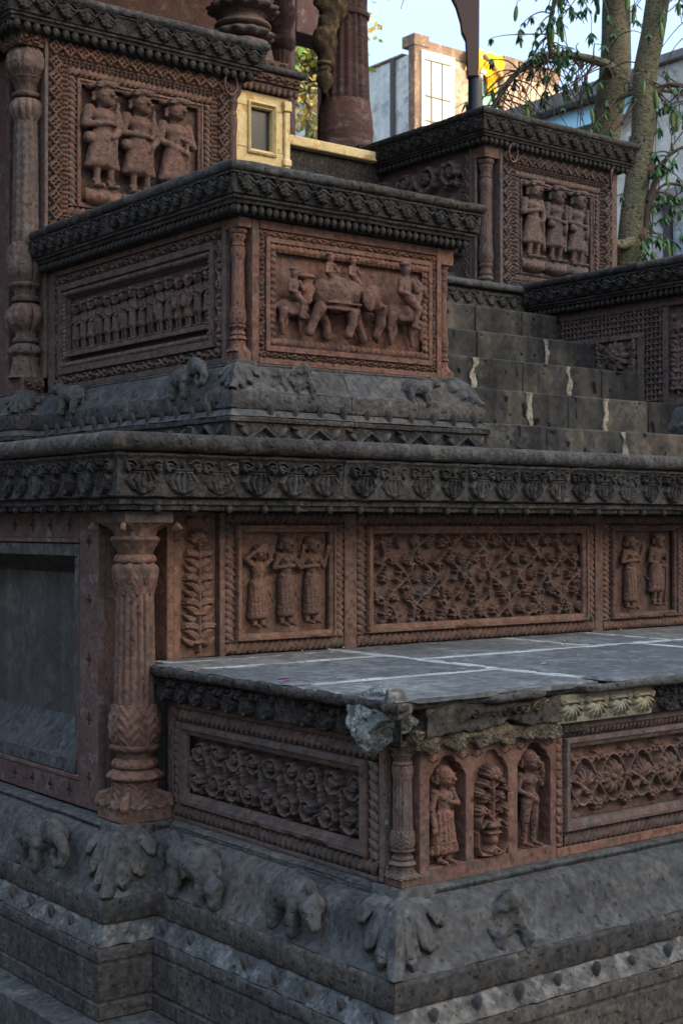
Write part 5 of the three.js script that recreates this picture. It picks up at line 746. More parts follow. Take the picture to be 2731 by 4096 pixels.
{ const t = thing('corner_column', 'slim red column at the right edge of the upper left pedestal', 'column', [4.695, 1.58, -7.09]);
  column(t, 4.694, -7.095, 1.62, 0.96, 0.033, M.red, { seg: 36 }); add(t, 'pedestal', block(4.654, 4.735, 1.585, 1.619, -7.14, -7.052, 0.003), M.red); add(t, 'cap_stone', block(4.654, 4.735, 2.582, 2.65, -7.14, -7.052, 0.003), M.red);
}
// iron rings hanging from the pedestals
function ironRing(label, x, y, z, r = 0.058, tilt = 0.15) { const t = thing('iron_ring', label, 'ring', [x, y, z], 'iron rings under the cornices'); const g = new THREE.TorusGeometry(r, 0.0085, 8, 28); g.scale(0.82, 1.1, 1); const m = flat(0.075, 0.045, 0.04, { roughness: 0.6, metalness: 0.3 }); add(t, 'hoop', uvAffine(g), m, [x, y - r * 1.05, z + 0.014], tilt, 1, 0.12, tilt); add(t, 'eye', uvAffine(new THREE.TorusGeometry(0.014, 0.006, 6, 14)), m, [x, y + 0.006, z + 0.006], Math.PI / 2); }
ironRing('iron ring on the upper left pedestal, right of its guards', 4.635, 2.672, -7.03); ironRing('iron ring left of the guards on the far pedestal', 7.03, 2.665, -7.10); ironRing('iron ring right of the guards on the far pedestal, hanging edge on', 8.05, 2.64, -7.10, 0.06, 0.6);
// ================================================================ carved figures
// a standing figure of height 1, feet at the origin, its back at z = 0; fx turns the face to the right
function person({ hx: hx0 = 0, fx = 0.35, hat = 'hair', hs = 1.15, sh = 0.098, hips = 0, el, ha, dress = 'skirt', hem = 0.12, flare = 0.085, feet = [-0.05, 0.05], lean = 0, extra = [], beard = 0, zc = 0.075, bust = 0, drop = 0, fat = 1 } = {}) {
  const q = [], hx = hx0, hy = 1 - 0.095 * hs - drop, z = zc, K = (hy - 0.11 * hs) / 0.795, shY = 0.795 * K, H = (a, b, c) => V(hx + a * hs, hy + b * hs, z + c * hs), E3 = (a, b, c, r, k, rot) => ell(H(a, b, c), r.map((v) => v * hs), k * hs, rot), C3 = (p, e, ra, rb, k) => cap(H(...p), H(...e), ra * hs, rb * hs, k * hs);
  el = el.map((e) => [e[0], e[1] * K, e[2]]); ha = ha.map((e) => [e[0], e[1] * K, e[2]]);
  q.push(ell(V(lean * 0.5, 0.735 * K, z), [0.088 * fat, 0.085 * K, 0.058 * fat], 0.03), ell(V(lean * 0.3 + hips * 0.4, 0.63 * K, z), [0.066 * fat, 0.08 * K, 0.05 * fat], 0.04), ell(V(hips, 0.53 * K, z), [0.084, 0.06, 0.06], 0.04));
  if (bust) for (const s of [-1, 1]) q.push(ell(V(lean * 0.5 + s * 0.04, 0.74 * K, z + 0.045), [0.034, 0.03, 0.026], 0.015));
  q.push(cap(V(lean * 0.5, 0.79 * K, z), H(0, -0.05, 0), 0.034, 0.03 * hs, 0.02), E3(0, 0, 0.008, [0.056, 0.07, 0.062], 0.015), E3(fx * 0.03, -0.045, 0.035, [0.032, 0.026, 0.03], 0.02));
  q.push(C3([fx * 0.06, 0.012, 0.06], [fx * 0.066, -0.014, 0.078], 0.009, 0.015, 0.006), C3([fx * 0.05 - 0.028, 0.022, 0.057], [fx * 0.05 + 0.028, 0.022, 0.057], 0.008, 0.008, 0.004), C3([fx * 0.055 - 0.015, -0.036, 0.064], [fx * 0.055 + 0.015, -0.036, 0.064], 0.009, 0.009, 0.004));
  for (const s of [-1, 1]) q.push(E3(fx * 0.045 + s * 0.026, 0.004, 0.059, [0.012, 0.008, 0.009], 0.002), E3(s * 0.056 - fx * 0.012, -0.006, 0.005, [0.014, 0.026, 0.015], 0.005), E3(s * 0.058 - fx * 0.012, -0.04, 0.005, [0.014, 0.016, 0.015], 0.004));
  if (beard) q.push(E3(fx * 0.05, -0.055, 0.035, [0.042, 0.038, 0.033], 0.01), C3([fx * 0.05 - 0.036, -0.02, 0.057], [fx * 0.06 + 0.036, -0.02, 0.057], 0.012, 0.012, 0.004));
  if (hat === 'hair') q.push(E3(-fx * 0.015, 0.03, -0.005, [0.064, 0.05, 0.062], 0.003), E3(-0.062, -0.02, -0.02, [0.022, 0.032, 0.02], 0.008));
  if (hat === 'turban') { q.push(E3(fx * 0.012, 0.06, 0.012, [0.074, 0.034, 0.07], 0.003, 0.12)); for (const d of [0, 0.019]) q.push(C3([-0.058, 0.04 + d, 0.055], [0.064, 0.053 + d, 0.06], 0.012, 0.012, 0.003)); q.push(E3(-0.08, 0.048, 0, [0.03, 0.022, 0.026], 0.006)); }
  if (hat === 'cap') q.push(E3(0, 0.052, 0.005, [0.068, 0.036, 0.066], 0.003), C3([-0.058, 0.03, 0.04], [0.062, 0.03, 0.045], 0.014, 0.014, 0.003));
  for (const i of [0, 1]) { const s = i ? 1 : -1, S = V(lean * 0.5 + s * sh, shY, z), e = el[i], h = ha[i]; q.push(ell(S, [0.036, 0.034, 0.036], 0.02), cap(S, V(e[0], e[1], e[2] ?? z + 0.015), 0.034 * fat, 0.028 * fat, 0.014), cap(V(e[0], e[1], e[2] ?? z + 0.015), V(h[0], h[1], h[2] ?? z + 0.05), 0.027 * fat, 0.019 * fat, 0.01));
    const dx = h[0] - e[0], dy = h[1] - e[1], L = Math.hypot(dx, dy) || 1, ux = dx / L, uy = dy / L, hz = h[2] ?? z + 0.05; q.push(ell(V(h[0] + ux * 0.022, h[1] + uy * 0.022, hz), [0.022, 0.022, 0.017], 0.01)); for (const f of [-1.2, -0.4, 0.4, 1.2]) q.push(cap(V(h[0] + ux * 0.03 - uy * f * 0.011, h[1] + uy * 0.03 + ux * f * 0.011, hz + 0.006), V(h[0] + ux * 0.056 - uy * f * 0.013, h[1] + uy * 0.056 + ux * f * 0.013, hz + 0.003), 0.0075, 0.006, 0.003)); q.push(cap(V(h[0], h[1] + 0.012, hz + 0.008), V(h[0] + ux * 0.03 + 0.012, h[1] + uy * 0.03 + 0.02, hz + 0.01), 0.008, 0.006, 0.004));
    for (const b of [0.72, 0.84]) q.push(ell(V(lerp(e[0], h[0], b), lerp(e[1], h[1], b), lerp(e[2] ?? z + 0.015, hz, b)), [0.027, 0.02, 0.027], 0.003)); }
  if (dress === 'skirt' || dress === 'coat') { const n = 4; for (let i = 0; i < n; i++) { const u = i / (n - 1) * 2 - 1; q.push(cap(V(hips + u * 0.042, 0.54 * K, z + 0.012 * (1 - u * u)), V(hips * 0.3 + u * flare * 0.72, hem + 0.035, z + 0.016 * (1 - u * u)), 0.05, 0.05, 0.018)); } q.push(cap(V(hips * 0.3 - flare * 0.95, hem + 0.012, z), V(hips * 0.3 + flare * 0.95, hem + 0.012, z), 0.03, 0.03, 0.02), cap(V(-0.07 + hips, 0.565 * K, z + 0.015), V(0.07 + hips, 0.555 * K, z + 0.015), 0.028, 0.028, 0.006)); }
  for (const s of [0, 1]) { const x = feet[s], kn = 0.27, top = dress === 'legs' ? 0.5 * K : 0.35 * K; q.push(cap(V((s ? 0.045 : -0.045) + hips, top, z), V(lerp(x, s ? 0.05 : -0.05, 0.4), kn, z + 0.012), dress === 'legs' ? 0.056 : 0.042, 0.038, 0.02), cap(V(lerp(x, s ? 0.05 : -0.05, 0.4), kn, z + 0.012), V(x, 0.05, z), 0.034, 0.023, 0.015), cap(V(x, 0.03, z + 0.005), V(x + fx * 0.05, 0.018, z + 0.075), 0.024, 0.02, 0.012), cap(V(x - 0.02, 0.075, z), V(x + 0.02, 0.075, z), 0.022, 0.022, 0.004)); }
  q.push(...extra); return q;
}
const pleat = (a, f, y0, y1) => (x, y) => y > y0 && y < y1 ? -a * Math.abs(Math.sin(x * f + y * 4)) : 0;
const figGeo = (o, c = 0.0095, mod = null) => body(person(o), c, (x, y, z) => 0.004 * n3(x * 38, y * 38, z * 38) + (mod ? mod(x, y, z) : 0));
function figure(t, name, geo, mat, f, u, v, w, h, sx = 1, label) { const m = on(t, name, geo, mat, f, u, v, w, [h * sx, h, h * 1.3]); if (label) m.userData.label = label; return m; }
{ // the dancers on the terrace wall
  const f = Rface(-4.86), w = -0.044, pl = pleat(0.006, 75, 0.1, 0.5);
  const raised = { el: [[-0.165, 0.66], [0.165, 0.665]], ha: [[0.03, 0.675], [0.19, 0.86]], hat: 'hair', hem: 0.11, flare: 0.07, bust: 1, fx: 0.3, sh: 0.092, extra: [cap(V(-0.20, 0.42, 0.02), V(-0.12, 0.26, 0.03), 0.008), cap(V(0.20, 0.91, 0.06), V(0.175, 0.985, 0.05), 0.011, 0.006)] };
  const d1 = { hx: 0.01, drop: 0.05, el: [[-0.175, 0.85], [0.155, 0.845]], ha: [[-0.03, 0.985], [0.07, 0.985]], hem: 0.11, flare: 0.09, hips: -0.02, lean: 0.01, fx: 0.1, bust: 0, extra: [cap(V(-0.20, 0.42, 0.02), V(-0.11, 0.24, 0.03), 0.008), ell(V(-0.06, 0.13, 0.06), [0.07, 0.05, 0.05], 0.03)] };
  figure(terrace, 'carved_dancer', figGeo(d1, 0.0095, pl), M.red, f, 3.352, -0.420, w, 0.372, 1, 'dancer with both arms raised over her head');
  const g2 = figGeo(raised, 0.0095, pl); figure(terrace, 'carved_dancer', g2, M.red, f, 3.490, -0.417, w, 0.386, 1, 'middle dancer with one hand raised'); figure(terrace, 'carved_dancer', figGeo({ ...raised, fx: 0.45, hips: 0.012 }, 0.0095, pl), M.red, f, 3.622, -0.413, w, 0.378, 1, 'right dancer of the three with one hand raised');
  figure(terrace, 'carved_dancer', figGeo({ ...raised, fx: 0.4 }, 0.0095, pl), M.red, f, 5.660, -0.424, w, 0.384, 1, 'woman with one hand raised beside the man with a staff');
  figure(terrace, 'carved_man', figGeo({ hat: 'cap', beard: 1, el: [[-0.15, 0.63], [0.16, 0.66]], ha: [[0.055, 0.56], [0.075, 0.70]], dress: 'coat', hem: 0.2, flare: 0.125, hips: -0.03, fx: 0.4, extra: [cap(V(0.08, 0.70, 0.16), V(0.115, 0.42, 0.13), 0.012), cap(V(0.115, 0.42, 0.13), V(0.24, 0.01, 0.03), 0.012), ell(V(0.06, 0.72, 0.13), [0.045, 0.02, 0.03], 0.01, 0.6), cap(V(-0.19, 0.42, 0.03), V(-0.13, 0.36, 0.05), 0.012)] }), M.red, f, 5.868, -0.415, w, 0.388, 1, 'bearded man in a long coat leaning on a staff');
  const [ff, u0, u1, v0, v1] = terrace.userData.cand; on(terrace, 'carved_plant', candelabrum(u1 - u0, v1 - v0).geo(), M.red, ff, u0, v0, -0.03); delete terrace.userData.cand; delete terrace.userData.p1; delete terrace.userData.p2; delete terrace.userData.p3;
}
{ // the women in the bench niches and the vase between them
  const f = Rface(-3.352), pl = pleat(0.009, 70, 0.1, 0.52);
  figure(bench, 'carved_woman', figGeo({ hat: 'hair', hs: 1.4, fx: 0.3, el: [[-0.155, 0.62], [0.16, 0.65]], ha: [[-0.155, 0.42], [0.05, 0.68]], hem: 0.1, flare: 0.15, bust: 1, sh: 0.105 }, 0.0095, pl), M.redBright, f, 3.036, -1.068, -0.056, 0.318, 1.08, 'woman in a pleated skirt, hand on her breast, in the left niche');
  figure(bench, 'carved_woman', figGeo({ hat: 'hair', hs: 1.4, fx: 0.3, el: [[-0.15, 0.65], [0.155, 0.68]], ha: [[0.03, 0.53], [0.135, 0.87]], dress: 'legs', feet: [-0.05, 0.07], hips: 0.02, bust: 1, extra: [cap(V(0.07, 0.5, 0.09), V(0.1, 0.2, 0.08), 0.03, 0.02, 0.03)] }, 0.0095), M.redBright, f, 3.412, -1.064, -0.056, 0.33, 1.08, 'woman in trousers with one hand raised, in the right niche');
  on(bench, 'carved_vase_of_flowers', potPlant(0.146, 0.325).geo(0.0015), M.redBright, f, 3.15, -1.068, -0.024); delete bench.userData.niches;
}
{ // sixteen soldiers along the side of the near pedestal
  const f = Lface(3.477), V4 = [{ hat: 'turban', el: [[-0.15, 0.64], [0.15, 0.64]], ha: [[-0.02, 0.66], [0.06, 0.58]], dress: 'coat', hem: 0.24, flare: 0.1, beard: 1 }, { hat: 'turban', el: [[-0.15, 0.62], [0.15, 0.63]], ha: [[0.02, 0.60], [0.04, 0.68]], dress: 'coat', hem: 0.26, flare: 0.1, fx: 0.6, extra: [cap(V(0.11, 0.8, 0.1), V(0.09, 0.2, 0.1), 0.016)] },
    { hat: 'cap', el: [[-0.15, 0.64], [0.16, 0.6]], ha: [[-0.03, 0.62], [0.1, 0.46]], dress: 'coat', hem: 0.22, flare: 0.11, fx: 0.7, beard: 1, extra: [ell(V(-0.02, 0.5, 0.15), [0.09, 0.12, 0.035], 0.01)] }, { hat: 'turban', el: [[-0.16, 0.62], [0.14, 0.65]], ha: [[-0.1, 0.45], [0.03, 0.7]], dress: 'coat', hem: 0.25, flare: 0.1, fx: -0.2, extra: [cap(V(-0.11, 0.85, 0.08), V(-0.12, 0.25, 0.08), 0.015)] }].map((o) => figGeo({ hs: 1.3, ...o }, 0.0135));
  for (let i = 0; i < 16; i++) figure(ped1, 'carved_soldier', V4[[0, 1, 0, 3, 1, 0, 3, 1, 0, 1, 3, 0, 2, 2, 1, 0][i]], i % 3 ? M.redGrey : M.maroon, f, -6.75 + i * 0.0855, 0.915, -0.044, 0.252 + (i % 4) * 0.004, 1.02);
}
function horse(x, y, s) { const P = (a, b, c) => V(x + a * s, y + b * s, c * s + 0.0); return [ell(P(0, 0.5, 0.14), [0.26 * s, 0.155 * s, 0.13 * s], 0.03 * s), ell(P(-0.2, 0.53, 0.13), [0.14 * s, 0.16 * s, 0.13 * s], 0.04 * s), ell(P(0.2, 0.53, 0.14), [0.13 * s, 0.16 * s, 0.12 * s], 0.04 * s), ...chain([P(0.22, 0.6, 0.14), P(0.32, 0.82, 0.14), P(0.33, 1.0, 0.15)], [0.13 * s, 0.09 * s, 0.075 * s], 0.04 * s), ...chain([P(0.3, 1.04, 0.15), P(0.42, 0.95, 0.17), P(0.5, 0.84, 0.18)], [0.07 * s, 0.055 * s, 0.04 * s], 0.02 * s), cap(P(0.29, 1.06, 0.17), P(0.28, 1.14, 0.17), 0.025 * s, 0.012 * s, 0.01 * s),
  ...chain([P(-0.24, 0.45, 0.2), P(-0.3, 0.25, 0.2), P(-0.25, 0.02, 0.18)], [0.09 * s, 0.05 * s, 0.035 * s], 0.02 * s), ...chain([P(-0.16, 0.45, 0.1), P(-0.12, 0.24, 0.1), P(-0.2, 0.02, 0.1)], [0.09 * s, 0.05 * s, 0.035 * s], 0.02 * s), ...chain([P(0.2, 0.42, 0.2), P(0.36, 0.34, 0.22), P(0.36, 0.12, 0.2)], [0.08 * s, 0.05 * s, 0.035 * s], 0.02 * s), ...chain([P(0.22, 0.42, 0.1), P(0.22, 0.22, 0.1), P(0.26, 0.02, 0.1)], [0.08 * s, 0.05 * s, 0.035 * s], 0.02 * s),
  ...chain([P(-0.33, 0.6, 0.12), P(-0.42, 0.5, 0.12), P(-0.4, 0.25, 0.1)], [0.035 * s, 0.04 * s, 0.02 * s], 0.02 * s), cap(P(-0.1, 0.42, 0.24), P(0.1, 0.42, 0.24), 0.05 * s, 0.05 * s, 0.02 * s)]; }
function rider(x, y, s, up = 0) { const P = (a, b, c) => V(x + a * s, y + b * s, c * s); return [ell(P(0, 0.22, 0.2), [0.085 * s, 0.13 * s, 0.075 * s], 0.02 * s), ell(P(0.01, 0.43, 0.22), [0.058 * s, 0.068 * s, 0.06 * s], 0.01 * s), ell(P(0.0, 0.485, 0.22), [0.072 * s, 0.035 * s, 0.07 * s], 0.008 * s), cap(P(0.02, 0.30, 0.22), P(0.01, 0.4, 0.22), 0.03 * s), cap(P(-0.08, 0.3, 0.24), P(-0.12, 0.16, 0.27), 0.036 * s, 0.03 * s, 0.015 * s), cap(P(-0.12, 0.16, 0.27), P(0.06, 0.12 + up, 0.3), 0.028 * s, 0.02 * s, 0.01 * s), cap(P(0.09, 0.3, 0.24), P(0.14, 0.18, 0.27), 0.034 * s, 0.03 * s, 0.015 * s), cap(P(0.14, 0.18, 0.27), P(0.2, 0.22 + up, 0.27), 0.026 * s, 0.02 * s, 0.01 * s), cap(P(0, 0.12, 0.24), P(0.12, -0.02, 0.31), 0.06 * s, 0.05 * s, 0.02 * s), cap(P(0.12, -0.02, 0.31), P(0.07, -0.22, 0.3), 0.042 * s, 0.03 * s, 0.015 * s), cap(P(0.07, -0.23, 0.3), P(0.14, -0.24, 0.31), 0.028 * s, 0.022 * s, 0.01 * s), ell(P(0.055, 0.43, 0.285), [0.018 * s, 0.02 * s, 0.018 * s], 0.01 * s)]; }
{ // the procession: a rider, an elephant with two riders, a rider
  const f = Rface(-5.2), c = 0.0042, mod = (x, y, z) => 0.0012 * n3(x * 90, y * 90, z * 90), mt = M.redBright;
  on(ped1, 'carved_horseman', body([...horse(0, 0, 0.23), ...rider(-0.015, 0.145, 0.3)], c, mod), mt, f, 3.765, 0.862, -0.03).userData.label = 'horseman following the elephant';
  on(ped1, 'carved_horseman', body([...horse(0, 0, 0.295), ...rider(-0.02, 0.175, 0.42)], c, mod), mt, f, 4.40, 0.862, -0.028).userData.label = 'horseman riding before the elephant';
  on(ped1, 'carved_pack', body([cap(V(0, 0, 0.04), V(0.01, 0.075, 0.04), 0.034, 0.028), ell(V(0.01, 0.1, 0.04), [0.046, 0.016, 0.04], 0.006), cap(V(-0.03, 0.035, 0.05), V(0.035, 0.04, 0.05), 0.016)], c), mt, f, 3.83, 1.03, -0.03);
  const e = [ell(V(0, 0.212, 0.045), [0.135, 0.066, 0.052], 0.015), ell(V(-0.09, 0.205, 0.04), [0.062, 0.068, 0.05], 0.015), ell(V(0.09, 0.218, 0.045), [0.066, 0.064, 0.05], 0.015), ell(V(0.19, 0.205, 0.055), [0.062, 0.062, 0.05], 0.02), ell(V(0.215, 0.245, 0.055), [0.035, 0.03, 0.03], 0.02), ell(V(0.145, 0.19, 0.105), [0.038, 0.055, 0.012], 0.006, 0.3), cap(V(0.232, 0.175, 0.085), V(0.25, 0.165, 0.10), 0.01, 0.007, 0.006),
    ...chain([V(0.225, 0.175, 0.06), V(0.262, 0.155, 0.065), V(0.262, 0.09, 0.06), V(0.24, 0.035, 0.055), V(0.255, 0.012, 0.05)], [0.034, 0.028, 0.024, 0.018, 0.013], 0.015), ...chain([V(-0.13, 0.13, 0.075), V(-0.165, 0.075, 0.075), V(-0.19, 0.018, 0.07)], [0.03, 0.02, 0.022], 0.008), ...chain([V(-0.09, 0.12, 0.03), V(-0.055, 0.07, 0.03), V(-0.045, 0.012, 0.03)], [0.03, 0.02, 0.022], 0.008), ...chain([V(0.07, 0.12, 0.075), V(0.06, 0.07, 0.085), V(0.04, 0.02, 0.08)], [0.03, 0.02, 0.022], 0.008), ...chain([V(0.12, 0.13, 0.035), V(0.15, 0.07, 0.035), V(0.175, 0.012, 0.035)], [0.03, 0.02, 0.022], 0.008), ...chain([V(-0.16, 0.22, 0.04), V(-0.185, 0.19, 0.04), V(-0.18, 0.12, 0.04)], [0.014, 0.011, 0.009], 0.01),
    ell(V(-0.01, 0.205, 0.06), [0.1, 0.085, 0.05], 0.003), cap(V(-0.1, 0.135, 0.088), V(0.1, 0.135, 0.088), 0.009, 0.009, 0.004), cap(V(-0.1, 0.16, 0.098), V(0.1, 0.16, 0.102), 0.006, 0.006, 0.003), cap(V(0.108, 0.12, 0.08), V(0.1, 0.26, 0.07), 0.007, 0.007, 0.003)];
  on(ped1, 'carved_elephant', body(e, c, mod), mt, f, 4.005, 0.858, -0.03, [0.93, 1, 1.1]).userData.label = 'walking elephant with a blanket, carved in the procession';
  on(ped1, 'carved_rider', body(rider(0, 0, 0.26, 0.06), c, mod), mt, f, 3.955, 1.118, -0.024); on(ped1, 'carved_rider', body(rider(0, 0, 0.24), c, mod), mt, f, 4.09, 1.125, -0.024);
}
{ // the guards on the two tall pedestals, each on a lotus bracket
  const sword = [cap(V(0.11, 0.80, 0.13), V(0.09, 0.3, 0.12), 0.016, 0.022), ell(V(-0.12, 0.46, 0.1), [0.05, 0.055, 0.04], 0.01)], tail = [cap(V(-0.1, 0.34, 0.1), V(-0.1, 0.26, 0.1), 0.02, 0.026)];
  const A = { hat: 'turban', beard: 1, fx: 0.35, el: [[-0.155, 0.63, 0.1], [0.16, 0.62, 0.09]], ha: [[0.03, 0.655, 0.15], [0.05, 0.52, 0.15]], dress: 'coat', hem: 0.2, flare: 0.13, extra: [...sword, ...tail], zc: 0.085, sh: 0.115, hs: 1.32, fat: 1.25, feet: [-0.05, 0.075] };
  const B = { ...A, el: [[-0.16, 0.62, 0.1], [0.165, 0.6, 0.09]], ha: [[0.04, 0.6, 0.15], [0.09, 0.5, 0.14]], extra: [...sword, ...tail, cap(V(0.02, 0.5, 0.12), V(0.05, 0.2, 0.11), 0.02)] }, C = { ...A, beard: 0, el: [[-0.15, 0.62, 0.1], [0.16, 0.6, 0.1]], ha: [[0.06, 0.51, 0.15], [0.07, 0.64, 0.15]], extra: [cap(V(0.07, 0.66, 0.15), V(0.1, 0.2, 0.13), 0.017), ...tail] };
  const gA = figGeo(A, 0.0095), gB = figGeo(B, 0.0095), gC = figGeo(C, 0.0095), pleatM = null;
  const D = { ...A, beard: 0, ha: [[0.04, 0.67, 0.15], [0.09, 0.53, 0.15]], extra: [cap(V(0.08, 0.66, 0.15), V(0.14, 0.12, 0.12), 0.018), cap(V(-0.12, 0.3, 0.1), V(0.0, 0.45, 0.13), 0.016)] }, F = { ...A, beard: 1, el: [[-0.15, 0.62, 0.1], [0.14, 0.6, 0.1]], ha: [[0.06, 0.57, 0.15], [0.1, 0.46, 0.15]], extra: [cap(V(0.12, 0.74, 0.14), V(0.12, 0.16, 0.12), 0.018), ell(V(-0.1, 0.48, 0.13), [0.05, 0.05, 0.04], 0.01)] };
  const gD = figGeo(D, 0.0095), gF = figGeo(F, 0.0095);
  const stand = body([ell(V(0, -0.035, 0.05), [0.115, 0.05, 0.075], 0.01), cap(V(-0.1, 0, 0.06), V(0.1, 0, 0.06), 0.018)], 0.008, (x, y, z) => 0.006 * Math.abs(Math.sin(Math.atan2(x, z) * 9)));
  let f = Rface(-7.05); [[3.80, gA, 'turbaned guard at the left, hand on his belt'], [4.03, gB, 'middle guard with a curved moustache'], [4.265, gC, 'clean shaven guard at the right with his hands on a staff']].forEach(([u, g, l], i) => { figure(ped0, 'carved_guard', g, M.red, f, u, 1.868 - 0.004 * i, -0.058, 0.6, 1.18, l); on(ped0, 'lotus_bracket', stand, M.red, f, u + 0.01, 1.852, -0.058); });
  f = Rface(-7.12); [[7.25, gD, 'left guard of the far pedestal holding a long sword'], [7.475, gF, 'middle guard of the far pedestal with a spear'], [7.70, gF, 'right guard of the far pedestal with a spear']].forEach(([u, g, l], i) => { figure(ped3, 'carved_guard', g, M.redGrey, f, u, 1.893 - 0.004 * i, -0.058, 0.555, 1.18, l); on(ped3, 'lotus_bracket', stand, M.redGrey, f, u + 0.01, 1.877, -0.058); });
}
// ---------------------------------------------------------------- beasts and corner leaves on the sloping courses
function beast(kind, d = 1) { const X = (x, y, z) => V(x * d, y, z), q = [ell(X(0, 0.105, 0.07), [0.1, 0.066, 0.07], 0.02), ell(X(-0.075, 0.105, 0.07), [0.062, 0.066, 0.066], 0.03), ell(X(0.06, 0.11, 0.075), [0.06, 0.062, 0.066], 0.03)];
  for (const [x, z] of [[-0.1, 0.10], [-0.065, 0.05], [0.05, 0.115], [0.085, 0.06]]) q.push(...chain([X(x, 0.08, z), X(x - 0.004, 0.035, z + 0.012), X(x, -0.008, z + 0.016)], [0.034, 0.026, 0.027], 0.015));
  q.push(...chain([X(-0.13, 0.13, 0.06), X(-0.15, 0.09, 0.065), X(-0.148, 0.04, 0.07)], [0.014, 0.011, 0.009], 0.01));
  if (kind === 'elephant') { q.push(ell(X(0.165, 0.15, 0.1), [0.055, 0.055, 0.05], 0.015), ell(X(0.11, 0.15, 0.125), [0.032, 0.045, 0.013], 0.005), ell(X(0.15, 0.19, 0.12), [0.03, 0.02, 0.03], 0.012), ...chain([X(0.205, 0.145, 0.12), X(0.255, 0.13, 0.13), X(0.285, 0.095, 0.135), X(0.275, 0.055, 0.14), X(0.24, 0.04, 0.142), X(0.212, 0.06, 0.145), X(0.215, 0.09, 0.145)], [0.032, 0.027, 0.023, 0.021, 0.018, 0.015, 0.012], 0.005), cap(X(-0.03, 0.06, 0.132), X(-0.03, 0.16, 0.11), 0.008), cap(X(0.02, 0.06, 0.136), X(0.03, 0.165, 0.11), 0.008), cap(X(-0.1, 0.085, 0.13), X(0.07, 0.085, 0.138), 0.007)); }
  if (kind === 'away') { q.push(ell(X(0.15, 0.14, 0.06), [0.05, 0.05, 0.045], 0.02), ell(X(0.115, 0.15, 0.09), [0.03, 0.042, 0.014], 0.008), ...chain([X(0.18, 0.12, 0.07), X(0.2, 0.06, 0.08), X(0.19, 0.01, 0.09)], [0.03, 0.022, 0.016], 0.012), cap(X(-0.02, 0.06, 0.138), X(-0.02, 0.17, 0.1), 0.008), ...chain([X(-0.14, 0.08, 0.10), X(-0.18, 0.05, 0.115), X(-0.19, 0.0, 0.12)], [0.03, 0.034, 0.026], 0.015)); }
  if (kind === 'boar') { q.push(ell(X(0.15, 0.11, 0.11), [0.055, 0.048, 0.05], 0.012), ...chain([X(0.17, 0.095, 0.13), X(0.225, 0.05, 0.15)], [0.04, 0.024], 0.01), ell(X(0.12, 0.165, 0.1), [0.018, 0.026, 0.014], 0.005), ell(X(0.16, 0.165, 0.13), [0.016, 0.024, 0.012], 0.005), cap(X(0.19, 0.05, 0.165), X(0.21, 0.075, 0.17), 0.008, 0.005, 0.004), ell(X(-0.03, 0.15, 0.06), [0.08, 0.05, 0.06], 0.03)); }
  if (kind === 'lion') { q.push(ell(X(0.125, 0.155, 0.1), [0.048, 0.046, 0.048], 0.02), ell(X(0.155, 0.14, 0.125), [0.026, 0.022, 0.024], 0.012), ell(X(0.1, 0.195, 0.1), [0.014, 0.016, 0.012], 0.008)); }
  return body(q, 0.006, (x, y, z) => 0.0025 * n3(x * 40, y * 40, z * 40) + 0.002 * n3(x * 90, y * 90, z * 90)); }
const bpl = M.basaltPale.clone();
const B = { elephant: beast('elephant'), away: beast('away', -1), boar: beast('boar'), lion: beast('lion'), lionL: beast('lion', -1), worn: body([ell(V(0, 0.08, 0.05), [0.07, 0.075, 0.05], 0.03), ell(V(0.02, 0.15, 0.06), [0.05, 0.04, 0.05], 0.02), ...chain([V(-0.05, 0.06, 0.08), V(-0.06, 0.0, 0.1)], [0.03, 0.026], 0.02), ...chain([V(0.04, 0.06, 0.08), V(0.06, 0.03, 0.1), V(0.05, -0.02, 0.11)], [0.028, 0.024, 0.02], 0.02), ell(V(-0.07, 0.07, 0.06), [0.03, 0.03, 0.03], 0.02)], 0.006, (x, y, z) => 0.016 * n3(x * 22, y * 22, z * 22) + 0.006 * n3(x * 60, y * 60, z * 60)) };
on(terrace, 'carved_elephant', B.elephant, bpl, Lface(2.627), -5.11, -1.300, 0.06, [1.05, 0.92, 0.9]).userData.label = 'elephant with a curled trunk on the sloping course';
on(bench, 'carved_elephant', B.away, bpl, Lface(2.843), -4.35, -1.30, 0.055, [1.08, 0.98, 0.95]).userData.label = 'elephant facing the column, its rump toward the front';
on(bench, 'carved_boar', B.boar, bpl, Lface(2.843), -3.735, -1.285, 0.05, [0.82, 0.85, 0.9]).userData.label = 'boar like beast lowering its snout';
on(bench, 'worn_beast', B.worn, bpl, Rface(-3.352), 3.17, -1.315, 0.05, [0.95, 0.9, 1.0]).userData.label = 'broken beast worn to a lump';
for (const [b, u] of [['lionL', -6.62], ['elephant', -5.50]]) on(ped1, 'carved_beast', B[b], bpl, Lface(3.477), u, 0.592, 0.02, 0.75);
for (const [b, u, s] of [['worn', 3.64, 0.55], ['worn', 3.77, 0.72], ['lion', 4.46, 0.62]]) on(ped1, 'carved_beast', B[b], bpl, Rface(-5.2), u, 0.592, 0.02, s);
on(ped0, 'carved_beast', B.lionL, bpl, Lface(3.34), -7.42, 0.592, 0.02, 0.75);
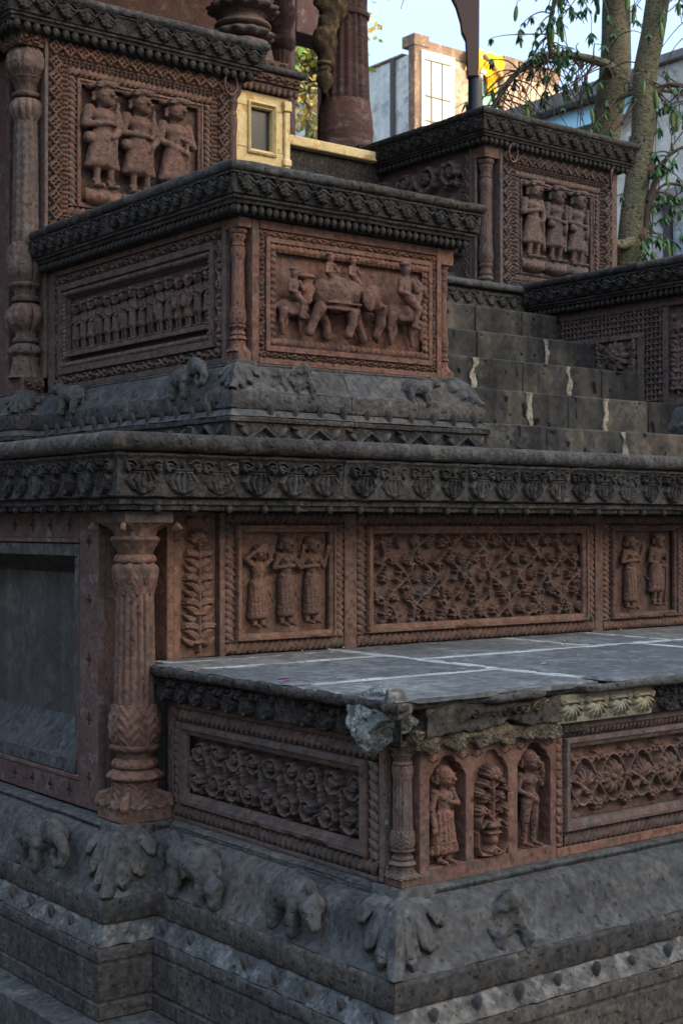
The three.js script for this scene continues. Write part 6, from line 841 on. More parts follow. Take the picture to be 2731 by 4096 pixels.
// a lobed leaf folded over a corner of a sloping course
function cornerLeaf(t, path, k, prof, mat, sc, seed) {
  const arc = [0]; for (let i = 1; i < prof.length; i++) arc.push(arc[i - 1] + Math.hypot(prof[i][0] - prof[i - 1][0], prof[i][1] - prof[i - 1][1])); const L = arc[arc.length - 1], a = 0.26 * sc, r = new Relief(2 * a, L, 0.004), h = 0.012 * sc, S = L / 0.31;
  r.put(0, 0, 2 * a, L, (x, y) => { const d = Math.abs(x - a) / (a * 0.56), e = y / (L * 0.6); const q = d * d + e * e; return q < 1 ? h * 0.8 * Math.pow(1 - q, 0.35) : -1; });
  const st = (p, w0, w1, hh) => { for (const s of [-1, 1]) r.stroke(p.map(([x, y]) => [a + s * x * sc, y * S]), (u) => lerp(w0, w1, u) * sc * 1.35 * (u > 0.88 ? 1 - (u - 0.88) * 4 : 1), (u) => hh * h * (0.7 + 0.35 * u), 0.0, 0.3); };
  r.stroke([[a, 0.03 * S], [a, 0.15 * S], [a, 0.285 * S]], (u) => lerp(0.03, 0.04, u) * sc, h * 0.95, 0, 0.22); st([[0.022, 0.04], [0.04, 0.13], [0.062, 0.22], [0.074, 0.272]], 0.019, 0.024, 1.05); st([[0.046, 0.04], [0.078, 0.11], [0.112, 0.18], [0.136, 0.225]], 0.019, 0.024, 1.0); st([[0.06, 0.03], [0.11, 0.075], [0.155, 0.12], [0.18, 0.15]], 0.018, 0.02, 0.8);
  for (let i = 0; i < r.H.length; i++) if (r.H[i] > 0) r.H[i] *= 1 + 0.35 * fbm((i % r.nx) * 0.06 + seed, Math.floor(i / r.nx) * 0.06, seed, 3);
  const g = r.geo(0.0012), p = g.attributes.position, { seg } = mitre(path), C = path[k], A = seg[k - 1], Bq = seg[k];
  for (let i = 0; i < p.count; i++) { const s = p.getX(i) - a, v = clamp(p.getY(i), 0, L), hh = p.getZ(i); let j = 1; while (j < arc.length - 1 && arc[j] < v) j++; const u = (v - arc[j - 1]) / (arc[j] - arc[j - 1] || 1), o = lerp(prof[j - 1][0], prof[j][0], u), y = lerp(prof[j - 1][1], prof[j][1], u), tx = prof[j][0] - prof[j - 1][0], ty = prof[j][1] - prof[j - 1][1], l = Math.hypot(tx, ty) || 1, no = -ty / l, ny = tx / l, out = o + no * hh, G = s < 0 ? A : Bq, al = s < 0 ? s + out : s - out;
    p.setXYZ(i, C[0] + G.t[0] * al + G.n[0] * out, y + ny * hh, C[1] + G.t[1] * al + G.n[1] * out); }
  g.computeVertexNormals(); add(t, 'corner_leaf', uvTri(g), mat);
}
cornerLeaf(terrace, PP, 1, KAP.slice(1), bpl, 1, 1); cornerLeaf(bench, PP, 3, KAP.slice(1), bpl, 1, 5);
cornerLeaf(ped1, P1, 1, KAP1.slice(1), bpl, 0.7, 9); cornerLeaf(ped1, P1, 2, KAP1.slice(1), bpl, 0.7, 12); cornerLeaf(ped0, [[3.34, -11], [3.34, -7.06], [3.9, -7.06]], 1, KAP1.slice(1), bpl, 0.7, 14);
let plasterG;
// ================================================================ the temple above
const tw = thing('shrine_wall', 'yellow framed shrine window under a red beaded cornice, right of the upper left pedestal', 'shrine', [5.1, 1.55, -8.4]);
{ const f = Rface(-7.6), yel = stone({ a: [0.62, 0.50, 0.27], b: [0.52, 0.40, 0.20], c: [0.42, 0.27, 0.11], seed: 171, per: 1.1, grain: 0.3, pits: 0.3, bump: 0.003 }); M.yellow = yel;
  add(tw, 'wall_core', block(4.74, 5.47, 1.5, 2.86, -9.4, -7.66, 0.01), M.redGrey);
  slabOn(tw, 'window_sill_stone', f, 5.06, 5.477, 1.6, 2.443, -0.06, 0.0, yel); slabOn(tw, 'window_lintel', f, 5.06, 5.477, 2.715, 2.81, -0.06, 0.0, yel); slabOn(tw, 'window_jamb', f, 5.06, 5.178, 2.445, 2.713, -0.06, 0.0, yel); slabOn(tw, 'window_jamb', f, 5.347, 5.43, 2.445, 2.713, -0.06, 0.0, yel);
  slabOn(tw, 'pilaster', f, 5.432, 5.476, 2.0, 2.72, -0.05, 0.022, yel, 0.01); slabOn(tw, 'pilaster_cap', f, 5.42, 5.482, 2.72, 2.79, -0.05, 0.034, yel, 0.01); slabOn(tw, 'pilaster_base', f, 5.42, 5.482, 2.36, 2.41, -0.05, 0.032, yel, 0.01);
  on(tw, 'window_frame', frameGeo(0.225, 0.34, [[0, -0.01], [0, 0.012], [0.012, 0.02], [0.022, 0.008], [0.03, -0.02]], 3, 0.0005, 0), yel, f, 5.15, 2.41, 0.002);
  slabOn(tw, 'window_pane', f, 5.16, 5.36, 2.42, 2.73, -0.06, -0.04, flat(0.02, 0.022, 0.03, { roughness: 0.25 }));
  const TP = [[4.78, -7.6], [5.48, -7.6], [5.48, -9.4]]; moulding(tw, 'cornice_roll', [[-0.1, 2.985], [0.05, 2.99], ...arcPts(0.062, 2.962, 0.024, 80, -80, 6), [0.03, 2.936]], TP, M.basalt, [], { step: 0.05, amp: 0.002, crease: 1.1, seed: 181 }); moulding(tw, 'carved_frieze', [[0.02, 2.9355], [0.055, 2.934], [0.05, 2.876], [0.03, 2.87], [0.036, 2.852], [0.02, 2.83], [-0.04, 2.82]], TP, M.red, [], { step: 0.05, amp: 0.002, seed: 183 });
  on(tw, 'frieze_carving', vineStrip(0.62, 0.05, 0.07, { hgt: 0.012, c: 0.005 }).geo(), M.red, f, 4.9, 2.88, 0.05); row(tw, 'hanging_bud', [dropGeo], M.red, f, 4.9, 5.53, 0.045, 2.81, 0.034, 1.0);
  add(tw, 'floor_slab', block(4.70, 5.49, 2.9, 2.982, -9.4, -7.62, 0.01), M.slab);
  add(tw, 'parapet_slab', block(5.49, 6.89, 2.71, 2.785, -8.42, -8.18, 0.012), yel); add(tw, 'parapet_wall', block(5.49, 6.89, 1.5, 2.708, -8.38, -8.24, 0.01), M.basaltDark);
}
const TC = 'carved temple columns';
{ const t = thing('temple_column', 'bulbous carved base of a temple column above the yellow shrine window', 'column', [5.27, 2.99, -7.83], TC), x = 5.268, z = -7.83, p = (n, pr, mod) => add(t, n, turned(pr, 64, mod, 3), M.redGrey, [x, 0, z]);
  add(t, 'pedestal', block(5.055, 5.478, 2.985, 3.052, -8.04, -7.61, 0.006), M.red); on(t, 'pedestal_carving', vineStrip(0.4, 0.055, 0.08, { hgt: 0.01, c: 0.005 }).geo(), M.red, Rface(-7.611), 5.065, 2.99, 0);
  p('base_bell', [[0.205, 3.052], [0.19, 3.08], [0.185, 3.13], [0.17, 3.19], [0.12, 3.215]], petals(8, 0.14, 1, 0.25)); p('looped_ring', [[0.15, 3.212], [0.175, 3.222], [0.185, 3.245], [0.175, 3.268], [0.14, 3.275]], scallop(12, 0.2)); p('ring', [[0.14, 3.28], [0.175, 3.29], [0.19, 3.305], [0.18, 3.322], [0.15, 3.33]], null); p('neck', [[0.15, 3.33], [0.14, 3.36], [0.17, 3.39]], null); p('scalloped_cup', [[0.16, 3.38], [0.2, 3.4], [0.21, 3.425], [0.18, 3.45]], scallop(14, 0.2)); p('lotus_bulb', [[0.17, 3.44], [0.2, 3.5], [0.19, 3.6], [0.15, 3.68]], petals(8, 0.08, 1, 0.3)); p('shaft', [[0.15, 3.66], [0.13, 5.4]], flute(16, 0.05)); }
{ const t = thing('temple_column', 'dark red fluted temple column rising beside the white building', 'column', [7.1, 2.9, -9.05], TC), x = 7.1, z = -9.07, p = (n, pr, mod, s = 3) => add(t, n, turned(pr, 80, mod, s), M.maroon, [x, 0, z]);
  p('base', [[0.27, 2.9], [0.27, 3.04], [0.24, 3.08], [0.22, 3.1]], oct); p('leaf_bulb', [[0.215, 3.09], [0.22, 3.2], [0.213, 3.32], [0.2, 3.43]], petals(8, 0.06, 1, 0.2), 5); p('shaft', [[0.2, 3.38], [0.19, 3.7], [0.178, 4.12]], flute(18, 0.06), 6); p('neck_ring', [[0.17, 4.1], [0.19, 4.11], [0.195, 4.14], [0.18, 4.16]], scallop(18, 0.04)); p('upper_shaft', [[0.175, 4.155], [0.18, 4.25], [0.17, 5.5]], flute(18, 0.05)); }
for (const [x, z, r, l] of [[7.01, -9.85, 0.095, 'thin dark temple column left of the gap with sunlit foliage'], [6.36, -10.3, 0.13, 'dark temple column deep in the shade above the upper left pedestal']]) { const t = thing('temple_column', l, 'column', [x, 2.85, z], TC); const p = (n, pr, mod) => add(t, n, turned(pr, 40, mod, 3), M.maroon, [x, 0, z]); p('base', [[r * 1.3, 2.84], [r * 1.25, 3.0], [r, 3.04]], oct); p('shaft', [[r, 3.02], [r * 0.95, 4.05]], flute(14, 0.06)); p('ring', [[r * 0.95, 4.03], [r * 1.25, 4.07], [r * 1.3, 4.12], [r, 4.16]], scallop(10, 0.05)); p('cup', [[r, 4.15], [r * 0.95, 4.22], [r * 1.45, 4.36], [r * 1.2, 4.42]], petals(8, 0.08, 1, 0.2)); p('upper_shaft', [[r * 1.1, 4.4], [r, 5.5]], flute(14, 0.06)); }  // deep columns: same dark stone, some of their shade is in its colour
{ const t = thing('carved_bracket', 'dark carved bracket with a hanging bud, left of the fluted temple column', 'bracket', [6.8, 3.45, -8.95]), m = M.rubbleDark = stone({ a: [0.085, 0.062, 0.04], b: [0.045, 0.035, 0.026], c: [0.12, 0.085, 0.05], seed: 197, per: 0.5, bump: 0.006 });
  add(t, 'hanging_bud', body([cap(V(0, 0.02, 0), V(0, 0.07, 0), 0.022, 0.055, 0.02), ell(V(0, 0.12, 0), [0.07, 0.06, 0.07], 0.02), ell(V(0, 0.19, 0), [0.055, 0.03, 0.055], 0.01), ell(V(0, 0.24, 0), [0.066, 0.03, 0.066], 0.01)], 0.009), m, [6.80, 3.42, -8.95]);
  add(t, 'scrolled_arm', body([...chain([V(0, 0, 0), V(-0.02, 0.14, 0), V(0.01, 0.3, 0), V(0.07, 0.44, 0), V(0.05, 0.6, 0), V(0.12, 0.8, 0)], [0.06, 0.085, 0.07, 0.1, 0.09, 0.12], 0.04), ell(V(-0.07, 0.2, 0), [0.05, 0.06, 0.06], 0.02), ell(V(-0.06, 0.46, 0), [0.06, 0.07, 0.06], 0.02)], 0.011, (x, y, z) => 0.012 * Math.sin(x * 60) * Math.sin(y * 50)), m, [6.82, 3.68, -8.95]); }
{ const t = thing('temple_pavilion', 'deep shaded temple hall behind the columns, top left', 'temple', [6, 2.85, -11]), m = M.maroon;  // dark stone picked here puts part of the hall shade into the colour
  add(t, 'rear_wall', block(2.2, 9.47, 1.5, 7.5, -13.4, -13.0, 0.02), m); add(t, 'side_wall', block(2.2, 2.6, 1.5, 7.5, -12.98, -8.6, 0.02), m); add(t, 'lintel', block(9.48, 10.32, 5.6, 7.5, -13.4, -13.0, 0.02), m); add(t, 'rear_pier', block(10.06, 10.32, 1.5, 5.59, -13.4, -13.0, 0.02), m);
  add(t, 'roof_slab', block(2.2, 8.3, 5.52, 6.0, -13.0, -7.3, 0.03), m); add(t, 'eave', block(1.6, 4.6, 3.32, 5.515, -7.5, -7.36, 0.02), m); add(t, 'eave', block(1.6, 2.19, 2.9, 5.5, -12.9, -7.51, 0.02), m); add(t, 'inner_wall', block(2.62, 6.2, 2.9, 5.51, -9.6, -9.45, 0.02), m); add(t, 'floor_core', block(3.4, 4.72, 1.5, 2.82, -12.9, -11.05, 0.02), M.basalt); add(t, 'floor_core', block(4.75, 6.88, 1.5, 2.83, -12.9, -9.45, 0.02), M.basalt); add(t, 'threshold', block(9.3, 10.3, -2.3, 1.5, -13.4, -12.8, 0.02), M.basalt); }  // front eave: unseen screen, added low to keep skylight out of the hall
{ const t = thing('bracket_post', 'dark red post widening upward on a black stand behind the far pedestal', 'post', [7.53, 2.86, -8.04]); const s = new THREE.Shape([[-0.03, 3.46], [0.045, 3.46], [0.05, 4.2], [0.05, 4.6], [-0.32, 4.6], [-0.22, 4.2], [-0.12, 4.0], [-0.085, 3.88], [-0.075, 3.8], [-0.045, 3.74]].map((p) => new THREE.Vector2(...p)));
  const g = new THREE.ExtrudeGeometry(s, { depth: 0.07, bevelEnabled: true, bevelSize: 0.006, bevelThickness: 0.006, bevelSegments: 1 }); add(t, 'blade', uvBox(g), flat(0.06, 0.03, 0.026, { roughness: 0.6 }), [7.53, 0, -8.04], -0.66); add(t, 'stand', new THREE.CylinderGeometry(0.055, 0.06, 0.62, 14), flat(0.012, 0.02, 0.026, { roughness: 0.5 }), [7.55, 3.15, -8.02]);
  const lm = flat(0.9, 0.9, 0.8, { roughness: 0.3 }); lm.emissive.setRGB(1, 0.95, 0.8); lm.emissiveIntensity = 3; const b = add(t, 'bulb', new THREE.SphereGeometry(0.014, 12, 8), lm, [7.59, 3.50, -7.96]); const pl = new THREE.PointLight(0xfff0d0, 0.12, 0, 2); pl.castShadow = true; pl.shadow.radius = 0.7; pl.name = 'bulb_light'; b.add(pl); add(t, 'bulb_arm', new THREE.CylinderGeometry(0.005, 0.005, 0.08, 6).rotateZ(Math.PI / 2), flat(0.1, 0.1, 0.1), [7.555, 3.49, -7.98], -0.6); }

// ================================================================ trees
function tube(pts, rs, seg = 9, sub = 5, amp = 0.05, seed = 0) {
  const c = new THREE.CatmullRomCurve3(pts.map((p) => new THREE.Vector3(...p))), N = Math.max(2, (pts.length - 1) * sub), fr = c.computeFrenetFrames(N, false), P = [], uv = [], ix = [];
  for (let i = 0; i <= N; i++) { const t = i / N, q = c.getPoint(t), k = t * (rs.length - 1), a = Math.min(rs.length - 2, Math.floor(k)), r = lerp(rs[a], rs[a + 1], k - a); for (let j = 0; j <= seg; j++) { const th = j / seg * 2 * Math.PI, n = fr.normals[i].clone().multiplyScalar(Math.cos(th)).addScaledVector(fr.binormals[i], Math.sin(th)); const rr = r * (1 + amp * fbm(n.x * 1.5 + q.x * 3 + seed, q.y * 4, n.z * 1.5 + q.z * 3, 3)); P.push(q.x + n.x * rr, q.y + n.y * rr, q.z + n.z * rr); uv.push(th * r, t * c.getLength()); } }
  for (let i = 0; i < N; i++) for (let j = 0; j < seg; j++) { const a = i * (seg + 1) + j; ix.push(a, a + 1, a + seg + 1, a + 1, a + seg + 2, a + seg + 1); }
  return bg(P, uv, ix);
}
const bark = stone({ a: [0.155, 0.135, 0.095], b: [0.105, 0.10, 0.062], c: [0.10, 0.115, 0.06], seed: 211, per: 0.9, grain: 0.8, pits: 0.6, bump: 0.018 }), twigM = flat(0.065, 0.047, 0.036), podM = flat(0.09, 0.17, 0.035, { roughness: 0.7 }), podB = flat(0.10, 0.075, 0.03), leafM = flat(0.035, 0.11, 0.03, { roughness: 0.7, side: THREE.DoubleSide }), dryM = flat(0.10, 0.06, 0.04);
const podGeo = (() => { const g = turned([[0.001, 0], [0.012, 0.012], [0.02, 0.05], [0.021, 0.09], [0.015, 0.135], [0.005, 0.155], [0.004, 0.19]].reverse().map(([r, y]) => [r, -0.19 + y - 0]), 8, (th) => 1 + 0.06 * Math.sin(th * 5)); return g; })();
const leafGeo = (n, L, seed) => { const r = rng(seed), P = [], ix = []; for (let i = 0; i < n; i++) { const a = (i / n) * 2 * Math.PI + r() * 0.5, e = -0.5 - r() * 0.7, d = new THREE.Vector3(Math.cos(a) * Math.cos(e), Math.sin(e), Math.sin(a) * Math.cos(e)), s = new THREE.Vector3(-Math.sin(a), 0, Math.cos(a)), l = L * (0.75 + r() * 0.5), w = l * 0.16, b = P.length / 3; const up = new THREE.Vector3(0, 0.012, 0); for (const [f, k] of [[0, 0], [0.35, 1], [0.35, -1], [0.7, 0.85], [0.7, -0.85], [1, 0]]) { const q = d.clone().multiplyScalar(l * f).addScaledVector(s, w * k).addScaledVector(up, -f * f * 3 * (l / 0.12)); P.push(q.x, q.y, q.z); } ix.push(b, b + 2, b + 1, b + 1, b + 2, b + 3, b + 2, b + 4, b + 3, b + 3, b + 4, b + 5); } return bg(P, null, ix); };
const leafGs = [1, 2, 3, 4].map((s) => leafGeo(7 + s % 3, 0.07, s));
function fill(t, base, n, spread, seed, { pods = 0.5, leaves = 0.4, len = 0.7, dry = 0.1 } = {}) { // drooping twigs along limbs, with pods and leaf clusters
  const r = rng(seed);
  for (let i = 0; i < n; i++) { const b = base[Math.floor(r() * base.length)], p = b(r()), L = len * (0.35 + r()), a = r() * 6.28, q = [p]; let d = new THREE.Vector3(Math.cos(a) * spread, 0.55 - r() * 1.3, Math.sin(a) * spread).normalize(), c = new THREE.Vector3(...p); for (let k = 0; k < 4; k++) { d.add(new THREE.Vector3((r() - 0.5) * 0.9, -0.28 + (r() - 0.5) * 0.5, (r() - 0.5) * 0.9)).normalize(); c = c.clone().addScaledVector(d, L / 4); q.push([c.x, c.y, c.z]); }
    add(t, 'twig', tube(q, [0.008, 0.006, 0.0045, 0.003], 5, 3, 0.1, i), twigM);
    for (const e of [2, 3, 4]) { const z = q[e]; if (r() < pods * 0.28) add(t, 'seed_pod', podGeo, r() < 0.8 ? podM : podB, z, r() * 6, 0.65 + r() * 0.4, (r() - 0.5) * 0.25, (r() - 0.5) * 0.25); if (r() < leaves * 0.9) add(t, 'leaf_cluster', leafGs[Math.floor(r() * 4)], leafM, z, r() * 6, 0.7 + r() * 0.6); if (r() < dry * 0.2) add(t, 'dry_husk', beastHusk, dryM, z, r() * 6, 0.5 + r() * 0.5); } }
}
const beastHusk = body([ell(V(0, -0.03, 0), [0.022, 0.035, 0.02], 0.01), cap(V(0, 0, 0), V(0.02, -0.05, 0.01), 0.012)], 0.008);
const along = (pts) => { const c = new THREE.CatmullRomCurve3(pts.map((p) => new THREE.Vector3(...p))); return (t) => c.getPoint(t).toArray(); };
{ const t = thing('silk_cotton_tree', 'pale trunked pod tree with a long drooping limb, behind the far pedestal', 'tree', [10, -2.3, -8.9]);
  add(t, 'trunk', tube([[9.86, -2.4, -9.02], [9.9, 1, -8.98], [9.98, 3.11, -8.92], [10.01, 3.63, -8.89], [10.05, 3.95, -8.86], [10.08, 4.22, -8.83], [10.09, 4.87, -8.82], [10.09, 6.4, -8.8], [10.1, 8.2, -8.8]], [0.2, 0.175, 0.15, 0.142, 0.138, 0.145, 0.128, 0.12, 0.1], 20, 6, 0.07), bark);
  const l1 = [[10.06, 4.16, -8.78], [9.84, 4.21, -8.74], [9.64, 4.28, -8.9], [9.46, 4.29, -9.06], [9.3, 4.22, -9.18], [9.21, 4.12, -9.25], [9.08, 3.89, -9.36], [8.98, 3.7, -9.42]], l2 = [[9.47, 4.27, -9.05], [9.45, 4.5, -9.06], [9.47, 4.66, -9.05], [9.5, 4.94, -9.02], [9.45, 5.6, -9.0]], l5 = [[9.98, 3.92, -8.76], [10.15, 3.98, -8.5], [10.35, 3.95, -8.3], [10.6, 4.05, -8.1]], l6 = [[10.06, 5.2, -8.7], [9.8, 5.1, -8.6], [9.5, 4.9, -8.6], [9.3, 4.85, -8.7]], l7 = [[10.0, 5.5, -8.8], [9.4, 5.7, -8.9], [8.9, 5.6, -9.0], [8.4, 5.25, -9.1], [8.1, 4.9, -9.2]];
  add(t, 'limb', tube(l1, [0.05, 0.045, 0.036, 0.034, 0.03, 0.026, 0.02, 0.012], 9, 5, 0.1, 1), bark); add(t, 'limb', tube(l2, [0.026, 0.022, 0.02, 0.016], 8, 5, 0.1, 2), bark); add(t, 'limb', tube(l5, [0.025, 0.02, 0.014], 8, 5, 0.1, 3), bark); add(t, 'limb', tube(l6, [0.03, 0.02, 0.012], 8, 5, 0.1, 4), bark); add(t, 'limb', tube(l7, [0.04, 0.03, 0.02, 0.012, 0.006], 8, 5, 0.1, 5), bark);
  fill(t, [along(l1)], 105, 0.7, 31, { pods: 0.16, leaves: 0.12, len: 0.62, dry: 0.28 }); fill(t, [along(l2), along(l6)], 66, 0.9, 37, { pods: 0.4, leaves: 0.55, len: 0.5, dry: 0.12 }); fill(t, [along(l5)], 12, 0.9, 41, { pods: 0.5, leaves: 0.2, len: 0.6 }); fill(t, [along(l7)], 26, 0.5, 43, { pods: 0.35, leaves: 0.1, len: 0.6, dry: 0.05 });
}
{ const t = thing('silk_cotton_tree', 'nearer leaning trunk of a pod tree at the right edge, forked low down', 'tree', [9.2, -2.3, -8.0]);
  add(t, 'trunk', tube([[9.2, -2.4, -8.02], [9.23, 0.5, -8.0], [9.25, 1.69, -7.98], [9.26, 2.16, -7.97], [9.29, 2.66, -7.94], [9.35, 3.25, -7.89], [9.37, 3.84, -7.87], [9.41, 4.14, -7.83], [9.44, 4.43, -7.8], [9.49, 4.85, -7.76], [9.6, 7, -7.7]], [0.15, 0.125, 0.115, 0.112, 0.108, 0.098, 0.104, 0.1, 0.1, 0.094, 0.08], 20, 6, 0.07, 5), bark);
  const a = [[9.27, 2.42, -7.86], [9.32, 2.47, -7.84], [9.34, 2.68, -7.82], [9.41, 2.81, -7.78], [9.47, 2.87, -7.74], [9.62, 2.83, -7.62], [9.8, 2.6, -7.5]], b = [[9.36, 3.62, -7.8], [9.42, 3.66, -7.78], [9.5, 3.71, -7.72], [9.64, 3.67, -7.6], [9.85, 3.5, -7.5]], c = [[9.26, 2.4, -7.9], [9.1, 2.34, -7.9], [8.96, 2.36, -7.95], [8.86, 2.5, -8.0]], d = [[9.34, 2.72, -7.82], [9.4, 2.95, -7.76], [9.46, 3.1, -7.7], [9.6, 3.2, -7.6]], e = [[9.46, 4.6, -7.75], [9.6, 4.6, -7.6], [9.75, 4.5, -7.45], [9.9, 4.3, -7.35]];
  for (const [q, i] of [[a, 1], [b, 2], [c, 3], [d, 4], [e, 5]]) add(t, 'limb', tube(q, i === 3 ? [0.05, 0.045, 0.03, 0.02] : [0.03, 0.024, 0.02, 0.015, 0.01], 8, 5, 0.1, i), i === 3 ? bark : twigM);
  for (const [x, y, z, s] of [[9.37, 2.98, -7.82, 0.055], [9.31, 2.44, -7.86, 0.05]]) add(t, 'knot', nets((px, py, pz) => Math.hypot(px, py * 0.75, pz) - s + 0.02 * fbm(px * 30, py * 30, pz * 30, 3), [-0.09, -0.1, -0.09], [0.09, 0.1, 0.09], 0.01), dryM, [x, y, z]);
  fill(t, [along(a), along(d)], 26, 0.9, 51, { pods: 0.16, leaves: 0.85, len: 0.4, dry: 0.05 }); fill(t, [along(b)], 44, 0.9, 53, { pods: 0.55, leaves: 0.2, len: 0.55 }); fill(t, [along(e)], 44, 0.9, 59, { pods: 0.5, leaves: 0.35, len: 0.6 });
}
function leafyTree(label, x, y, z, R, n, cols, seed, leaf = 0.1) { const t = thing('leafy_tree', label, 'tree', [x, -2.3, z]), r = rng(seed), P = [], C = [], ix = [];
  const cl = Array.from({ length: 26 }, () => { const a = r() * 6.28, e = Math.acos(2 * r() - 1), q = R * (0.35 + 0.6 * r()); return [q * Math.sin(e) * Math.cos(a), q * Math.cos(e) * 2.0, q * Math.sin(e) * Math.sin(a), R * (0.2 + 0.16 * r()), r()]; });
  for (let i = 0; i < n; i++) { const c = cl[Math.floor(r() * cl.length)], g = () => (r() + r() + r() - 1.5) * 1.1, px = x + c[0] + g() * c[3], py = y + c[1] + g() * c[3], pz = z + c[2] + g() * c[3], s = leaf * (0.6 + r() * 0.8), a = r() * 6.28, e = (r() - 0.5) * 2.4, u = new THREE.Vector3(Math.cos(a) * Math.cos(e), Math.sin(e), Math.sin(a) * Math.cos(e)), w = new THREE.Vector3(r() - 0.5, r() - 0.5, r() - 0.5).cross(u).normalize(), b = P.length / 3, col = cols[Math.floor(Math.pow(r() * 0.5 + c[4] * 0.5, 1.0) * cols.length) % cols.length];
    for (const [f, k] of [[0, 0], [0.5, 0.32], [0.5, -0.32], [1, 0]]) { P.push(px + u.x * s * f + w.x * s * k, py + u.y * s * f + w.y * s * k, pz + u.z * s * f + w.z * s * k); C.push(...col); } ix.push(b, b + 1, b + 2, b + 1, b + 3, b + 2); }
  const g = bg(P, null, ix); g.setAttribute('color', new THREE.Float32BufferAttribute(C, 3)); add(t, 'crown', g, new THREE.MeshPhysicalMaterial({ vertexColors: true, roughness: 0.8, side: THREE.DoubleSide, transmission: 0.35, thickness: 0 }));
  add(t, 'trunk', tube([[x, -2.4, z], [x + 0.1, 1, z], [x - 0.05, y - R * 0.5, z + 0.1], [x, y + R * 0.6, z]], [0.22, 0.18, 0.14, 0.05], 10, 5, 0.1, seed), bark); for (let i = 0; i < 9; i++) { const c = cl[i]; add(t, 'limb', tube([[x, y - R * 0.5, z], [x + c[0] * 0.5, y + c[1] * 0.4, z + c[2] * 0.5], [x + c[0], y + c[1], z + c[2]]], [0.07, 0.04, 0.015], 6, 4, 0.1, i), bark); } }
leafyTree('sunlit green and golden tree seen through the gap between the temple columns', 13.35, 6.9, -17.9, 1.0, 3000, [[0.14, 0.26, 0.04], [0.22, 0.32, 0.05], [0.42, 0.36, 0.07], [0.55, 0.32, 0.08], [0.30, 0.28, 0.06]], 61, 0.11);

// ================================================================ buildings beyond
const plaster = (a, b, c, seed, per = 3) => stone({ a, b, c, seed, per, grain: 0.25, pits: 0.25, bump: 0.006, streak: 0.14, fine: 60 });
{ const t = thing('white_house', 'pale plastered house with a shuttered white window and brown trim, beyond the far pedestal', 'house', [19, -2.3, -22]), wallM = plaster([0.62, 0.60, 0.55], [0.5, 0.485, 0.45], [0.36, 0.35, 0.33], 221), cream = plaster([0.56, 0.42, 0.30], [0.46, 0.33, 0.24], [0.34, 0.23, 0.17], 223, 2), brown = plaster([0.24, 0.16, 0.11], [0.17, 0.115, 0.085], [0.30, 0.21, 0.15], 227, 1.2), white = plaster([0.74, 0.74, 0.66], [0.66, 0.67, 0.60], [0.55, 0.57, 0.52], 229, 2);
  add(t, 'wall', block(16.98, 24, -2.3, 8.66, -27, -19.66, 0.02), wallM); add(t, 'front_wall', block(17.04, 20.75, -2.3, 8.7, -19.655, -19.63, 0.01), cream); add(t, 'parapet', block(17.0, 20.75, 8.7, 8.92, -19.8, -19.61, 0.02), brown); add(t, 'corner_pillar', block(16.94, 17.09, -2.3, 8.78, -19.78, -19.60, 0.02), brown); add(t, 'pillar_head', block(16.93, 17.3, 8.781, 9.0, -19.95, -19.59, 0.02), brown); add(t, 'side_coping', block(16.95, 17.2, 8.661, 8.72, -27, -19.96, 0.02), brown); add(t, 'drain_pipe', new THREE.CylinderGeometry(0.05, 0.05, 11, 10), flat(0.06, 0.06, 0.065), [16.93, 3.15, -20.21]);
  const sh = add(t, 'shutter', block(17.1, 17.92, 6.6, 8.72, -19.62, -19.58, 0.01), white); for (const [x0, x1, y0, y1] of [[17.33, 17.59, 7.42, 8.54]]) { const g = flat(0.36, 0.56, 0.50); add(sh, 'shutter_pane', block(17.35, 17.58, 7.45, 7.86, -19.582, -19.572, 0.004), g); add(sh, 'shutter_pane', block(17.61, 17.80, 7.45, 7.80, -19.582, -19.572, 0.004), g); } const bar = flat(0.20, 0.17, 0.12); for (const x of [17.33, 17.595]) add(sh, 'shutter_bar', block(x - 0.012, x + 0.012, 7.40, 8.55, -19.58, -19.56, 0.003), bar); for (const y of [7.43, 7.885, 8.55]) add(sh, 'shutter_bar', block(17.18, 17.8, y - 0.012, y + 0.012, -19.578, -19.558, 0.003), bar);
  add(t, 'stripped_wall', block(17.95, 18.36, 6.0, 8.55, -19.625, -19.60, 0.01), plaster([0.52, 0.38, 0.27], [0.40, 0.28, 0.2], [0.3, 0.2, 0.15], 233, 1.4)); add(t, 'brown_upright', block(19.08, 19.2, 6, 8.98, -19.66, -19.57, 0.01), brown); add(t, 'green_shutter', block(18.66, 19.06, 7.0, 8.4, -19.63, -19.6, 0.01), flat(0.25, 0.50, 0.36)); add(t, 'roof_coping', block(19.22, 20.78, 8.86, 9.05, -19.8, -19.6, 0.02), brown); add(t, 'white_pipe', new THREE.CylinderGeometry(0.035, 0.035, 2.2, 8), flat(0.6, 0.6, 0.6), [18.55, 7.9, -19.55]); add(t, 'tilted_beam', block(-0.03, 0.03, -0.32, 0.32, -0.03, 0.03, 0.006), brown, [18.86, 8.72, -19.52], 0, 1, 0, 0.95);
}
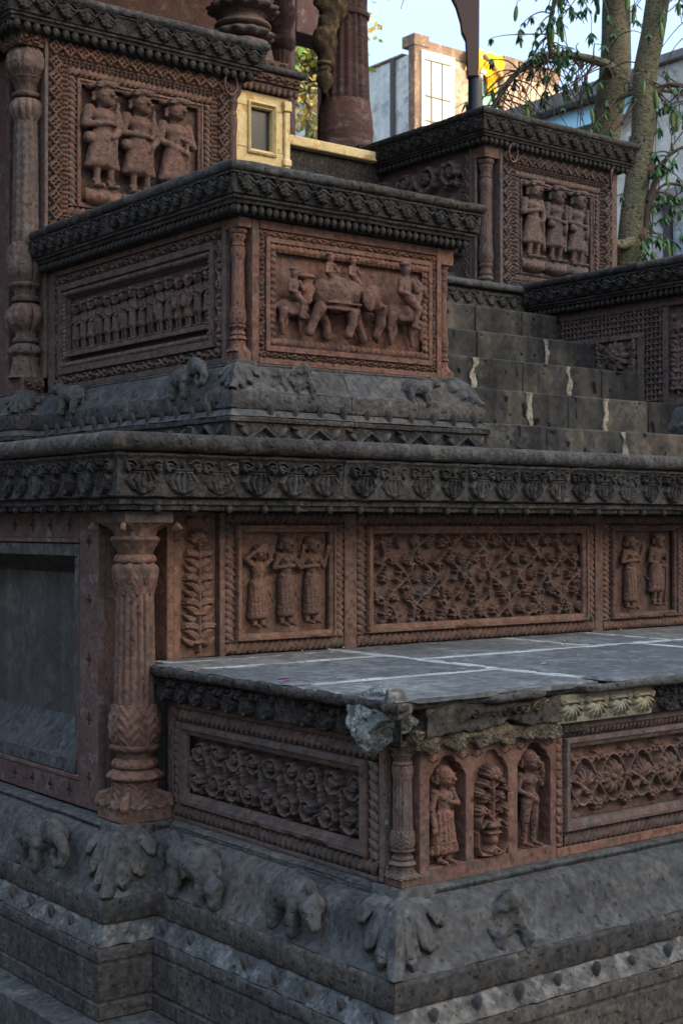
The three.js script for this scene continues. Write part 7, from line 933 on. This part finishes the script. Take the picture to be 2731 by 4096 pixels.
{ const t = thing('yellow_cloth', 'bright yellow cloth hung over the parapet of the pale house', 'cloth', [18.6, 8.4, -19.5]); const m = flat(0.80, 0.50, 0.015, { roughness: 0.8, side: THREE.DoubleSide });
  const g = gridGeo(26, 22, (i, j) => { const u = i / 25, v = j / 21, dr = 0.36 + 0.22 * Math.abs(Math.sin(u * 7)) + (u > 0.55 && u < 0.8 ? 0.22 : 0); return [18.14 + u * 0.96 + 0.03 * Math.sin(v * 9 + u * 5), 8.98 - v * dr + 0.02 * Math.sin(u * 20), -19.56 + 0.05 * Math.sin(u * 32 + v * 3) * (0.3 + v) + 0.03]; }, (i, j) => [i, j]); add(t, 'cloth_fold', g, m); add(t, 'hanging_corner', gridGeo(10, 12, (i, j) => { const u = i / 9, v = j / 11; return [18.66 + (u - 0.5) * 0.3 * (0.25 + v * 0.9) + v * 0.16, 8.5 - v * 0.28, -19.48 + 0.04 * Math.sin(u * 14 + v * 4)]; }, (i, j) => [i, j]), m); }
{ const t = thing('low_house', 'cream house with a blue awning seen between the pod trees', 'house', [19, -2.3, -16]), w = plaster([0.60, 0.54, 0.46], [0.50, 0.46, 0.40], [0.38, 0.34, 0.29], 241);
  add(t, 'wall', block(17.6, 22, -2.3, 6.95, -18.4, -14.6, 0.02), w); add(t, 'eave', block(17.35, 22.2, 6.96, 7.22, -18.6, -14.5, 0.03), plaster([0.16, 0.145, 0.13], [0.12, 0.11, 0.1], [0.2, 0.18, 0.16], 243)); add(t, 'awning', block(-0.45, 0, -0.012, 0.012, -1.5, 1.5, 0.004), flat(0.20, 0.36, 0.42), [17.58, 6.9, -16.5], 0, 1, 0, 1.0); for (let i = 0; i < 4; i++) { const z = -17.7 + i * 0.85; const f = add(t, 'window_frame', block(17.55, 17.6, 5.2, 6.3, z, z + 0.5, 0.006), flat(0.6, 0.57, 0.5)); add(f, 'window_pane', block(17.535, 17.549, 5.28, 6.22, z + 0.06, z + 0.44, 0.003), flat(0.08, 0.13, 0.19, { roughness: 0.2 })); } }
{ const t = thing('grey_house', 'stained grey walled house with dark posts at the right edge, behind the leaning trunk', 'house', [17, -2.3, -11.5]), w = plaster([0.52, 0.49, 0.44], [0.38, 0.36, 0.33], [0.24, 0.23, 0.21], 251, 2);
  add(t, 'wall', block(16.0, 21, -2.3, 6.55, -13.4, -6.5, 0.02), w); add(t, 'coping', block(15.9, 21, 6.551, 6.68, -13.5, -6.4, 0.02), plaster([0.2, 0.19, 0.18], [0.14, 0.135, 0.13], [0.26, 0.25, 0.23], 253)); add(t, 'string_course', block(15.86, 16.02, 4.55, 4.75, -13.5, -6.4, 0.02), plaster([0.3, 0.29, 0.27], [0.2, 0.2, 0.19], [0.36, 0.34, 0.3], 257));
  const post = flat(0.045, 0.035, 0.04); for (const z of [-13.0, -12.35, -11.7, -11.0, -10.3]) add(t, 'timber_post', block(15.9, 15.99, -2.3, 4.54, z - 0.06, z + 0.06, 0.01), post); for (const y of [2.1, 3.2]) add(t, 'timber_rail', block(15.91, 15.985, y - 0.04, y + 0.04, -13.2, -9.5, 0.01), post); for (const [y, z] of [[3.35, -12.9], [3.35, -12.25], [2.25, -12.9], [2.25, -12.25], [3.35, -11.6], [2.25, -11.6]]) add(t, 'corrugated_panel', gridGeo(25, 2, (i, j) => [15.965 + 0.012 * Math.sin(i * 1.57), y - 0.1 + j * 1.0, z - 0.02 + i * 0.0215], (i, j) => [i * 0.02, j]), plasterG ??= plaster([0.30, 0.34, 0.37], [0.2, 0.23, 0.25], [0.36, 0.36, 0.36], 259, 1)); }
// the tall house behind the camera that keeps the court in shade
{ const t = thing('tall_house', 'long plain house across the court, out of frame, shading the monument from the low sun', 'house', [16, -2.3, 26]), w = plaster([0.44, 0.36, 0.27], [0.38, 0.31, 0.24], [0.3, 0.25, 0.2], 261); const a = Math.atan2(0.45, 0.89);
  add(t, 'wall', new THREE.BoxGeometry(46, 15.4, 8), w, [18.5, 5.4, 28], a); add(t, 'parapet', new THREE.BoxGeometry(46.4, 0.5, 8.4), w, [18.5, 13.35, 28], a); const win = flat(0.05, 0.06, 0.08, { roughness: 0.3 }); for (let i = -8; i <= 8; i++) for (const y of [1.2, 4.6, 8.0, 11.2]) add(t, 'window', new THREE.BoxGeometry(1.1, 1.5, 0.1), win, [18.5 + Math.cos(a) * i * 2.6 - Math.sin(a) * 4.02, y, 28 - Math.sin(a) * i * 2.6 - Math.cos(a) * 4.02], a); }

{ const t = thing('sky_screen_house', 'plain house block added along the left of the court, out of frame, to screen the low sky', 'house', [-15, -2.3, -8]), w = plaster([0.34, 0.30, 0.25], [0.28, 0.25, 0.21], [0.22, 0.2, 0.17], 271); add(t, 'wall', new THREE.BoxGeometry(6, 11.5, 46), w, [-17, 3.45, -8]); add(t, 'parapet', new THREE.BoxGeometry(6.3, 0.4, 46.3), w, [-17, 9.4, -8]); const win = flat(0.05, 0.06, 0.08, { roughness: 0.3 }); for (let i = 0; i < 14; i++) for (const y of [0.4, 3.8, 7.0]) add(t, 'window', new THREE.BoxGeometry(0.1, 1.5, 1.1), win, [-13.98, y, -28 + i * 3]); }  // unseen house, added to cut low side light and deepen the undersides
// ================================================================ small matter on the stone: powder stains and fallen leaves
{ const pink = flat(0.16, 0.03, 0.10, { roughness: 1 }); const spot = (t, x, y, z, sx, sz, seed, tilt = 0) => { const r = rng(seed), n = 22, P = [0, 0.0008, 0], ix = []; for (let i = 0; i < n; i++) { const a = i / n * 6.283, q = 0.45 + 0.55 * r(); P.push(Math.cos(a) * sx * q, 0, Math.sin(a) * sz * q); ix.push(0, 1 + (i + 1) % n, 1 + i); } add(t, 'powder_stain', bg(P, null, ix), pink, [x, y, z], r() * 6, 1, tilt); };
  spot(bench, 2.86, -0.5213, -4.0, 0.05, 0.02, 1); spot(bench, 2.83, -0.5215, -3.93, 0.02, 0.014, 2);
  const leafA = gridGeo(4, 3, (i, j) => [(i / 3 - 0.5) * 0.026, 0.002 + 0.003 * Math.sin(i * 1.3), (j / 2 - 0.5) * 0.012 * Math.sin(Math.PI * (i + 0.5) / 4)], (i, j) => [i, j]), cs = [flat(0.36, 0.22, 0.05, { side: THREE.DoubleSide }), flat(0.20, 0.10, 0.04, { side: THREE.DoubleSide }), flat(0.30, 0.26, 0.16, { side: THREE.DoubleSide })], r = rng(99);
  for (let i = 0; i < 22; i++) { const wall = i < 10, x = wall ? 3.0 + r() * 2.6 : 2.95 + r() * 2.4, z = wall ? -4.845 + r() * 0.05 : -4.7 + r() * 1.3; const t = thing('fallen_leaf', wall ? 'tiny dry leaf lying at the foot of the terrace wall on the slate bench' : 'tiny dry leaf lying out on the slate bench top', 'leaf', [x, -0.522, z], wall ? 'dry leaves along the wall foot' : 'dry leaves on the bench top'); add(t, 'blade', leafA, cs[i % 3], [x, -0.5225, z], r() * 6, 0.6 + r() * 0.7); }
}
renderer.render(scene, camera);
